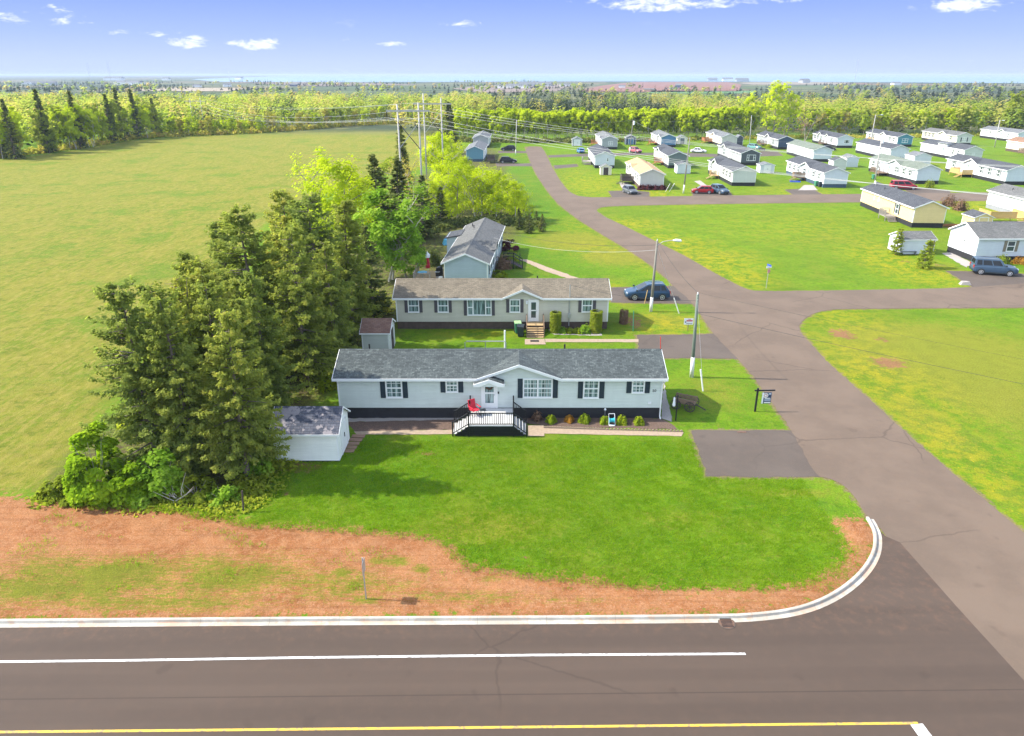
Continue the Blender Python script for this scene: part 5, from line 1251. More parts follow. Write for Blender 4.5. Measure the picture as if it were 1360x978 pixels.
    for k in range(18):
        a, a2 = 2 * math.pi * k / 18, 2 * math.pi * (k + 1) / 18
        for yy in (-.116, .116): w.bar((wr_ * .62 * math.cos(a), yy, wr_ * .62 * math.sin(a)), (wr_ * .62 * math.cos(a2), yy, wr_ * .62 * math.sin(a2)), .03, .06)
    rim = w.data('rim', M['rim'])
    hlm = MB().box(-.1, .02, -.2, .2, -.08, .08).data('headlight', M['lens_clear']); tlm = MB().box(-.03, .06, -.14, .14, -.16, .16).data('tail_light', M['lens_red'])
    _carc[kind] = dict(body=body, wins=wins, trim=trim, tyre=tyre, rim=rim, wx=wx, wr=wr_, hl=hl, hw=hw, hlm=hlm, tlm=tlm, hz=hz, be=be, H=H, r1=r1, f1=f1, wt=wt)
    return _carc[kind]
def car(name, label, x, y, rz, kind, paint, cat='car', group='cars parked on the drives', rails=False):
    c = car_meshes(kind); root = thing(name, label, cat, (x, y, .014), rz, group)
    key = (kind, paint)
    if key not in _carc:
        me = c['body'].copy(); me.materials.clear(); me.materials.append(PAINT[paint]); _carc[key] = me
    link('body', _carc[key], root)
    for nm, me in c['wins']: link(nm, me, root)
    link('trim', c['trim'], root)
    for x_ in c['wx']:
        for s in (-1, 1):
            o = link('wheel', c['tyre'], root, (x_, s * (c['hw'] - .09), c['wr'])); link('rim', c['rim'], o)
    for s in (-1, 1):
        link('headlight', c['hlm'], root, (c['hl'] - .10, s * c['hw'] * .62, c['hz'] - .26)); link('tail_light', c['tlm'], root, (-c['hl'] + .03, s * c['hw'] * .74, c['be'] - .2))
    if rails:
        for s in (-1, 1): MB().bar((c['r1'] + .3, s * c['wt'] * .86, c['H'] + .06), (c['f1'] - .3, s * c['wt'] * .86, c['H'] + .06), .04).build('roof_rail', M['metal'], root)
    return root
def carpx(name, label, px, py, deg, kind, paint, **k):
    q = G(px, py); return car(name, label, q.x, q.y, R(deg), kind, paint, **k)
carpx('parked_suv', 'dark navy SUV parked on the drive beside the white footed lamp pole', 858.5, 396.5, 181, 'suv', 'navy', rails=True)
carpx('parked_suv', 'boxy dark blue SUV on the drive by the white gabled home', 1318, 364, -17, 'boxsuv', 'slate', rails=True)
carpx('parked_suv', 'black SUV on the drive of the dark teal gabled home', 675, 216.8, 0, 'suv', 'black')
carpx('parked_suv', 'black SUV behind the white footed pole near the lane end', 675, 200.5, 180, 'suv', 'black')
carpx('parked_car', 'bright blue hatchback beside the pale blue home', 771, 203.2, 98, 'hatch', 'blue')
carpx('parked_car', 'dark grey hatchback in front of the dark plank deck', 836.5, 257, -75, 'hatch', 'grey')
carpx('parked_car', 'pinkish red car by the pole with the transformer', 843.5, 203, -60, 'suv', 'pinkred')
carpx('parked_car', 'white car on the drive by the orange brown deck', 927.5, 203, -20, 'sedan', 'white')
carpx('parked_car', 'red hatchback parked at the kerb beside a blue car', 932.5, 257, 172, 'hatch', 'red')
carpx('parked_suv', 'slate blue SUV parked beside the red hatchback', 955, 257, -70, 'suv', 'slate')
carpx('parked_car', 'greenish grey car in front of the navy gabled home', 1001.5, 198.5, -60, 'suv', 'teal')
carpx('parked_car', 'black car parked in front of the home with two dormers', 1099, 200, -12, 'sedan', 'black')
carpx('parked_minivan', 'crimson minivan at the end of the green roofed home', 1199, 251.5, -8, 'van', 'crimson', cat='minivan')
# ------------------------------------------------------------------ trees
def quads_from(P, U, Wv):
    """centres P, half vectors U and W: one quad each"""
    n = len(P); V = np.empty((n, 4, 3), np.float32)
    V[:, 0] = P - U - Wv; V[:, 1] = P + U - Wv; V[:, 2] = P + U + Wv; V[:, 3] = P - U + Wv
    return V.reshape(-1, 3), np.arange(n * 4, dtype=np.int32).reshape(n, 4)
def rand_dirs(n, r):
    a = r.normal(size=(n, 3)); return a / (np.linalg.norm(a, axis=1, keepdims=True) + 1e-9)
def orth(D, r):
    q = rand_dirs(len(D), r); q = np.cross(D, q); return q / (np.linalg.norm(q, axis=1, keepdims=True) + 1e-9)

def quads_n(P, N, size, r, asp=.8):
    """quads facing roughly along N"""
    N = N / (np.linalg.norm(N, axis=1, keepdims=True) + 1e-9); U = orth(N, r); Wv = np.cross(N, U)
    return quads_from(P, U * size * .55, Wv * size * .55 * asp)
def spruce(seed, h, rad, dens=1.0, size=.16, mult=2.4, bare=.07, ragged=.35, leafmat='leaf_spruce', peak=.75):
    r = np.random.default_rng(seed)
    P = []; U = []; Wd = []; T = []
    lean = r.normal(size=2) * .02
    tb = MB(); tb.tube([(lean[0] * z * z / h, lean[1] * z * z / h, z) for z in np.linspace(0, h * .97, 9)], list(np.linspace(.022 * h + .02, .012, 9)), 8)
    z = bare * h
    lobes = r.uniform(.72, 1.2, 7)
    while z < h * .985:
        t = z / h; L0 = rad * min(1.0, (t + .12) / .22) * (1 - t) ** peak + .10
        nb = max(4, int((6 + 5 * (1 - t)) * dens))
        for k in range(nb):
            an = r.uniform(0, 2 * math.pi); L = L0 * r.uniform(1 - ragged, 1.12) * np.interp((an / (2 * math.pi) * 7) % 7, range(8), list(lobes) + [lobes[0]])
            el0 = .45 * t - .12 + r.normal() * .09
            d = np.array([math.cos(an), math.sin(an)])
            ns = max(5, int(L / .16 * dens))
            s = (np.arange(ns) + r.uniform(0, 1, ns)) / ns * .78 + .22
            zz = z + L * (el0 * s - .22 * s ** 1.4 + .20 * s ** 3)
            rr = L * s
            side = np.array([-d[1], d[0]])
            spread = .34 * L * (1 - s) ** .7 * s ** .3 + .06
            m_ = max(2, int(3.2 * dens * mult))
            for q in range(m_):
                off = r.uniform(-1, 1, ns) * spread
                c = np.stack([d[0] * (rr + .35 * np.abs(off)) + side[0] * off, d[1] * (rr + .35 * np.abs(off)) + side[1] * off, zz - .20 * np.abs(off) + r.normal(size=ns) * .07], 1)
                tw = np.stack([d[0] * .8 + side[0] * np.sign(off) * .6, d[1] * .8 + side[1] * np.sign(off) * .6, np.full(ns, -.12) + r.normal(size=ns) * .30], 1) + r.normal(size=(ns, 3)) * .25
                tw /= np.linalg.norm(tw, axis=1, keepdims=True)
                P.append(c); sz = size * r.uniform(.6, 1.3, ns)[:, None]
                U.append(tw * sz * .62); nn = np.cross(tw, np.array([d[0] * .65, d[1] * .65, .85]) + r.normal(size=(ns, 3)) * .40); nn /= (np.linalg.norm(nn, axis=1, keepdims=True) + 1e-9); Wd.append(nn * sz * .30)
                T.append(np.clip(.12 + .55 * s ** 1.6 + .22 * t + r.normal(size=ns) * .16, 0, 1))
            if k % 3 == 0 and L > .6:
                e = (d[0] * L * .75, d[1] * L * .75, z + L * (el0 * .75 - .07)); tb.tube([(0, 0, z), e], [.035 + .004 * h * (1 - t), .008], 4, caps=False)
        z += r.uniform(.20, .34) / dens ** .5 * (1 + .25 * (1 - t))
    P, U, Wd, T = map(np.concatenate, (P, U, Wd, T))
    P[:, 0] += lean[0] * P[:, 2] ** 2 / h; P[:, 1] += lean[1] * P[:, 2] ** 2 / h
    V, Q = quads_from(P, U, Wd)
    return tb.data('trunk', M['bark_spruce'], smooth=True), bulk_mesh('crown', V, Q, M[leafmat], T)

def decid(seed, h, rad, leaves=5200, size=.17, base=.22, leafmat='leaf_lime', bark='bark_birch', stems=1, clusters=90, tall=1.0, airy=.30, upright=.5, trunk_r=None):
    """trunk with forking limbs; small leaf faces gathered round the twig ends"""
    r = np.random.default_rng(seed); tb = MB(); tips = []
    tr = trunk_r or (.010 * h + .03)
    def grow(p, d, L, rd, lev):
        q = p; pts = [tuple(p)]; n = 4
        for i in range(n):
            d = d + r.normal(size=3) * .10; d[2] += .03 * upright; d = d / np.linalg.norm(d); q = q + d * L / n; pts.append(tuple(q))
            if lev < 2 and i >= 1:
                for _ in range(2 if lev == 0 else 1):
                    a = r.uniform(0, 2 * math.pi); up = upright + r.normal() * .15
                    dd = d * up + np.array([math.cos(a), math.sin(a), .25]) * (1 - up * .45); dd /= np.linalg.norm(dd)
                    grow(q.copy(), dd, L * r.uniform(.28, .44), rd * .5, lev + 1)
        tb.tube(pts, list(np.linspace(rd, rd * .35, n + 1)), 6 if lev == 0 else 4, caps=False)
        tips.append(q)
    for k in range(stems):
        a = r.uniform(0, 2 * math.pi); o = np.array([math.cos(a), math.sin(a), 0]) * (.0 if stems == 1 else rad * .25)
        d = np.array([math.cos(a) * .12 * (stems > 1), math.sin(a) * .12 * (stems > 1), 1.0])
        L = h * .80 * r.uniform(.85, 1.0)
        grow(o, d / np.linalg.norm(d), L, tr, 0)
    # leaf clumps: round the real twig tips and through an uneven crown volume
    tips = np.array(tips); lim = tips[tips[:, 2] > base * h]
    nc = clusters; cz = base * h + (h * (1 - base)) * r.beta(1.6, 1.5, nc)
    t = (cz - base * h) / (h * (1 - base)); prof = np.sin(np.clip(t, 0, 1) ** .75 * math.pi) ** .55 * rad
    an = r.uniform(0, 2 * math.pi, nc); rr = prof * np.sqrt(r.uniform(.12, 1, nc)) * (1 + .22 * np.sin(3 * an + seed))
    C = np.stack([rr * np.cos(an), rr * np.sin(an), cz], 1)
    if len(lim): C = np.concatenate([C, lim])
    n_each = max(3, leaves // len(C)); cs = airy * rad * r.uniform(.55, 1.25, len(C))
    ct = r.uniform(0, 1, len(C))
    P = np.repeat(C, n_each, 0) + rand_dirs(n_each * len(C), r) * (np.repeat(cs, n_each) * r.uniform(0, 1, n_each * len(C)) ** .5)[:, None] * np.array([1, 1, .8 * tall])
    D = rand_dirs(len(P), r); sz = size * r.uniform(.55, 1.3, len(P))[:, None]
    T = np.clip(np.repeat(ct, n_each) * .65 + r.uniform(0, .35, len(P)), 0, 1)
    P[:, 2] = np.maximum(P[:, 2], .05)
    cen = np.array([0, 0, h * (base + 1) * .45]); rel = (P - cen) / np.array([rad, rad, h * .4]); N = rel * .55 + np.array([-.4, 0, .85]) + D * .55
    V, Q = quads_n(P, N, sz, r)
    return tb.data('trunk', M[bark], smooth=True), bulk_mesh('crown', V, Q, M[leafmat], T)

def tree(name, label, mesh, x, y, rz=0.0, sc=1.0, group=None, cat='tree', tall=1.0):
    o = thing(name, label, cat, (x, y, 0), rz, group); o.scale = (sc, sc, sc * tall)
    link('trunk', mesh[0], o); link('crown', mesh[1], o)
    return o
SP = [spruce(11, 11.5, 3.4, peak=.40, ragged=.55), spruce(12, 11.5, 3.2, ragged=.55, peak=.44), spruce(13, 11.5, 3.5, bare=.14, peak=.42, ragged=.5), spruce(14, 11.5, 3.3, ragged=.5, peak=.38)]
SPD = [spruce(21, 10, 2.2, .8, .26, 1.4, leafmat='leaf_sprdark', ragged=.3, peak=.8), spruce(22, 10, 2.0, .8, .26, 1.4, leafmat='leaf_sprdark', peak=.85)]
DL = [decid(31, 7.5, 2.1, 5200, .15, .20, 'leaf_lime', 'bark_birch', 1), decid(32, 7.5, 2.3, 5600, .15, .15, 'leaf_lime', 'bark_grey', 2), decid(33, 7.5, 1.9, 4600, .15, .2, 'leaf_lime', 'bark_birch', 3)]
DG = [decid(41, 8, 2.6, 7000, .17, .15, 'leaf_green', 'bark_birch', 2), decid(42, 8, 2.4, 6500, .17, .12, 'leaf_green', 'bark_grey', 1)]
DB = [decid(45, 9, 2.2, 1500, .13, .2, 'leaf_bud', 'bark_grey', 2, 60, airy=.25)]
def put(nm, lab, mesh, px, py, top, grp=None, rz=None, href=11.5, wide=1.0, cat='tree'):
    q = G(px, py); a = PITCH - math.atan((PCY - top) / FOC); hh = CAM_H - q.y * math.tan(a)
    s = hh / href
    o = tree(nm, lab, mesh, q.x, q.y, random.uniform(0, 6.28) if rz is None else rz, s * wide, grp, cat, 1.0 / wide)
    return o
ROW = 'old spruces and mixed trees along the hay field'
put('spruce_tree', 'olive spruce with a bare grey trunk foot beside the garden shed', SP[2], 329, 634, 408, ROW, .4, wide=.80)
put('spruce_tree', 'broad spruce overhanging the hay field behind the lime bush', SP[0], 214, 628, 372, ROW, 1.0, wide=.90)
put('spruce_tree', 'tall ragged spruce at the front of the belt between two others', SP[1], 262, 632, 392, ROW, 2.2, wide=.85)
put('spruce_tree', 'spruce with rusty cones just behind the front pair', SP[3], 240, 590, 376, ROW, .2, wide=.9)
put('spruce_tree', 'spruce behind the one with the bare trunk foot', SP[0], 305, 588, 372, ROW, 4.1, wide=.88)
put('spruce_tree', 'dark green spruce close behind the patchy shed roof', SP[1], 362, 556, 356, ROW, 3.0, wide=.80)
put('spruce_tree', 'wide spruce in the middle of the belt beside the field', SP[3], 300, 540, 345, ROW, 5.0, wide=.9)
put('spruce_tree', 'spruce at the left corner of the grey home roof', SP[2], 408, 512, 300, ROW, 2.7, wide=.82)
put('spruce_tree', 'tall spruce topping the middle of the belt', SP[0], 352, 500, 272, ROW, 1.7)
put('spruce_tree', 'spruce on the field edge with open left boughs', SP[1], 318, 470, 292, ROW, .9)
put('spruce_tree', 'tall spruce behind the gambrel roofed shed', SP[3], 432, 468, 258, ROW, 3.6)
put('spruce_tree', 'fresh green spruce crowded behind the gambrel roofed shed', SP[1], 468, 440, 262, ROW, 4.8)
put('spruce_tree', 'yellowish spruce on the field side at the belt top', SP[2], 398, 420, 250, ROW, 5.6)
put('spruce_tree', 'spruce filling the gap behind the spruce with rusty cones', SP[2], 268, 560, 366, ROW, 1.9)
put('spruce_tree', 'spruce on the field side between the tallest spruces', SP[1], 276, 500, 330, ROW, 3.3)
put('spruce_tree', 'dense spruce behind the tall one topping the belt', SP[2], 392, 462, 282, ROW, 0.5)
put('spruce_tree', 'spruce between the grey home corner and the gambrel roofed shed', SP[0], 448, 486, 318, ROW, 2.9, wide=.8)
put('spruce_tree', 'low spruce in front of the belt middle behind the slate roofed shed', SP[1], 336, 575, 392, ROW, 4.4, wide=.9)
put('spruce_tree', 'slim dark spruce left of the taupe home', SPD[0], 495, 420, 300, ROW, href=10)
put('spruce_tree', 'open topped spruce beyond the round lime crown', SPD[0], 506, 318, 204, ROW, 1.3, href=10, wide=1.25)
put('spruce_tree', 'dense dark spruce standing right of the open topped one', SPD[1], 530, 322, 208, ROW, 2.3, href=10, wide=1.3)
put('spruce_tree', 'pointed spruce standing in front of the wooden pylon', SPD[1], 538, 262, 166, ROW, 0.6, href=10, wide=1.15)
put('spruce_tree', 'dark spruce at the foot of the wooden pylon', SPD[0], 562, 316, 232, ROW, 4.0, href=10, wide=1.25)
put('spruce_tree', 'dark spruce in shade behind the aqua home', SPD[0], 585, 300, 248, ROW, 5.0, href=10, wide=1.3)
put('spruce_tree', 'spruce behind the pylon beside the far belt end', SPD[1], 600, 205, 135, ROW, 5.2, href=10, wide=1.2)
put('lime_tree', 'round lime green tree rising above the spruces at the field', DL[1], 446, 345, 206, ROW, 1.0, href=7.5, wide=.95)
put('lime_tree', 'lime green tree tucked beside the round crown', DL[0], 478, 330, 228, ROW, 2.0, href=7.5)
put('birch_tree', 'fresh green birch with white forked trunk left of the aqua home', DG[0], 512, 372, 252, ROW, .3, href=8)
put('birch_tree', 'bushy fresh green tree beside the aqua home deck', DG[1], 540, 372, 282, ROW, 2.0, href=8, wide=1.1)
put('birch_tree', 'pale budding tree with grey twigs between spruces and birch', DB[0], 470, 300, 225, ROW, 2.0, href=9)
put('birch_tree', 'grey twigged budding tree in front of the pylon foot', DB[0], 548, 300, 205, ROW, 1.0, href=9, wide=1.2)
LIME = 'lime green thicket of young trees behind the aqua home'
for i, (px, py, top) in enumerate([(590, 282, 213), (612, 292, 212), (636, 296, 222), (660, 296, 226), (684, 292, 240), (598, 262, 196), (618, 264, 208), (645, 268, 224), (672, 274, 232), (695, 282, 252), (588, 240, 178), (602, 236, 190), (582, 250, 175), (640, 285, 240), (575, 300, 240), (660, 285, 245), (598, 296, 255), (705, 292, 272)]):
    put('young_tree', 'young lime green tree in the thicket behind the aqua home', (DL + DG[:1])[i % 4] if i % 5 == 4 else DL[i % 3], px, py, top, LIME, href=7.5, wide=random.uniform(.85, 1.1))
for i, (px, py, top) in enumerate([(703, 310, 284), (719, 308, 284), (712, 300, 280), (690, 305, 276)]):
    put('small_spruce', ['small dark spruce, foremost by the lane side thicket', 'small pointed spruce on the mown grass by the lane', 'small spruce between two others at the thicket end', 'small spruce hidden in the lime thicket edge'][i], SPD[i % 2], px, py, top, 'small spruces at the thicket end', href=10, wide=1.35)

# ---- shrubs
def shrub(name, label, px, py, w, h, mat, seed, dens=900, size=.10, grp=None, box=False, bark='bark_grey', stems=4):
    q = G(px, py); r = np.random.default_rng(seed)
    o = thing(name, label, 'shrub', (q.x, q.y, 0), r.uniform(0, 6), grp)
    n = dens; d = rand_dirs(n, r); d[:, 2] = np.abs(d[:, 2]) * 1.0
    f = r.uniform(.25, 1, n) ** .4
    lum = 1 + .22 * np.sin(4 * np.arctan2(d[:, 1], d[:, 0]) + seed) * (1 if not box else .2)
    if box:
        an = r.uniform(0, 6.283, n); rr = w / 2 * r.uniform(.5, 1, n) ** .4; P = np.stack([rr * np.cos(an), rr * np.sin(an), h * r.uniform(0.02, 1, n)], 1)
    elif dens > 1400:
        nb_ = 16 + dens // 500; cb = rand_dirs(nb_, r); cb[:, 2] = np.abs(cb[:, 2]); cb *= (r.uniform(.25, .85, nb_) ** .6)[:, None] * np.array([w / 2, w / 2, h * .92])
        wh = r.integers(0, nb_, n); rs = w * r.uniform(.09, .22, nb_)[wh]; P = cb[wh] + d * np.array([1, 1, 1.1]) * (rs * r.uniform(.2, 1, n) ** .5)[:, None] - np.array([0, 0, .1])
    else: P = d * (f * lum)[:, None] * np.array([w / 2, w / 2, h])
    P[:, 2] = np.maximum(P[:, 2], .02)
    D = rand_dirs(n, r); sz = size * r.uniform(.6, 1.3, n)[:, None]
    V, Q = quads_n(P, P / np.array([w / 2, w / 2, h]) * .7 + np.array([0, 0, .7]) + D * .6, sz, r)
    cl = (np.sin(P[:, 0] * 7 / max(w, .5) + seed) * np.cos(P[:, 1] * 6 / max(w, .5)) + 1) / 2
    b = MB()
    for k in range(stems):
        a = 2 * math.pi * k / stems; b.tube([(0, 0, 0), (.25 * w * math.cos(a), .25 * w * math.sin(a), h * .7)], [.03, .01], 4)
    b.build('stem', M[bark], o)
    link('foliage', bulk_mesh('foliage', V, Q, M[mat], np.clip(.5 * cl + .5 * r.uniform(0, 1, n), 0, 1)), o)
    return o
BED = 'small shrubs in the mulch bed'
shrub('garden_shrub', 'dried brown twiggy shrub beside the porch stairs', 713, 558.5, .75, .62, 'leaf_brown', 1, 260, .10, BED)
shrub('garden_shrub', 'round yellow green shrub right of the dried brown one', 732, 561.5, .70, .52, 'leaf_yellow', 2, 900, .09, BED)
shrub('garden_shrub', 'orange leaved shrub in the mulch bed', 756, 560.5, .62, .45, 'leaf_orange', 3, 700, .09, BED)
shrub('garden_shrub', 'yellow green shrub between the orange one and the hose reel', 776, 561, .80, .56, 'leaf_yellow', 4, 1000, .09, BED)
shrub('garden_shrub', 'green shrub close at the left of the hose reel', 803, 562.5, .70, .48, 'leaf_yellow', 5, 800, .09, BED)
shrub('garden_shrub', 'yellow green shrub close at the right of the hose reel', 825.5, 563, .76, .54, 'leaf_yellow', 6, 1000, .09, BED)
shrub('garden_shrub', 'last yellow green shrub of the bed towards the downspout', 848.5, 563.5, .72, .50, 'leaf_yellow', 7, 950, .09, BED)
shrub('cedar_shrub', 'clipped columnar cedar beside the wooden steps', 737.5, 441.5, 1.0, 1.95, 'leaf_olive', 8, 3200, .11, 'clipped cedars at the taupe home', True)
shrub('cedar_shrub', 'clipped columnar cedar at the far end of the taupe home', 791, 441.5, 1.1, 2.05, 'leaf_olive', 9, 3400, .11, 'clipped cedars at the taupe home', True)
for i, (px, w, mt, lb) in enumerate(((747, .8, 'leaf_green', 'low green plant beside the first clipped cedar'), (756, .8, 'leaf_yellow', 'low yellow plant in the gravel bed'), (766, .9, 'leaf_yellow', 'low golden plant near the middle of the gravel bed'), (777, 1.1, 'leaf_green', 'leafy green plant beside the second clipped cedar'))):
    shrub('low_plant', lb, px, 442.5, w, .5 if i < 3 else .8, mt, 10 + i, 420, .11, 'low plants in the gravel bed')
shrub('dead_cedar', 'small rusty brown dead shrub on the lawn by the driveway', 828, 430, .8, 1.4, 'leaf_brown', 20, 700, .12, None, True)
shrub('corner_shrub', 'brown twiggy shrub at the aqua home wall', 668, 357, 2.0, 1.7, 'leaf_brown', 21, 1200, .14)
shrub('corner_shrub', 'bright yellow green shrub at the aqua home corner', 660, 369, 2.4, 1.1, 'leaf_yellow', 22, 1800, .13)
shrub('corner_shrub', 'round dark maroon shrub by the aqua home steps', 680, 349, 2.2, 1.8, 'leaf_olive', 23, 1500, .14)
shrub('corner_shrub', 'maroon bush beside the aqua home entrance stairs', 676, 332, 2.6, 2.0, 'leaf_maroon', 24, 1500, .15)
for i, px in enumerate((852, 861, 871, 880)): shrub('barberry_bush', 'low maroon barberry along the tan roofed home gable', px, 252.2, 1.9, 1.0, 'leaf_maroon', 30 + i, 700, .16, 'maroon barberries at the tan roofed home')
shrub('field_bush', 'bright lime bush at the corner of the spruce belt', 134, 657, 3.5, 5.3, 'leaf_bush', 40, 11000, .15, None, False, 'bark_grey', 7)
shrub('field_bush', 'lower part lime bush beside the red soil and spruces', 176, 662, 2.6, 2.3, 'leaf_bush', 41, 3600, .14)
shrub('field_bush', 'pale green elder bush under the front spruces', 218, 655, 3.4, 3.2, 'leaf_green', 42, 3800, .15)
shrub('field_bush', 'olive bush at the very edge of the hay field', 72, 660, 1.7, 1.1, 'leaf_olive', 43, 1500, .12)
shrub('field_bush', 'dark olive bush between the lime bush and the field edge', 104, 660, 2.2, 1.8, 'leaf_olive', 44, 2200, .13)
shrub('field_bush', 'yellow green undergrowth bush by the dead twigs', 262, 660, 2.4, 1.4, 'leaf_olive', 45, 1700, .12)
shrub('field_bush', 'bright low bush at the foot of the belt near the stake', 296, 664, 2.2, .9, 'leaf_green', 46, 1500, .12)
shrub('field_bush', 'green bush between spruce trunk and shed', 345, 625, 2.0, 1.3, 'leaf_green', 47, 1300, .12)
shrub('field_bush', 'small spruce like sapling against the shed wall', 372, 600, 1.5, 1.5, 'leaf_spruce', 48, 1600, .16)
shrub('field_bush', 'yellow brown bush behind the shed roof', 440, 512, 2.6, 1.6, 'leaf_yellow', 49, 1200, .14)
shrub('field_bush', 'tawny bush left of the taupe home', 506, 414, 2.6, 2.0, 'leaf_bud', 50, 1200, .15)
shrub('field_bush', 'dark bush by the aqua home deck', 574, 352, 2.4, 2.0, 'leaf_sprdark', 51, 1400, .16)
shrub('lot_bush', 'small green bush at the gable of the green roofed home', 1234, 249.5, 2.0, 1.5, 'leaf_olive', 52, 700, .16)
shrub('lot_bush', 'brown bush at the far corner of the large pale home', 1259, 273.5, 2.6, 1.8, 'leaf_brown', 53, 900, .18)
shrub('lot_bush', 'reddish brown bush along the large pale home wall', 1275, 279.5, 2.4, 1.8, 'leaf_brown', 54, 900, .18)
shrub('lot_bush', 'olive bush in front of the white gabled home', 1330, 352, 1.9, 1.2, 'leaf_olive', 55, 900, .13)
shrub('lot_bush', 'orange bush in front of the white gabled home', 1354, 350, 2.0, .9, 'leaf_orange', 56, 700, .13)
shrub('lot_bush', 'golden shrub in front of the navy gabled home', 1020, 196.5, 2.6, 1.3, 'leaf_yellow', 57, 500, .2)
PINE = [spruce(61, 4.2, 1.0, .9, .2, 1.3, .12, .3, 'leaf_olive', .5), spruce(62, 4.2, 1.35, .9, .2, 1.3, .08, .3, 'leaf_olive', .45)]
put('young_pine', 'slender young pine in front of the white lawn shed', PINE[0], 1189, 338.5, 303.5, 'young pines on the dandelion lawn', 1, href=4.2)
put('young_pine', 'bushier young pine nearer the drive of the dark blue SUV', PINE[1], 1226, 356, 320, 'young pines on the dandelion lawn', 2, href=4.2, wide=1.1)

# ---- the edge of the woods, tree by tree
FL = [decid(71, 10, 2.3, 3300, .34, .26, 'leaf_lime', 'bark_birch', 1, 46, 1.0, .28, .7, .09), decid(72, 10, 2.1, 3000, .34, .30, 'leaf_lime', 'bark_birch', 1, 42, 1.0, .28, .7, .08), decid(73, 10, 2.5, 3500, .34, .22, 'leaf_lime', 'bark_birch', 2, 50, 1.0, .28, .7, .08)]
FM = [decid(74, 13, 3.4, 2600, .42, .14, 'leaf_bud', 'bark_grey', 1, 60), decid(75, 13, 3.0, 2400, .42, .12, 'leaf_bud', 'bark_grey', 2, 60), decid(76, 13, 3.6, 2700, .42, .10, 'leaf_olive', 'bark_grey', 1, 60)]
FB = [decid(77, 10, 2.4, 420, .30, .2, 'leaf_brown', 'bark_grey', 2, 40)]
FS = [spruce(81, 15, 2.6, .42, .55, 1.3, .05, .3, 'leaf_sprdark', .95), spruce(82, 15, 2.2, .42, .55, 1.3, .05, .35, 'leaf_sprdark', 1.0)]
def along(P, n):
    P = [G(*q) for q in P]; seg = [(P[i + 1] - P[i]).length for i in range(len(P) - 1)]; tot = sum(seg); out = []
    for k in range(n):
        d = (k + .5) / n * tot
        for i, s in enumerate(seg):
            if d <= s or i == len(seg) - 1: out.append(P[i].lerp(P[i + 1], d / s)); break
            d -= s
    return out
ra = random.Random(5)
EDGE = 'trees along the far edge of the hay field'
kinds = ['lime', 'bud', 'olive', 'spruce', 'olive', 'lime', 'bud', 'lime', 'spruce', 'spruce', 'bare']
lab = {'lime': 'bright lime tree in the wood edge beyond the hay field', 'bud': 'tawny budding tree in the wood edge beyond the hay field', 'olive': 'olive green tree in the wood edge beyond the hay field', 'spruce': 'dark spruce in the wood edge beyond the hay field', 'bare': 'bare twigged tree in the wood edge beyond the hay field'}
nmk = {'lime': 'lime_tree', 'bud': 'budding_tree', 'olive': 'olive_tree', 'spruce': 'spruce_tree', 'bare': 'bare_tree'}
LEFT = [(-30, 214), (0, 210.5), (75, 201.5), (130, 193)]
MIDL = [(130, 193), (175, 185.5), (205, 183)]
for i, q in enumerate(along(LEFT, 15) + along(MIDL, 10)):
    k = ra.choice(kinds)
    me, hr = {'lime': (FL[2], 10), 'bud': (ra.choice(FM[:2]), 13), 'olive': (FM[2], 13), 'spruce': (ra.choice(FS), 15), 'bare': (FB[0], 10)}[k]
    hh = ra.uniform(10, 13.5) if k != 'spruce' else ra.uniform(13, 18.5)
    if k == 'bare': hh = ra.uniform(8, 11)
    o = tree(nmk[k], lab[k], me, q.x + ra.uniform(-2, 2), q.y + ra.uniform(0, 7), ra.uniform(0, 6), hh / hr * 1.0, EDGE, tall=1.0)
for i, (px, py, hh_) in enumerate(((12, 213, 16), (52, 206, 12), (92, 200, 17.5), (104, 198, 13), (141, 191.5, 16), (150, 190, 11), (204, 182, 14))):
    q = G(px, py); tree('spruce_tree', lab['spruce'], FS[i % 2], q.x, q.y + 3 + (i % 3) * 2, i * 1.1, hh_ / 15, EDGE)
BACK = [(212, 183), (300, 179), (340, 177.5), (420, 171.5), (465, 167.5), (535, 164.5), (580, 165)]
for i, q in enumerate(along(BACK, 34)):
    k = ra.choice(['lime', 'lime', 'olive', 'bud', 'bud'])
    me, hr = {'lime': (ra.choice(FL), 10), 'bud': (ra.choice(FM[:2]), 13), 'olive': (FM[2], 13)}[k]
    o = tree(nmk[k], lab[k], me, q.x, q.y + ra.uniform(0, 7), ra.uniform(0, 6), ra.uniform(5.2, 8.5) / hr, EDGE)
BIR = 'slim birches in a dense row behind the estate'
for i, q in enumerate(along([(612, 186), (680, 187), (760, 188.0), (860, 186.0), (960, 184), (1010, 183)], 92)):
    o = tree('birch_tree', 'slim lime green birch in the dense row behind the estate', FL[i % 3], q.x + ra.uniform(-1, 1), q.y + ra.uniform(-3, 8), ra.uniform(0, 6), ra.uniform(.90, 1.10), BIR)
for i, q in enumerate(along([(1075, 183), (1150, 181), (1230, 182), (1290, 179), (1400, 176)], 44)):
    k = ra.choice(['lime', 'lime', 'lime', 'olive', 'bud', 'bare'])
    me, hr = {'lime': (ra.choice(FL), 10), 'bud': (ra.choice(FM[:2]), 13), 'olive': (FM[2], 13), 'bare': (FB[0], 10)}[k]
    tree(nmk[k], {'lime': 'lime green tree behind the last row of homes', 'bud': 'tawny budding tree behind the last row of homes', 'olive': 'olive tree behind the last row of homes', 'bare': 'bare twigged tree behind the last row of homes'}[k], me, q.x, q.y + ra.uniform(0, 10), ra.uniform(0, 6), ra.uniform(7.5, 10) / hr, 'trees behind the last row of homes')
POP = [decid(91, 19, 4.4, 3400, .40, .12, 'leaf_lime', 'bark_grey', 2, 90, airy=.22)]
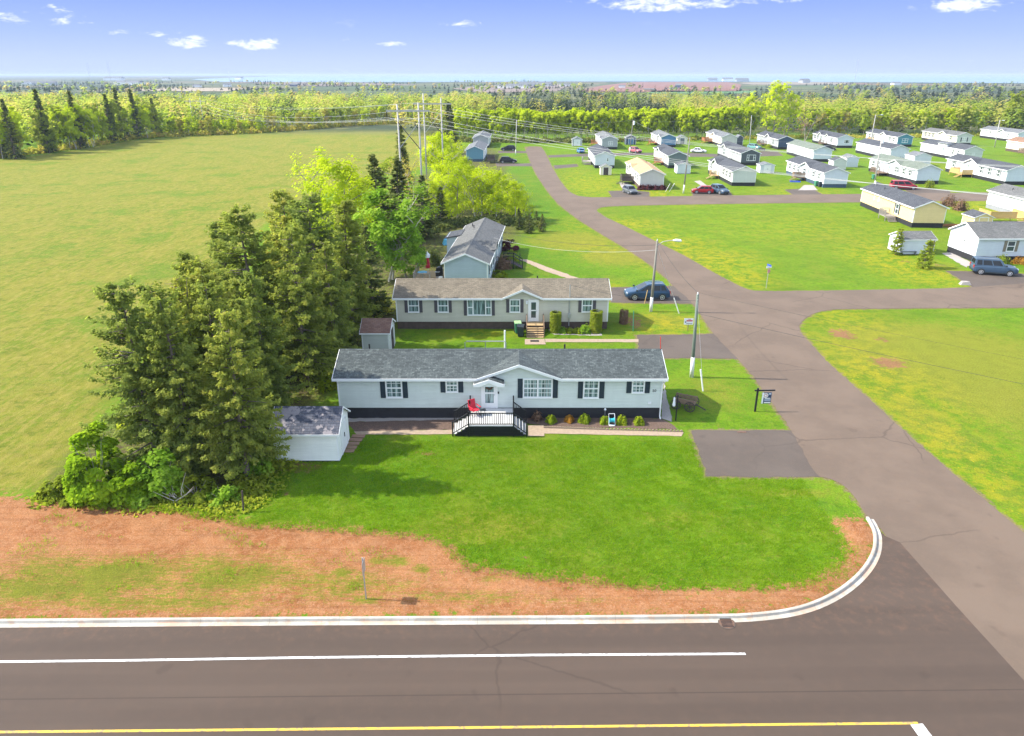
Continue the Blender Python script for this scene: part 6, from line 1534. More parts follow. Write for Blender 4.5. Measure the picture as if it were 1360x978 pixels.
q = G(1022, 184.5); tree('poplar_tree', 'very tall thinly leaved poplar rising above the birch row', POP[0], q.x, q.y, .5, 1.05)
q = G(1048, 184.5); tree('poplar_tree', 'second tall poplar right of the tallest one', POP[0], q.x, q.y + 3, 2.5, .86)
q = G(1000, 184); tree('poplar_tree', 'tall poplar left of the tallest one above the birches', POP[0], q.x, q.y + 8, 4.5, .78)
q = G(1066, 189); tree('bare_tree', 'dark twiggy tree beside the navy gabled home', FB[0], q.x, q.y, 1.0, 1.1)
q = G(1345, 178); tree('lime_tree', 'large fresh green tree at the right edge above the homes', FM[2], q.x, q.y, 1.0, 1.15)

# ---- woods behind, counted by no one: crowns merged into one mass each
def woods(name, label, pts, kinds, seed, leafmat='leaf_far', size=.85, nq=105):
    """pts: (x, y, height, kind) with kind 0 round crown, 1 spire"""
    r = np.random.default_rng(seed); Vs = []; Ts = []
    for x, y, h, k in pts:
        n = nq
        if k == 0:
            rad = h * r.uniform(.26, .46); d = rand_dirs(n, r); f = r.uniform(.45, 1, n) ** .5
            P = d * f[:, None] * np.array([rad, rad, h * .40]) + np.array([x, y, h * .60])
            tint = np.clip(r.choice([.38, .50, .60, .70, .84, .97], p=[.14, .22, .22, .18, .13, .11]) + r.normal(size=n) * .035 - .05, 0, 1)
            sz = size * r.uniform(.5, 1.15, n)[:, None]
        else:
            rad = h * r.uniform(.15, .21); z = r.uniform(0.1, 1, n) ** 1.1; an = r.uniform(0, 6.283, n); rr = rad * (1 - z) ** .9 * r.uniform(.5, 1.1, n) + .12
            P = np.stack([x + rr * np.cos(an), y + rr * np.sin(an), h * z], 1)
            tint = np.clip(.03 + r.uniform(0, .14) + r.normal(size=n) * .03, 0, .26); sz = size * .85 * r.uniform(.5, 1.1, n)[:, None] * (1.15 - .75 * z)[:, None]
        D = rand_dirs(n, r); rel = (P - np.array([x, y, h * (.5 if k == 0 else .3)])) / np.array([rad, rad, h * .45]); V, _ = quads_n(P, rel * .6 + np.array([-.35, 0, .75]) + D * .22, sz, r); Vs.append(V); Ts.append(tint)
    V = np.concatenate(Vs); T = np.concatenate(Ts)
    me = bulk_mesh(name, V, np.arange(len(V), dtype=np.int32).reshape(-1, 4), M[leafmat], T)
    return setp(link(name, me), label, 'woods', None, 'stuff')
rw = np.random.default_rng(99)
def fill(x0, x1, y0f, y1, step, spr, hmin, hmax, smin, smax):
    out = []
    y = 0
    for xx in np.arange(x0, x1, step):
        yb = y0f(xx)
        for yy in np.arange(yb, y1, step):
            if rw.uniform() < .12: continue
            k = int(rw.uniform() < (spr(xx, yy) if callable(spr) else spr))
            out.append((xx + rw.uniform(-.5, .5) * step, yy + rw.uniform(-.5, .5) * step, rw.uniform(smin, smax) if k else rw.uniform(hmin, hmax), k))
    return out
bl = [G(*q) for q in [(-700, 240), (-30, 213), (75, 200), (175, 184.5), (340, 176.5), (465, 167), (580, 164)]]
def yl(x): return float(np.interp(x, [q.x for q in bl], [q.y for q in bl])) + 10
woods('mixed_woods', 'tawny and lime spring woods beyond the hay field', fill(-330, -20, yl, 430, 7.0, .24, 8, 13, 14, 19) + fill(-420, -20, lambda x: 430, 580, 9.5, .12, 8.5, 12.5, 12, 15), None, 1)
def ys(x): return 292.0
def sprR(x, y):
    a = x / y * FOC / .93 + 680
    if 655 < a < 890: return .93
    if a > 1180: return .72 if y > 345 else .16
    if 1030 < a < 1180: return .10
    return .26
belt_ = [q for q in fill(-14, 66, lambda x: 300, 340, 4.6, 1.0, 10, 12, 12, 15.5)]
clump_ = [(x_ + rw.uniform(-4, 4), rw.uniform(298, 330), rw.uniform(12.5, 15.5), 0) for x_ in range(112, 185, 8)] + [(x_, rw.uniform(296, 312), rw.uniform(13, 16), 1) for x_ in (118, 121, 146, 170, 196, 199, 214, 222, 236)]
woods('mixed_woods', 'mixed spruce and budding woods behind the birch row', [q for q in fill(-40, 330, ys, 400, 6.6, sprR, 10, 12.5, 11.5, 15) if not (-16 < q[0] < 66 and 296 < q[1] < 342)] + belt_ + clump_, None, 2)
woods('spruce_woods', 'far dark spruce woods towards the sea on the right', fill(-20, 520, lambda x: 400, 620, 10, lambda x, y: .85 if x > 150 or x < 100 else .4, 9, 11.5, 10, 13.5), None, 3)
# undergrowth along the foot of the wood edges
def under(name, label, P, n, seed, hmax, mat, width=4.0, k=26, sz=(.2, .55)):
    r = np.random.default_rng(seed); pts = along(P, n); Vs = []; Ts = []
    for q in pts:
        w = r.uniform(.8, 2.0); h = r.uniform(.45 * hmax, hmax); o = np.array([q.x + r.uniform(-1, 1), q.y + r.uniform(0, width), 0])
        d = rand_dirs(k, r); d[:, 2] = abs(d[:, 2]); Pn = o + d * (r.uniform(.4, 1, k) ** .5)[:, None] * np.array([w, w, h]); D = rand_dirs(k, r); s = r.uniform(*sz, k)[:, None]
        V, _ = quads_from(Pn, D * s * .7, orth(D, r) * s * .5); Vs.append(V); Ts.append(np.clip(r.uniform(0, 1) + r.normal(size=k) * .12, 0, 1))
    V = np.concatenate(Vs); me = bulk_mesh(name, V, np.arange(len(V), dtype=np.int32).reshape(-1, 4), M[mat], np.concatenate(Ts)); return setp(link(name, me), label, 'undergrowth', None, 'stuff')
under('undergrowth', 'brown and green scrub along the hay field wood edge', LEFT + MIDL[1:] + BACK, 420, 5, 2.6, 'leaf_bud', 6)
under('undergrowth', 'dark brush at the foot of the birch row', [(600, 189), (690, 190.3), (770, 190.5), (800, 189.5)], 200, 6, 2.2, 'leaf_sprdark', 5)
under('undergrowth', 'tawny brush under the trees behind the estate', [(800, 189.5), (860, 188), (1000, 185.5), (1080, 184.5), (1200, 183.5), (1400, 178)], 260, 16, 1.6, 'leaf_bud', 5)
under('undergrowth', 'rough weeds along the foot of the spruce belt', [(60, 661), (120, 664), (200, 668), (260, 672), (312, 676), (350, 640), (380, 615)], 70, 7, .4, 'leaf_olive', .9, 90, (.06, .16))
under('undergrowth', 'brush under the belt trees beside the field', [(150, 620), (230, 520), (320, 420), (400, 330), (470, 262), (520, 215)], 200, 8, 1.6, 'leaf_olive', 5, 60, (.10, .28))
under('undergrowth', 'dark brush under the lime thicket', [(560, 312), (600, 302), (650, 300), (700, 300), (714, 304)], 110, 9, 1.5, 'leaf_sprdark', 3, 50, (.12, .3))
under('undergrowth', 'lime green young growth under the lines at the field end', [(210, 181.5), (300, 177.5), (345, 176)], 260, 19, 6.0, 'leaf_lime', 9, 40, (.3, .6))
under('undergrowth', 'lime saplings filling the thicket behind the aqua home', [(575, 290), (610, 280), (650, 285), (690, 288), (600, 225), (640, 245)], 130, 29, 3.2, 'leaf_lime', 6, 90, (.10, .24))
# ------------------------------------------------------------------ utility poles, pylons, wires
def sag(a, b, s, n=18):
    a = Vector(a); b = Vector(b)
    return [a.lerp(b, i / n) - Vector((0, 0, 4 * s * (i / n) * (1 - i / n))) for i in range(n + 1)]
def wire(label, a, b, s, rad=.014, mat='cable', grp='overhead wires', n=18):
    m_ = MB(); m_.tube(sag(a, b, s, n), rad, 5)
    return setp(m_.build('overhead_wire', M[mat]), label, 'wire', grp)
def upole(label, px, py, topx, topy, white=True, r0=.15, r1=.10, mat='pole', grp='utility poles in the estate', lamp=None, transformer=False, wfrac=.24, arm=None):
    q = G(px, py); tp = AT(topx, topy, q.y)
    root = thing('utility_pole', label, 'utility pole', (q.x, q.y, 0), 0, grp)
    h = tp.z; lean = tp.x - q.x; wz = h * wfrac
    MB().tube([(0, 0, 0), (lean * .5, 0, h * .5), (lean, 0, h)], [r0, (r0 + r1) / 2, r1], 12).build('pole', M[mat], root, smooth=True)
    if white: MB().tube([(0, 0, 0), (lean * wfrac, 0, wz)], [r0 + .012, r0 + .004], 12).build('white_sleeve', M['white_dirty'], root, smooth=True)
    MB().tube([(lean, 0, h - .02), (lean, 0, h + .16)], [.05, .03], 8).build('insulator', M['lamp_white'], root)
    bk = MB(); bk.bar((lean * .94, -.14, h * .94), (lean * .94, .14, h * .94), .05); bk.build('bracket', M['metal'], root)
    if lamp:
        lx, lz, dz0 = lamp
        z0 = h - .25
        a = MB(); a.tube([(lean * .97, 0, z0 - dz0), (lean + lx * .35, 0, z0 + lz * .55), (lean + lx * .75, 0, z0 + lz * .95), (lean + lx, 0, z0 + lz)], .035, 8); o = a.build('lamp_arm', M['metal'], root)
        s = 1 if lx > 0 else -1
        hd = MB(); hd.tube([(lean + lx - .05 * s, 0, z0 + lz), (lean + lx + .25 * s, 0, z0 + lz + .02), (lean + lx + .7 * s, 0, z0 + lz - .02), (lean + lx + .8 * s, 0, z0 + lz - .03)], [.06, .13, .13, .05], 10); hd.build('lamp_head', M['lamp_white'], o)
    if transformer:
        tz = h - transformer
        v = MB(); v.tube([(lean + .32, -.1, tz - .5), (lean + .32, -.1, tz + .5)], .26, 12); v.tube([(lean + .32, -.1, tz + .5), (lean + .32, -.1, tz + .62)], [.2, .06], 10); v.build('transformer', M['lamp_white'], root)
    return root, Vector((q.x + lean, q.y, h)), Vector((q.x, q.y, 0)), lean
p1, p1t, p1b, l1 = upole('bare wooden pole with white foot on the lawn beside the grey home', 918.4, 501, 926.7, 391, mat='pole_green', wfrac=.25)
p2, p2t, p2b, l2 = upole('lamp pole with white foot standing in front of the navy SUV', 864.2, 414, 872.9, 320, lamp=(1.55, .28, .25), wfrac=.21)
p3, p3t, p3b, l3 = upole('wooden pole with white foot beside the sage gabled home', 907.5, 257, 916.2, 184, wfrac=.16)
p4, p4t, p4b, l4 = upole('pole carrying a white transformer behind the cream yellow home', 1161.2, 245.9, 1171.5, 181, mat='pole_pale', transformer=.9, wfrac=.05)
p5, p5t, p5b, l5 = upole('pole with transformer in front of the dark blue shed', 835.9, 204.4, 840.8, 160, transformer=.8, wfrac=.2)
p6, p6t, p6b, l6 = upole('slim pole beside the charcoal shed', 995, 198, 998.2, 154, r0=.12, r1=.08, mat='pole_pale', wfrac=.06)
p7, p7t, p7b, l7 = upole('lamp pole behind the ivory home with brown roof', 1320.8, 196, 1328, 160, mat='pole_pale', lamp=(.8, .2, .2), white=False)
p8, p8t, p8b, l8 = upole('pole with white foot by the black SUVs at the lane end', 684.7, 206.2, 686.2, 160, r0=.12, r1=.09, mat='pole_pale', wfrac=.16)
p9, p9t, p9b, l9 = upole('lamp pole in front of the teal gabled home', 1155, 196, 1163, 153, mat='pole_pale', lamp=(1.6, .3, .3), white=False)
p10, p10t, p10b, l10 = upole('small pole in the woods edge near the pale roofed grey home', 620, 185, 621.5, 166, r0=.1, r1=.08, mat='pole_pale', white=False)
off = Vector((48.0, 26.0, 6.6))
wire('wire running from the bare wooden pole over the road corner', p1t + Vector((0, 0, .12)), off, .35, .006, 'cable')
wire('black cable below the light wire over the road corner', Vector((p1b.x + l1 * .78, p1b.y, p1t.z * .78)), off - Vector((0, 0, 1.4)), .35, .012)
wire('wire between the bare wooden pole and the lamp pole', p1t + Vector((0, 0, .1)), p2t + Vector((0, 0, .1)), .35, .012)
wire('service cable from the bare wooden pole to the taupe home mast', p1t - Vector((0, 0, .5)), Vector((uu + cx2, WY2 - .12, 4.3)), .4, .012)
wire('cable from the lamp pole to the aqua home', p2t - Vector((0, 0, .4)), Vector((ax + 2.6, 92, 3.6)), .8, .014)
wire('cable beside it from the lamp pole to the aqua home', p2t - Vector((0, 0, .9)), Vector((ax + 2.7, 88, 3.3)), .8, .014, 'wire')
for k, (a_, b_, s_) in enumerate(((p8t, p5t, .9), (p5t, p6t, .9), (p3t, p4t, .9), (p6t, p9t, 1.0), (p9t, p7t, .9), (p10t, p8t, .5), (p3t, p5t, .8))):
    wire(['wire between the lane end pole and the transformer pole', 'wire between the transformer pole and the slim pole', 'wire between the white footed poles of the middle street', 'wire from the slim pole towards the teal gabled home', 'wire over the cream and white homes of the last row', 'wire from the woods edge to the lane end pole', 'wire across the estate between two white footed poles'][k], a_, b_, s_, .012, 'wire')
e4 = Vector((120, 150, 8)); wire('wire leaving the transformer pole to the right', p4t, e4, .8, .012, 'wire'); wire('lower cable leaving the transformer pole to the right', p4t - Vector((0, 0, 1.6)), e4 - Vector((0, 0, 1.6)), .8, .014, 'cable')
wire('lower cable along the middle street homes', p3t - Vector((0, 0, 1.4)), p4t - Vector((0, 0, 1.4)), .9, .013, 'cable')
# guy wire guards
def guard(label, px, py, tx, ty, mat, to, name='guy_guard', rad=.04, cat='guy guard', guy=True):
    q = G(px, py); tp = AT(tx, ty, q.y + .05)
    root = thing(name, label, cat, (q.x, q.y, 0), 0, None)
    MB().tube([(0, 0, 0), (tp.x - q.x, .05, tp.z)], rad, 8).build('sleeve', M[mat], root)
    if guy: MB().tube([(0, 0, .02), tuple(Vector(to) - Vector((q.x, q.y, 0)))], .010, 5).build('guy_wire', M['metal'], root)
guard('white guy wire guard leaning on the lawn right of the bare pole', 933.6, 519.5, 930.4, 491, 'white', p1t - Vector((0, 0, .3)), rad=.055)
guard('yellowish white guy guard on the grass right of the navy SUV', 901.8, 416.7, 895.2, 396, 'white_dirty', p2t - Vector((0, 0, .5)), rad=.05)
guard('pale wooden stake on the grass in front of the navy SUV', 856, 403.3, 860, 385.5, 'wood_new', p2t, 'wooden_stake', .035, 'stake', False)
guard('red driveway marker rod behind the grey home roof', 877.0, 478, 877.3, 447.5, 'marker_red', p2t, 'marker_rod', .03, 'marker', False)
guard('green steel fence post on the lawn beside the taupe home', 840.8, 440, 841.6, 413, 'green_plastic', p2t, 'fence_post', .04, 'fence post', False)
guard('black post standing on the grass by the aqua home', 690.3, 354.5, 690.7, 336.5, 'black', p2t, 'garden_post', .04, 'post', False)
guard('dark wooden stake at the corner of the lawn and red soil', 323.5, 680, 321.5, 652, 'wood_dark', p2t, 'wooden_stake', .05, 'stake', False)
guard('thin white marker stake by the tan roofed home', 884, 254.5, 890, 244, 'white_dirty', p2t, 'marker_stake', .05, 'stake', False)
guard('white leaning stake beside the thin marker stake', 889, 254.5, 896, 243.5, 'white_dirty', p2t, 'marker_stake', .05, 'stake', False)
# wooden H-frame pylons and their conductors
def pylon(label, pxs, ybase, ytops, yd, armz, arm_over, brace=True):
    qs = [AT(px, ybase, yd) for px in pxs]; ts = [AT(px, ty, yd).z for px, ty in zip(pxs, ytops)]
    cx = sum(q.x for q in qs) / len(qs)
    root = thing('wooden_pylon', label, 'pylon', (cx, yd, 0), 0, 'wooden pylons of the transmission line')
    for q, z in zip(qs, ts): MB().tube([(q.x - cx, 0, 0), (q.x - cx, 0, z)], [.16, .11], 10).build('pole', M['pole_pale'], root, smooth=True)
    xa, xb = qs[0].x - cx, qs[-1].x - cx
    MB().box(xa - arm_over, xb + arm_over, -.24, -.16, armz - .12, armz + .12).build('crossarm', M['pole_pale'], root)
    if brace:
        for s in (0, 1):
            b = MB(); b.bar((xa if s == 0 else xb, -.2 - .1 * s, armz - 1.5), (xb if s == 0 else xa, -.2 - .1 * s, armz - 5.2), .10); b.build('brace', M['pole_pale'] if s else M['wood_dark'], root)
    outp = []
    for xx in (xa - arm_over + .1, (xa + xb) / 2, xb + arm_over - .1):
        MB().tube([(xx, -.2, armz - .12), (xx, -.2, armz - .9)], .07, 6).build('insulator', M['glass_car'], root); outp.append(Vector((cx + xx, yd - .2, armz - .9)))
    tops = [Vector((q.x, yd, z)) for q, z in zip(qs, ts)]
    return outp, tops
A1, T1 = pylon('near wooden two pole pylon rising out of the spruce belt', (536, 562.5), 290, (139, 136.5), 108.0, 17.2, 1.6)
A2, T2 = pylon('second wooden two pole pylon just behind the near one', (566.5, 589), 230, (124, 130), 140.0, 17.0, 1.9)
A3, T3 = pylon('distant wooden pylon in the wood edge beyond the hay field', (259.5, 273), 180, (131, 130), 302.0, 12.2, 2.2)
for k in range(3): wire('pale conductor sagging over the hay field to the distant pylon', A3[k], A1[k], 3.0, .018, 'wire', 'conductors of the transmission line', 30)
for k in range(2): wire('pale earth wire above the conductors over the hay field', T3[k], T1[k], 2.0, .014, 'wire', 'conductors of the transmission line', 30)
for k in range(1): wire('conductor running left from the second pylon over the field', A2[k], A3[k] + Vector((-3, 26, -1)), 3.2, .024, 'wire', 'conductors of the transmission line', 30)
FR = [Vector((88.0, 3.0 + 3.5 * k, 17.2)) for k in (2, 1, 0)]
for k in range(3): wire('conductor running from the near pylon across the estate', A1[k], FR[k], 3.4, .015, 'wire', 'conductors of the transmission line', 40)
for k in range(3): wire('conductor running from the second pylon across the estate', A2[k], FR[k] + Vector((30, 26, .3)), 4.4, .018, 'wire', 'conductors of the transmission line', 40)

# ------------------------------------------------------------------ signs and yard things
q = G(1002.5, 546.8); sg = thing('realty_sign', 'black yard sign post with hanging navy and white panel by the road', 'yard sign', (q.x, q.y, 0), R(2))
MB().box(-.055, .055, -.055, .055, 0, 1.80).build('post', M['black'], sg)
MB().box(-.22, 1.22, -.04, .04, 1.58, 1.67).build('arm', M['black'], sg)
pn = MB(); pn.box(.36, 1.02, -.015, .015, .62, 1.46); pn.box(.36, .47, -.019, -.0155, .62, 1.46, 1)
pn.box(.56, .96, -.019, -.0155, .99, 1.05, 1); pn.box(.55, .99, -.019, -.0155, .84, .94, 2); pn.box(.55, 1.0, -.019, -.0155, .66, .74, 1); pn.box(.80, .98, -.019, -.0155, 1.30, 1.42, 2)
pn.prism([(.60 + .185 * math.cos(2 * math.pi * i / 24), 1.24 + .185 * math.sin(2 * math.pi * i / 24)) for i in range(24)], 'y', -.022, -.0192, 1)
pn.prism([(.60 + .14 * math.cos(2 * math.pi * i / 24), 1.24 + .14 * math.sin(2 * math.pi * i / 24)) for i in range(24)], 'y', -.0235, -.0222, 3)
pn.prism([(.53, 1.17), (.67, 1.17), (.67, 1.25), (.60, 1.32), (.53, 1.25)], 'y', -.026, -.0237, 1)
pn.build('sign_panel', [M['sign_navy'], M['white'], plain('sign_grey', (.42, .47, .56), .5, .05), plain('sign_blush', (.55, .33, .32), .5, .05)], sg)
for x in (.42, .96): MB().tube([(x, 0, 1.46), (x, 0, 1.58)], .01, 5).build('chain', M['metal'], sg)
q = G(913.3, 439.5); sg = thing('lawn_sign', 'small white lawn sign with red lettering strip on a thin stake', 'yard sign', (q.x, q.y, 0), 0)
MB().box(-.03, .03, -.02, .02, 0, .7).build('stake', M['wood_brown'], sg)
pn = MB(); pn.box(-.42, .42, -.035, -.021, .62, 1.22); pn.box(-.20, .36, -.04, -.0355, .92, 1.04, 1); pn.box(-.05, .2, -.04, -.0355, 1.10, 1.15, 1); pn.box(-.34, -.22, -.04, -.0355, .80, .92, 2); pn.box(-.2, .36, -.04, -.0355, .70, .76, 3)
pn.build('sign_panel', [M['white'], M['sign_red'], M['sign_navy'], M['shutter_grey']], sg)
q = G(1017.4, 383); sg = thing('street_sign', 'street name sign on a thin pole at the lane corner', 'street sign', (q.x, q.y, 0), R(20))
MB().tube([(0, 0, 0), (0, 0, 2.5)], .03, 8).build('pole', M['metal'], sg); MB().box(-.35, .35, -.01, .01, 2.3, 2.5).build('name_plate', M['white'], sg); MB().box(-.01, .01, -.33, .33, 2.52, 2.7).build('name_plate', M['blue_tarp'], sg); MB().box(-.12, .2, -.03, -.011, 1.75, 2.15).build('notice_plate', M['pink'], sg)
q = G(486.5, 798); sg = thing('road_sign', 'grey road sign seen edge on in the red soil verge', 'road sign', (q.x, q.y, 0), R(88))
MB().box(-.035, .035, -.02, .02, 0, 2.35).build('post', M['metal'], sg)
b = MB(); b.prism([(-.25, 1.55), (.25, 1.55), (.25, 2.2), (-.25, 2.2)], 'y', -.034, -.022); b.build('sign_plate', M['metal'], sg)
q = G(897.3, 559); lp = thing('lamp_post', 'black lamp post with hanging lantern in the house shadow', 'lamp post', (q.x, q.y, 0), 0)
MB().tube([(0, 0, 0), (0, 0, 1.85)], [.05, .04], 8).build('post', M['black'], lp); MB().tube([(0, 0, 1.75), (-.12, 0, 1.84), (-.22, 0, 1.78)], .02, 6).build('arm', M['black'], lp)
MB().tube([(-.22, 0, 1.78), (-.22, 0, 1.7), (-.22, 0, 1.5), (-.22, 0, 1.22), (-.22, 0, 1.12)], [.02, .07, .07, .11, .09], 8).build('lantern', M['lamp_white'], lp)
MB().tube([(0, 0, 1.84), (0, 0, 1.94)], [.07, .02], 8).build('finial', M['black'], lp)
# rustic wooden cart
q = G(909, 541); wc = thing('garden_cart', 'weathered wooden garden cart standing in the house shadow', 'cart', (q.x, q.y, 0), R(-28))
b = MB()
for k in range(5): b.box(-.75, .75, -.42 + k * .17, -.42 + k * .17 + .15, .42, .46)
b.build('bed', M['wood_brown'], wc)
for s in (-1, 1):
    b = MB()
    for k in range(2): b.box(-.78, .78, s * .46 - .02, s * .46 + .02, .50 + k * .17, .62 + k * .17)
    for x in (-.7, 0, .7): b.box(x - .03, x + .03, s * .49 - .02, s * .49 + .02, .42, .82)
    b.build('side_boards', M['wood_brown'], wc)
for x, s in ((-.5, -1), (-.5, 1), (.5, -1), (.5, 1)):
    w = MB(); R_ = .36
    for k in range(16):
        a, a2 = 2 * math.pi * k / 16, 2 * math.pi * (k + 1) / 16; w.bar((R_ * math.cos(a), 0, R_ * math.sin(a)), (R_ * math.cos(a2), 0, R_ * math.sin(a2)), .05)
        if k % 2 == 0: w.bar((0, 0, 0), (R_ * math.cos(a), 0, R_ * math.sin(a)), .035)
    w.build('wheel', M['wood_dark'], wc, (x, s * .60, R_))
b = MB(); b.bar((.75, 0, .40), (1.5, .1, .06), .06); b.build('drawbar', M['wood_dark'], wc)
# hose reel in the bed
q = G(812, 564.5); hr = thing('hose_reel', 'white hose reel cart with turquoise drum in the mulch bed', 'hose reel', (q.x, q.y, .02), R(4)); hr.scale = (.8, .8, .8)
f = MB()
for s in (-1, 1): f.tube([(s * .26, -.25, .05), (s * .26, -.1, .5), (s * .25, .15, .95)], .022, 6)
f.tube([(-.25, .15, .95), (.25, .15, .95)], .022, 6); f.tube([(-.26, -.25, .05), (.26, -.25, .05)], .022, 6); f.box(-.22, .22, -.36, -.10, .03, .06); f.build('frame', M['lamp_white'], hr)
d = MB(); d.tube([(-.22, -.02, .42), (-.19, -.02, .42), (-.18, -.02, .42), (.18, -.02, .42), (.19, -.02, .42), (.22, -.02, .42)], [.24, .24, .17, .17, .24, .24], 14); d.build('drum', M['turq'], hr)
for s in (-1, 1): MB().tube([(s * .29, .12, .12), (s * .33, .12, .12)], .12, 12).build('wheel', M['rubber'], hr)
q = G(803, 558.6); v = thing('garden_light', 'thin stake light standing against the dark skirting', 'garden light', (q.x, q.y, .02)); MB().tube([(0, 0, 0), (0, 0, .78)], .015, 6).build('stake', M['metal'], v); MB().tube([(0, 0, .78), (0, 0, .9)], [.08, .05], 8).build('lamp_head', M['lamp_white'], v)
# wheelie bins at the taupe home
def bin_(label, px, py, body, lid, rz):
    q = G(px, py); r = thing('wheelie_bin', label, 'bin', (q.x, q.y, 0), R(rz), 'bins beside the wooden steps')
    b = MB(); b.mesh([(-.22, -.26, .06), (.22, -.26, .06), (.22, .2, .06), (-.22, .2, .06), (-.29, -.34, 1.0), (.29, -.34, 1.0), (.29, .34, 1.0), (-.29, .34, 1.0)], [(0, 3, 2, 1), (4, 5, 6, 7), (0, 1, 5, 4), (1, 2, 6, 5), (2, 3, 7, 6), (3, 0, 4, 7)]); b.build('body', M[body], r)
    b = MB(); b.prism([(-.37, 1.01), (.37, 1.01), (.33, 1.10), (-.32, 1.08)], 'x', -.31, .31); b.build('lid', M[lid], r)
    for s in (-1, 1): MB().tube([(s * .24, .24, .12), (s * .30, .24, .12)], .12, 10).build('wheel', M['rubber'], r)
bin_('green bin with pale lime lid behind the black bin', 687.5, 442.5, 'green_plastic', 'lime_lid', 6)
bin_('black bin in front of the green bin by the wooden steps', 691.5, 447, 'dark_plastic', 'dark_plastic', -8)
q = G(710, 453.6); setp(MB().box(-.38, .38, -.2, .2, 0, .025).build('door_mat', M['rubber'], None, (q.x, q.y, .03)), 'black doormat on the tan pad at the wooden steps', 'doormat')
# tube frame on the grass between the two homes
fa, fb = AT(617.5, 459, 56.8), AT(672, 459, 56.8); tf = thing('tube_frame', 'grey metal tube frame on the grass between the two homes', 'tube frame', ((fa.x + fb.x) / 2, 56.8, 0))
hw_ = (fb.x - fa.x) / 2; b = MB(); b.tube([(-hw_, 0, 0), (-hw_, 0, 1.0), (-hw_ + .15, 0, 1.12), (hw_ - .15, 0, 1.12), (hw_, 0, 1.0), (hw_, 0, 0)], .045, 6); b.tube([(0, 0, 0), (0, 0, 1.12)], .04, 6); b.tube([(-hw_, 0, .5), (hw_, 0, .5)], .03, 6); b.build('frame', M['metal'], tf)
v = AT(671, 441, 57.2); MB().tube([(hw_ - .1, .3, 0), (hw_ - .1, .3, 2.0)], .07, 8).build('post', M['lamp_white'], tf)
# deck, parasol, toys at the aqua home
ap = AT(588.6, 347.4, 76.3); dk = thing('side_deck', 'wooden side deck with steps left of the aqua home', 'deck', (ap.x - 1.9, 79.5, 0), 0)
MB().box(-1.6, 1.75, -2.2, 2.4, .62, .70).build('deck_floor', M['wood_tan'], dk)
for x, y in ((-1.55, -2.15), (-1.55, 2.3), (.25, -2.15), (-1.55, 0)): MB().box(x - .05, x + .05, y - .05, y + .05, 0, 1.65).build('post', M['wood_grey'], dk)
b = MB(); b.bar((-1.55, -2.15, 1.6), (.25, -2.15, 1.6), .1, .05); b.bar((-1.55, -2.15, 1.6), (-1.55, 2.3, 1.6), .1, .05)
for k in range(10): b.bar((-1.5 + k * .18, -2.15, .7), (-1.5 + k * .18, -2.15, 1.6), .04); b.bar((-1.55, -2.0 + k * .45, .7), (-1.55, -2.0 + k * .45, 1.6), .04)
b.build('railing', M['wood_grey'], dk)
b = MB()
for k in range(4): b.box(.4, 1.7, -2.2 - .28 * (k + 1), -2.2 - .28 * k - .01, .70 - (k + 1) * .14 - .05, .70 - (k + 1) * .14)
b.build('stair_treads', M['wood_tan'], dk)
b = MB()
for k in range(4): b.box(.42, 1.68, -2.2 - .28 * k - .012, -2.2 - .28 * k, .02, .70 - k * .14 - .06)
b.build('risers', M['wood_brown'], dk)
um = thing('closed_parasol', 'closed red parasol with white top on the side deck', 'parasol', (ap.x - 2.2, 80.6, .70))
MB().tube([(0, 0, 0), (0, 0, 2.6)], .03, 6).build('pole', M['lamp_white'], um); MB().tube([(0, 0, .7), (0, 0, 1.2), (0, 0, 1.9)], [.26, .24, .12], 10).build('canopy', M['red'], um); MB().tube([(0, 0, 1.9), (0, 0, 2.2), (0, 0, 2.5)], [.28, .32, .05], 10).build('vent_cap', M['lamp_white'], um)
gr = thing('gas_grill', 'black gas grill on the side deck by the aqua wall', 'grill', (ap.x - .75, 79.0, .70), R(80))
MB().box(-.6, .6, -.28, .28, .25, .85).build('cabinet', M['black'], gr); MB().prism([(-.3, .86), (.3, .86), (.24, 1.15), (-.1, 1.25), (-.28, 1.1)], 'x', -.42, .42).build('lid', M['black'], gr); MB().box(-.95, .95, -.25, .25, .80, .84).build('shelf', M['metal'], gr)
for x in (-.5, .5): MB().box(x - .03, x + .03, -.25, .25, 0, .25).build('leg', M['metal'], gr)
rt = thing('covered_table', 'blue covered table on the side deck behind the rail', 'table', (ap.x - 2.6, 78.4, .70)); MB().tube([(0, 0, .72), (0, 0, .78)], .55, 14).build('tabletop', M['sky_tarp'], rt); MB().tube([(0, 0, 0), (0, 0, .72)], .06, 8).build('leg', M['metal'], rt)
pt = thing('plant_tub', 'white plant tub on the side deck corner', 'plant pot', (ap.x - .5, 77.7, .70)); MB().tube([(0, 0, 0), (0, 0, .4)], [.18, .24], 10).build('pot', M['white'], pt)
pool = G(548, 371); pl_ = thing('wading_pool', 'turquoise toy pool on the grass left of the side deck', 'toy pool', (pool.x + 1.4, 73.5, 0)); MB().tube([(0, 0, 0), (0, 0, .25)], [.75, .85], 18).build('basin', M['turq'], pl_)
cv = G(597, 324.5); co = thing('covered_mower', 'blue tarp covered machine beyond the side deck', 'covered mower', (cv.x, cv.y, 0), R(20))
b = MB(); b.mesh([(-.9, -.55, 0), (.9, -.55, 0), (.9, .55, 0), (-.9, .55, 0), (-.7, -.4, .7), (.5, -.4, 1.0), (.5, .4, 1.0), (-.7, .4, .7)], [(0, 3, 2, 1), (4, 5, 6, 7), (0, 1, 5, 4), (1, 2, 6, 5), (2, 3, 7, 6), (3, 0, 4, 7)]); b.build('cover', M['sky_tarp'], co)
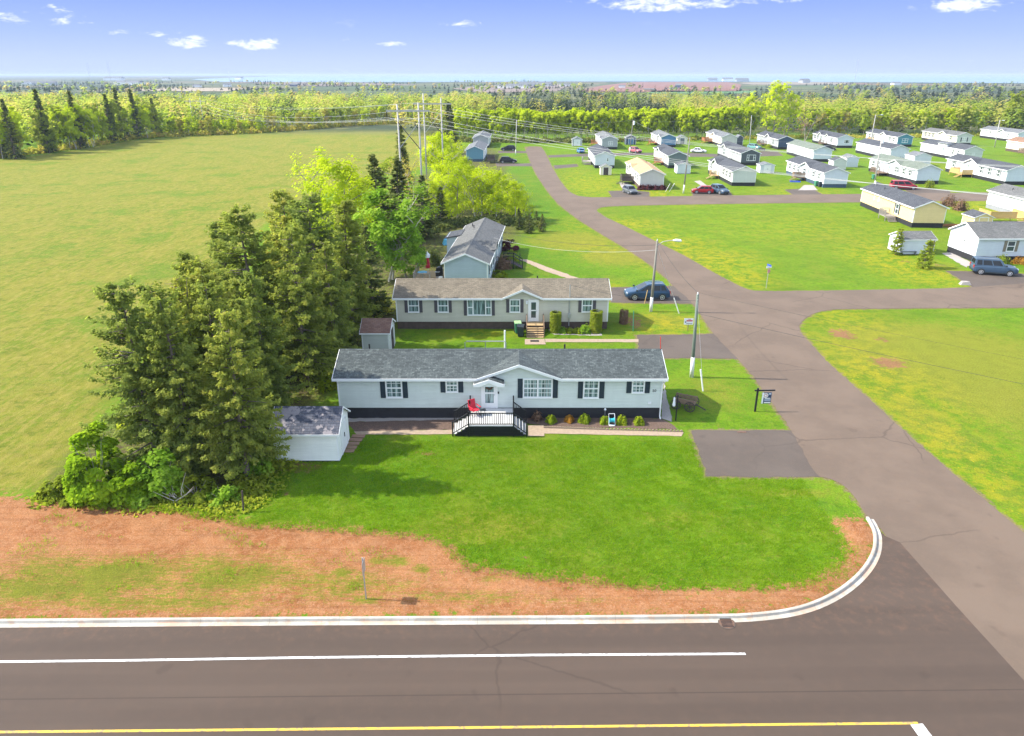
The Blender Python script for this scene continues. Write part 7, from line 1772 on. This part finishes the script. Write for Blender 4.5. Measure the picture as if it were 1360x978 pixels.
st_ = thing('entry_steps', 'dark entry stairs on the right wall of the aqua home', 'steps', (ap.x + 6.35, 86.2, 0), R(90))
MB().box(-.8, .8, -1.3, -.02, .62, .70).build('landing', M['wood_dark'], st_)
b = MB()
for k in range(4): b.box(-.75, .75, -1.3 - .28 * (k + 1), -1.3 - .28 * k - .01, .7 - (k + 1) * .14 - .05, .7 - (k + 1) * .14)
b.build('stair_treads', M['wood_dark'], st_)
for s in (-1, 1):
    b = MB(); b.bar((s * .8, -.1, 1.6), (s * .8, -1.3, 1.6), .08); b.bar((s * .8, -1.3, 1.6), (s * .8, -2.4, .95), .08)
    for yy, zz in ((-.1, 1.6), (-1.3, 1.6), (-2.4, .95)): b.bar((s * .8, yy, 0), (s * .8, yy, zz), .08)
    b.build('handrail', M['black'], st_)
# dead branches at the belt foot
q = G(236, 668); db = thing('dead_branches', 'pale dead branches fallen at the foot of the spruces', 'dead branches', (q.x, q.y, 0)); rb = random.Random(3); b = MB()
for k in range(16):
    a = rb.uniform(-.9, .9); L = rb.uniform(.6, 1.9); e = Vector((math.sin(a) * L, rb.uniform(-.4, .5), abs(math.cos(a)) * L)); b.tube([(rb.uniform(-.5, .5), rb.uniform(-.3, .3), 0), e * .5, e], [.022, .016, .006], 5)
b.build('branches', M['bark_birch'], db)
# drain covers
q = G(965, 828.5); mh = thing('manhole_cover', 'round rusty drain cover at the kerb', 'drain cover', (q.x, q.y, .030)); MB().tube([(0, 0, 0), (0, 0, .018)], .33, 24).build('lid', M['rust'], mh)
b = MB(); b.tube([(0, 0, 0), (0, 0, .012)], .37, 24); b.build('rim', M['asph_drive'], mh)
b = MB()
for k in range(-3, 4): b.box(-.24, .24, k * .08 - .015, k * .08 + .015, .0185, .03)
b.build('grating', M['black'], mh)
q = G(985, 574.3); setp(MB().box(-.3, .3, -.1, .1, 0, .02).build('drain_plate', M['rust'], None, (q.x, q.y, .013)), 'small rusty plate in the driveway edge', 'drain cover')
# things on the lots
q = G(1056, 242); setp(MB().prism([(-.4, 0), (.4, 0), (.32, .25), (-.35, .3)], 'x', -1.1, 1.1).build('blue_tarp', M['blue_tarp'], None, (q.x, q.y, 0), R(-15)), 'bright blue tarp bundle on the grass by the patio deck', 'tarp')
for i, (px, py) in enumerate(((1083.5, 247.5), (1088.5, 248.6))): 
    bin_(['green bin at the corner of the blue grey gabled home', 'black bin at the corner of the blue grey gabled home'][i], px, py, ['green_plastic', 'dark_plastic'][i], ['green_plastic', 'dark_plastic'][i], -80)
q = G(1159.5, 238.5); bin_('green bin next to the deck of the green roofed home', 1159.5, 238.5, 'green_plastic', 'green_plastic', 10)
q = G(1305, 343); mb = thing('light_post', 'short black light post behind the boxy SUV', 'lamp post', (q.x - 1.0, q.y + 1, 0)); MB().tube([(0, 0, 0), (0, 0, 1.6)], .04, 6).build('post', M['black'], mb); MB().box(-.12, .12, -.12, .12, 1.6, 1.95).build('lantern', M['black'], mb)
mc = G(1012, 200.5); mo = thing('garden_tractor', 'dark garden tractor beside the greenish grey car', 'garden tractor', (mc.x, mc.y, 0), R(-50)); MB().prism([(-.9, .35), (.9, .35), (.85, .8), (.1, .85), (-.1, .6), (-.9, .65)], 'y', -.35, .35).build('body', M['black'], mo)
for x, s, r_ in ((-.55, -1, .36), (-.55, 1, .36), (.6, -1, .25), (.6, 1, .25)): MB().tube([(x, s * .3, r_), (x, s * .5, r_)], r_, 12).build('wheel', M['rubber'], mo)
MB().box(-.6, -.2, -.22, .22, .66, 1.05).build('seat', M['dark_plastic'], mo)
q = G(1264, 300.5); bp = thing('board_pile', 'scrap boards lying on the grass behind the cream yellow home', 'board pile', (q.x, q.y, 0)); b = MB()
for k in range(6): b.bar((rb.uniform(-2, -1), rb.uniform(-.4, .4), .05 + .05 * k), (rb.uniform(1, 2), rb.uniform(-.4, .4), .05 + .05 * k), .2, .04)
b.build('boards', M['wood_orange'], bp)
rk = G(1281, 378); setp(MB().mesh([(-.6, -.3, 0), (.6, -.35, 0), (.5, .4, 0), (-.5, .35, 0), (-.4, -.2, .3), (.35, -.2, .4), (.3, .25, .35), (-.3, .2, .4)], [(0, 3, 2, 1), (4, 5, 6, 7), (0, 1, 5, 4), (1, 2, 6, 5), (2, 3, 7, 6), (3, 0, 4, 7)]).build('boulder', M['gravel'], None, (rk.x, rk.y, 0)), 'pale boulder at the mouth of the SUV drive', 'boulder')
# short bench beside the lawn shed
q = G(1206, 338.5); bn = thing('garden_bench', 'thin dark bench in front of the white lawn shed', 'bench', (q.x, q.y, 0)); MB().box(-1.0, 1.0, -.2, .2, .42, .47).build('seat', M['shutter_grey'], bn)
for x in (-.9, .9): MB().box(x - .03, x + .03, -.18, .18, 0, .418).build('leg', M['shutter_grey'], bn)
MB().box(-1, 1, .17, .2, .55, .85).build('backrest', M['shutter_grey'], bn)

# grass tufts along the near edges
def tufts(name, label, pts, mat, seed, hmin=.05, hmax=.13, per=9):
    r = np.random.default_rng(seed); P0 = np.array(pts); n = len(P0) * per
    base = np.repeat(P0, per, 0) + np.concatenate([r.normal(size=(n, 2)) * .09, np.zeros((n, 1))], 1)
    h = r.uniform(hmin, hmax, n); an = r.uniform(0, 6.283, n); ln = r.normal(size=(n, 2)) * .04; w = .012
    U = np.stack([np.cos(an) * w, np.sin(an) * w, np.zeros(n)], 1)
    tip = base + np.stack([ln[:, 0], ln[:, 1], h], 1)
    V = np.stack([base - U, base + U, tip + U * .3, tip - U * .3], 1).reshape(-1, 3)
    me = bulk_mesh(name, V, np.arange(n * 4, dtype=np.int32).reshape(-1, 4), M[mat], np.clip(np.repeat(r.uniform(0, 1, len(P0)), per) * .8 + r.uniform(0, .2, n), 0, 1))
    return setp(link(name, me), label, 'grass', None, 'stuff')
rt_ = np.random.default_rng(77)
cand = np.stack([rt_.uniform(-25, 17, 60000), rt_.uniform(26.5, 43.5, 60000)], 1)
sdc = sdist(soil_np, cand[:, 0], cand[:, 1]); sdr = sdist(road_np, cand[:, 0], cand[:, 1])
for d_ in drive_np: sdr = np.maximum(sdr, sdist(d_, cand[:, 0], cand[:, 1]))
kd = np.min(np.hypot(cand[:, None, 0] - resample(kp, .6)[None, :, 0], cand[:, None, 1] - resample(kp, .6)[None, :, 1]), 1)
cand = cand[kd > .45]; sdc = sdc[kd > .45]; sdr = sdr[kd > .45]
nn_ = np.sin(cand[:, 0] * 1.3) * np.sin(cand[:, 1] * 1.9 + cand[:, 0] * .4)
lawn_ok = (sdist(poly_px(new_poly), cand[:, 0], cand[:, 1]) < -.6) & (sdc < -.1) & (sdr < -.12) & (cand[:, 0] > -14) & (cand[:, 1] < 41.2)
edge_ok = (sdc > -.1) & (sdc < .55) & (rt_.uniform(size=len(cand)) < .5)
spt = (sdc > .4) & (np.sin(cand[:, 0] * .9 + 2 * np.sin(cand[:, 1])) * np.sin(cand[:, 1] * 1.3 + cand[:, 0] * .23) + rt_.normal(size=len(cand)) * .35 > .75) & (rt_.uniform(size=len(cand)) < .22)
def P3(msk, z): q_ = cand[msk]; return np.concatenate([q_, np.full((len(q_), 1), z)], 1)
tufts('lawn_grass', 'mown grass tufts of the front lawn', P3(lawn_ok, 0.0), 'grass_blade', 1, .03, .075, 8)
tufts('verge_grass', 'grass tufts spreading into the red soil', P3(edge_ok | spt, .10), 'grass_blade', 2, .04, .12, 9)

# ------------------------------------------------------------------ far buildings and masts
FAR = 'distant buildings beyond the woods'
fdefs = [(38, 112, 16, 10, 5, 'white'), (60, 113.5, 30, 14, 7, 'metal'), (172, 113, 40, 16, 7, 'white'), (152, 107, 26, 12, 6, 'white'), (221, 107, 10, 8, 5, 'white'), (262, 116, 12, 9, 5, 'white'), (302, 115.5, 11, 8, 6, 'white'), (318, 106, 10, 8, 5, 'white'), (392, 115, 12, 9, 5, 'sign_navy'),
         (682, 117.5, 44, 18, 7, 'white'), (712, 114.8, 46, 18, 7, 'metal'), (750, 115, 14, 9, 5, 'white'), (665, 116.5, 12, 9, 5, 'white'), (826, 117, 9, 8, 5, 'white'), (902, 117, 10, 8, 7, 'sign_navy'), (946, 107.6, 13, 9, 5, 'metal'), (966, 108.2, 14, 10, 6, 'white'), (985, 108.8, 18, 10, 6, 'metal'), (1068, 110.5, 14, 10, 7, 'metal'), (1190, 113, 12, 9, 5, 'white'), (894, 120, 12, 8, 4, 'wood_tan'), (862, 121, 16, 8, 4, 'wood_tan')]
flab = ['tiny white house at the far left horizon', 'long grey hall at the far left', 'long white hall above the left treeline', 'pale hall on the far left skyline', 'small white house on the far left plain', 'white house peeping over the left woods', 'white gabled house over the left woods', 'white dot of a house on the far plain', 'dark house beyond the left woods', 'long white greenhouse beyond the spruce wood', 'long grey greenhouse beside the white one', 'white house right of the greenhouses', 'white house left of the greenhouses', 'small white house on the ploughed field edge', 'dark gabled farmhouse beside the ploughed field', 'grey house by the sea', 'white house by the sea', 'wide grey house by the sea', 'tall grey house near the shore', 'white house near the right shore', 'tan barn beside the green pasture', 'low tan shed beside the green pasture']
for (px, py, w, d, h, mt), lb in zip(fdefs, flab):
    q = G(px, py); f_ = q.y / 1000.0; w, d, h = w * max(.6, f_ * .9), d * max(.6, f_ * .8), h * max(.8, f_ * .75)
    o = thing('distant_house', lb, 'house', (q.x, q.y, 0), R(random.uniform(-25, 25)), FAR)
    MB().box(-w/2, w/2, -d/2, d/2, 0, h * .62).build('wall', M[mt], o)
    MB().prism([(-d/2 - .3, h * .6), (0, h), (d/2 + .3, h * .6)], 'x', -w/2 - .4, w/2 + .4).build('roof', M['roof_mid'], o)
for lb, px, yb, yt, dist in (('thin radio mast above the right woods', 1134.5, 112, 79, 1500), ('thin mast on the far left plain', 120, 107, 84, 2000), ('second thin mast on the far left plain', 147, 107, 82, 2100), ('small thin mast on the plain left of the pylons', 305, 107, 95, 2200)):
    q = AT(px, yb, dist); tp = AT(px, yt, dist); o = thing('radio_mast', lb, 'mast', (q.x, dist, 0), 0, 'distant masts')
    MB().tube([(0, 0, 0), (0, 0, tp.z)], [.5, .25], 6).build('mast', M['metal'], o)
# copses on the plain
def copse(seed, n):
    r = np.random.default_rng(seed); out = []
    for k in range(n):
        d = 700 * (3.6 ** r.uniform(0, 1)); x = r.uniform(-.85, .85) * d
        if x > .05 * d and d > 1650: continue
        m_ = int(r.uniform(4, 16)); a = r.uniform(-.3, .3); sp = r.uniform(0, 1) < .5
        for j in range(m_):
            t_ = (j - m_ / 2) * r.uniform(5, 9); out.append((x + t_ * math.cos(a), d + t_ * math.sin(a) + r.uniform(-6, 6), r.uniform(5, 10), int(sp or r.uniform() < .5)))
    return out
woods('distant_woods', 'dark hedgerows and copses dotting the distant plain', copse(4, 210), None, 4, size=3.0, nq=16)

# ------------------------------------------------------------------ haze over the plain
m = bpy.data.materials.new('haze_air'); m.use_nodes = True; m.node_tree.nodes.clear(); t = NT(m.node_tree)
o_ = t.add('ShaderNodeOutputMaterial'); pv = t.add('ShaderNodeVolumePrincipled')
pv.inputs['Color'].default_value = (0.52, 0.62, 0.78, 1); pv.inputs['Density'].default_value = HAZE; pv.inputs['Anisotropy'].default_value = 0.0
t.l.new(pv.outputs[0], o_.inputs['Volume'])
m.cycles.homogeneous_volume = True if hasattr(m, 'cycles') else None
hz_ = MB().box(-13000, 31000, -500, 43000, -1.5, 27.0).build('haze', m)
setp(hz_, kind='stuff'); hz_['label'] = 'pale blue haze over the distant plain'; hz_.display_type = 'WIRE'
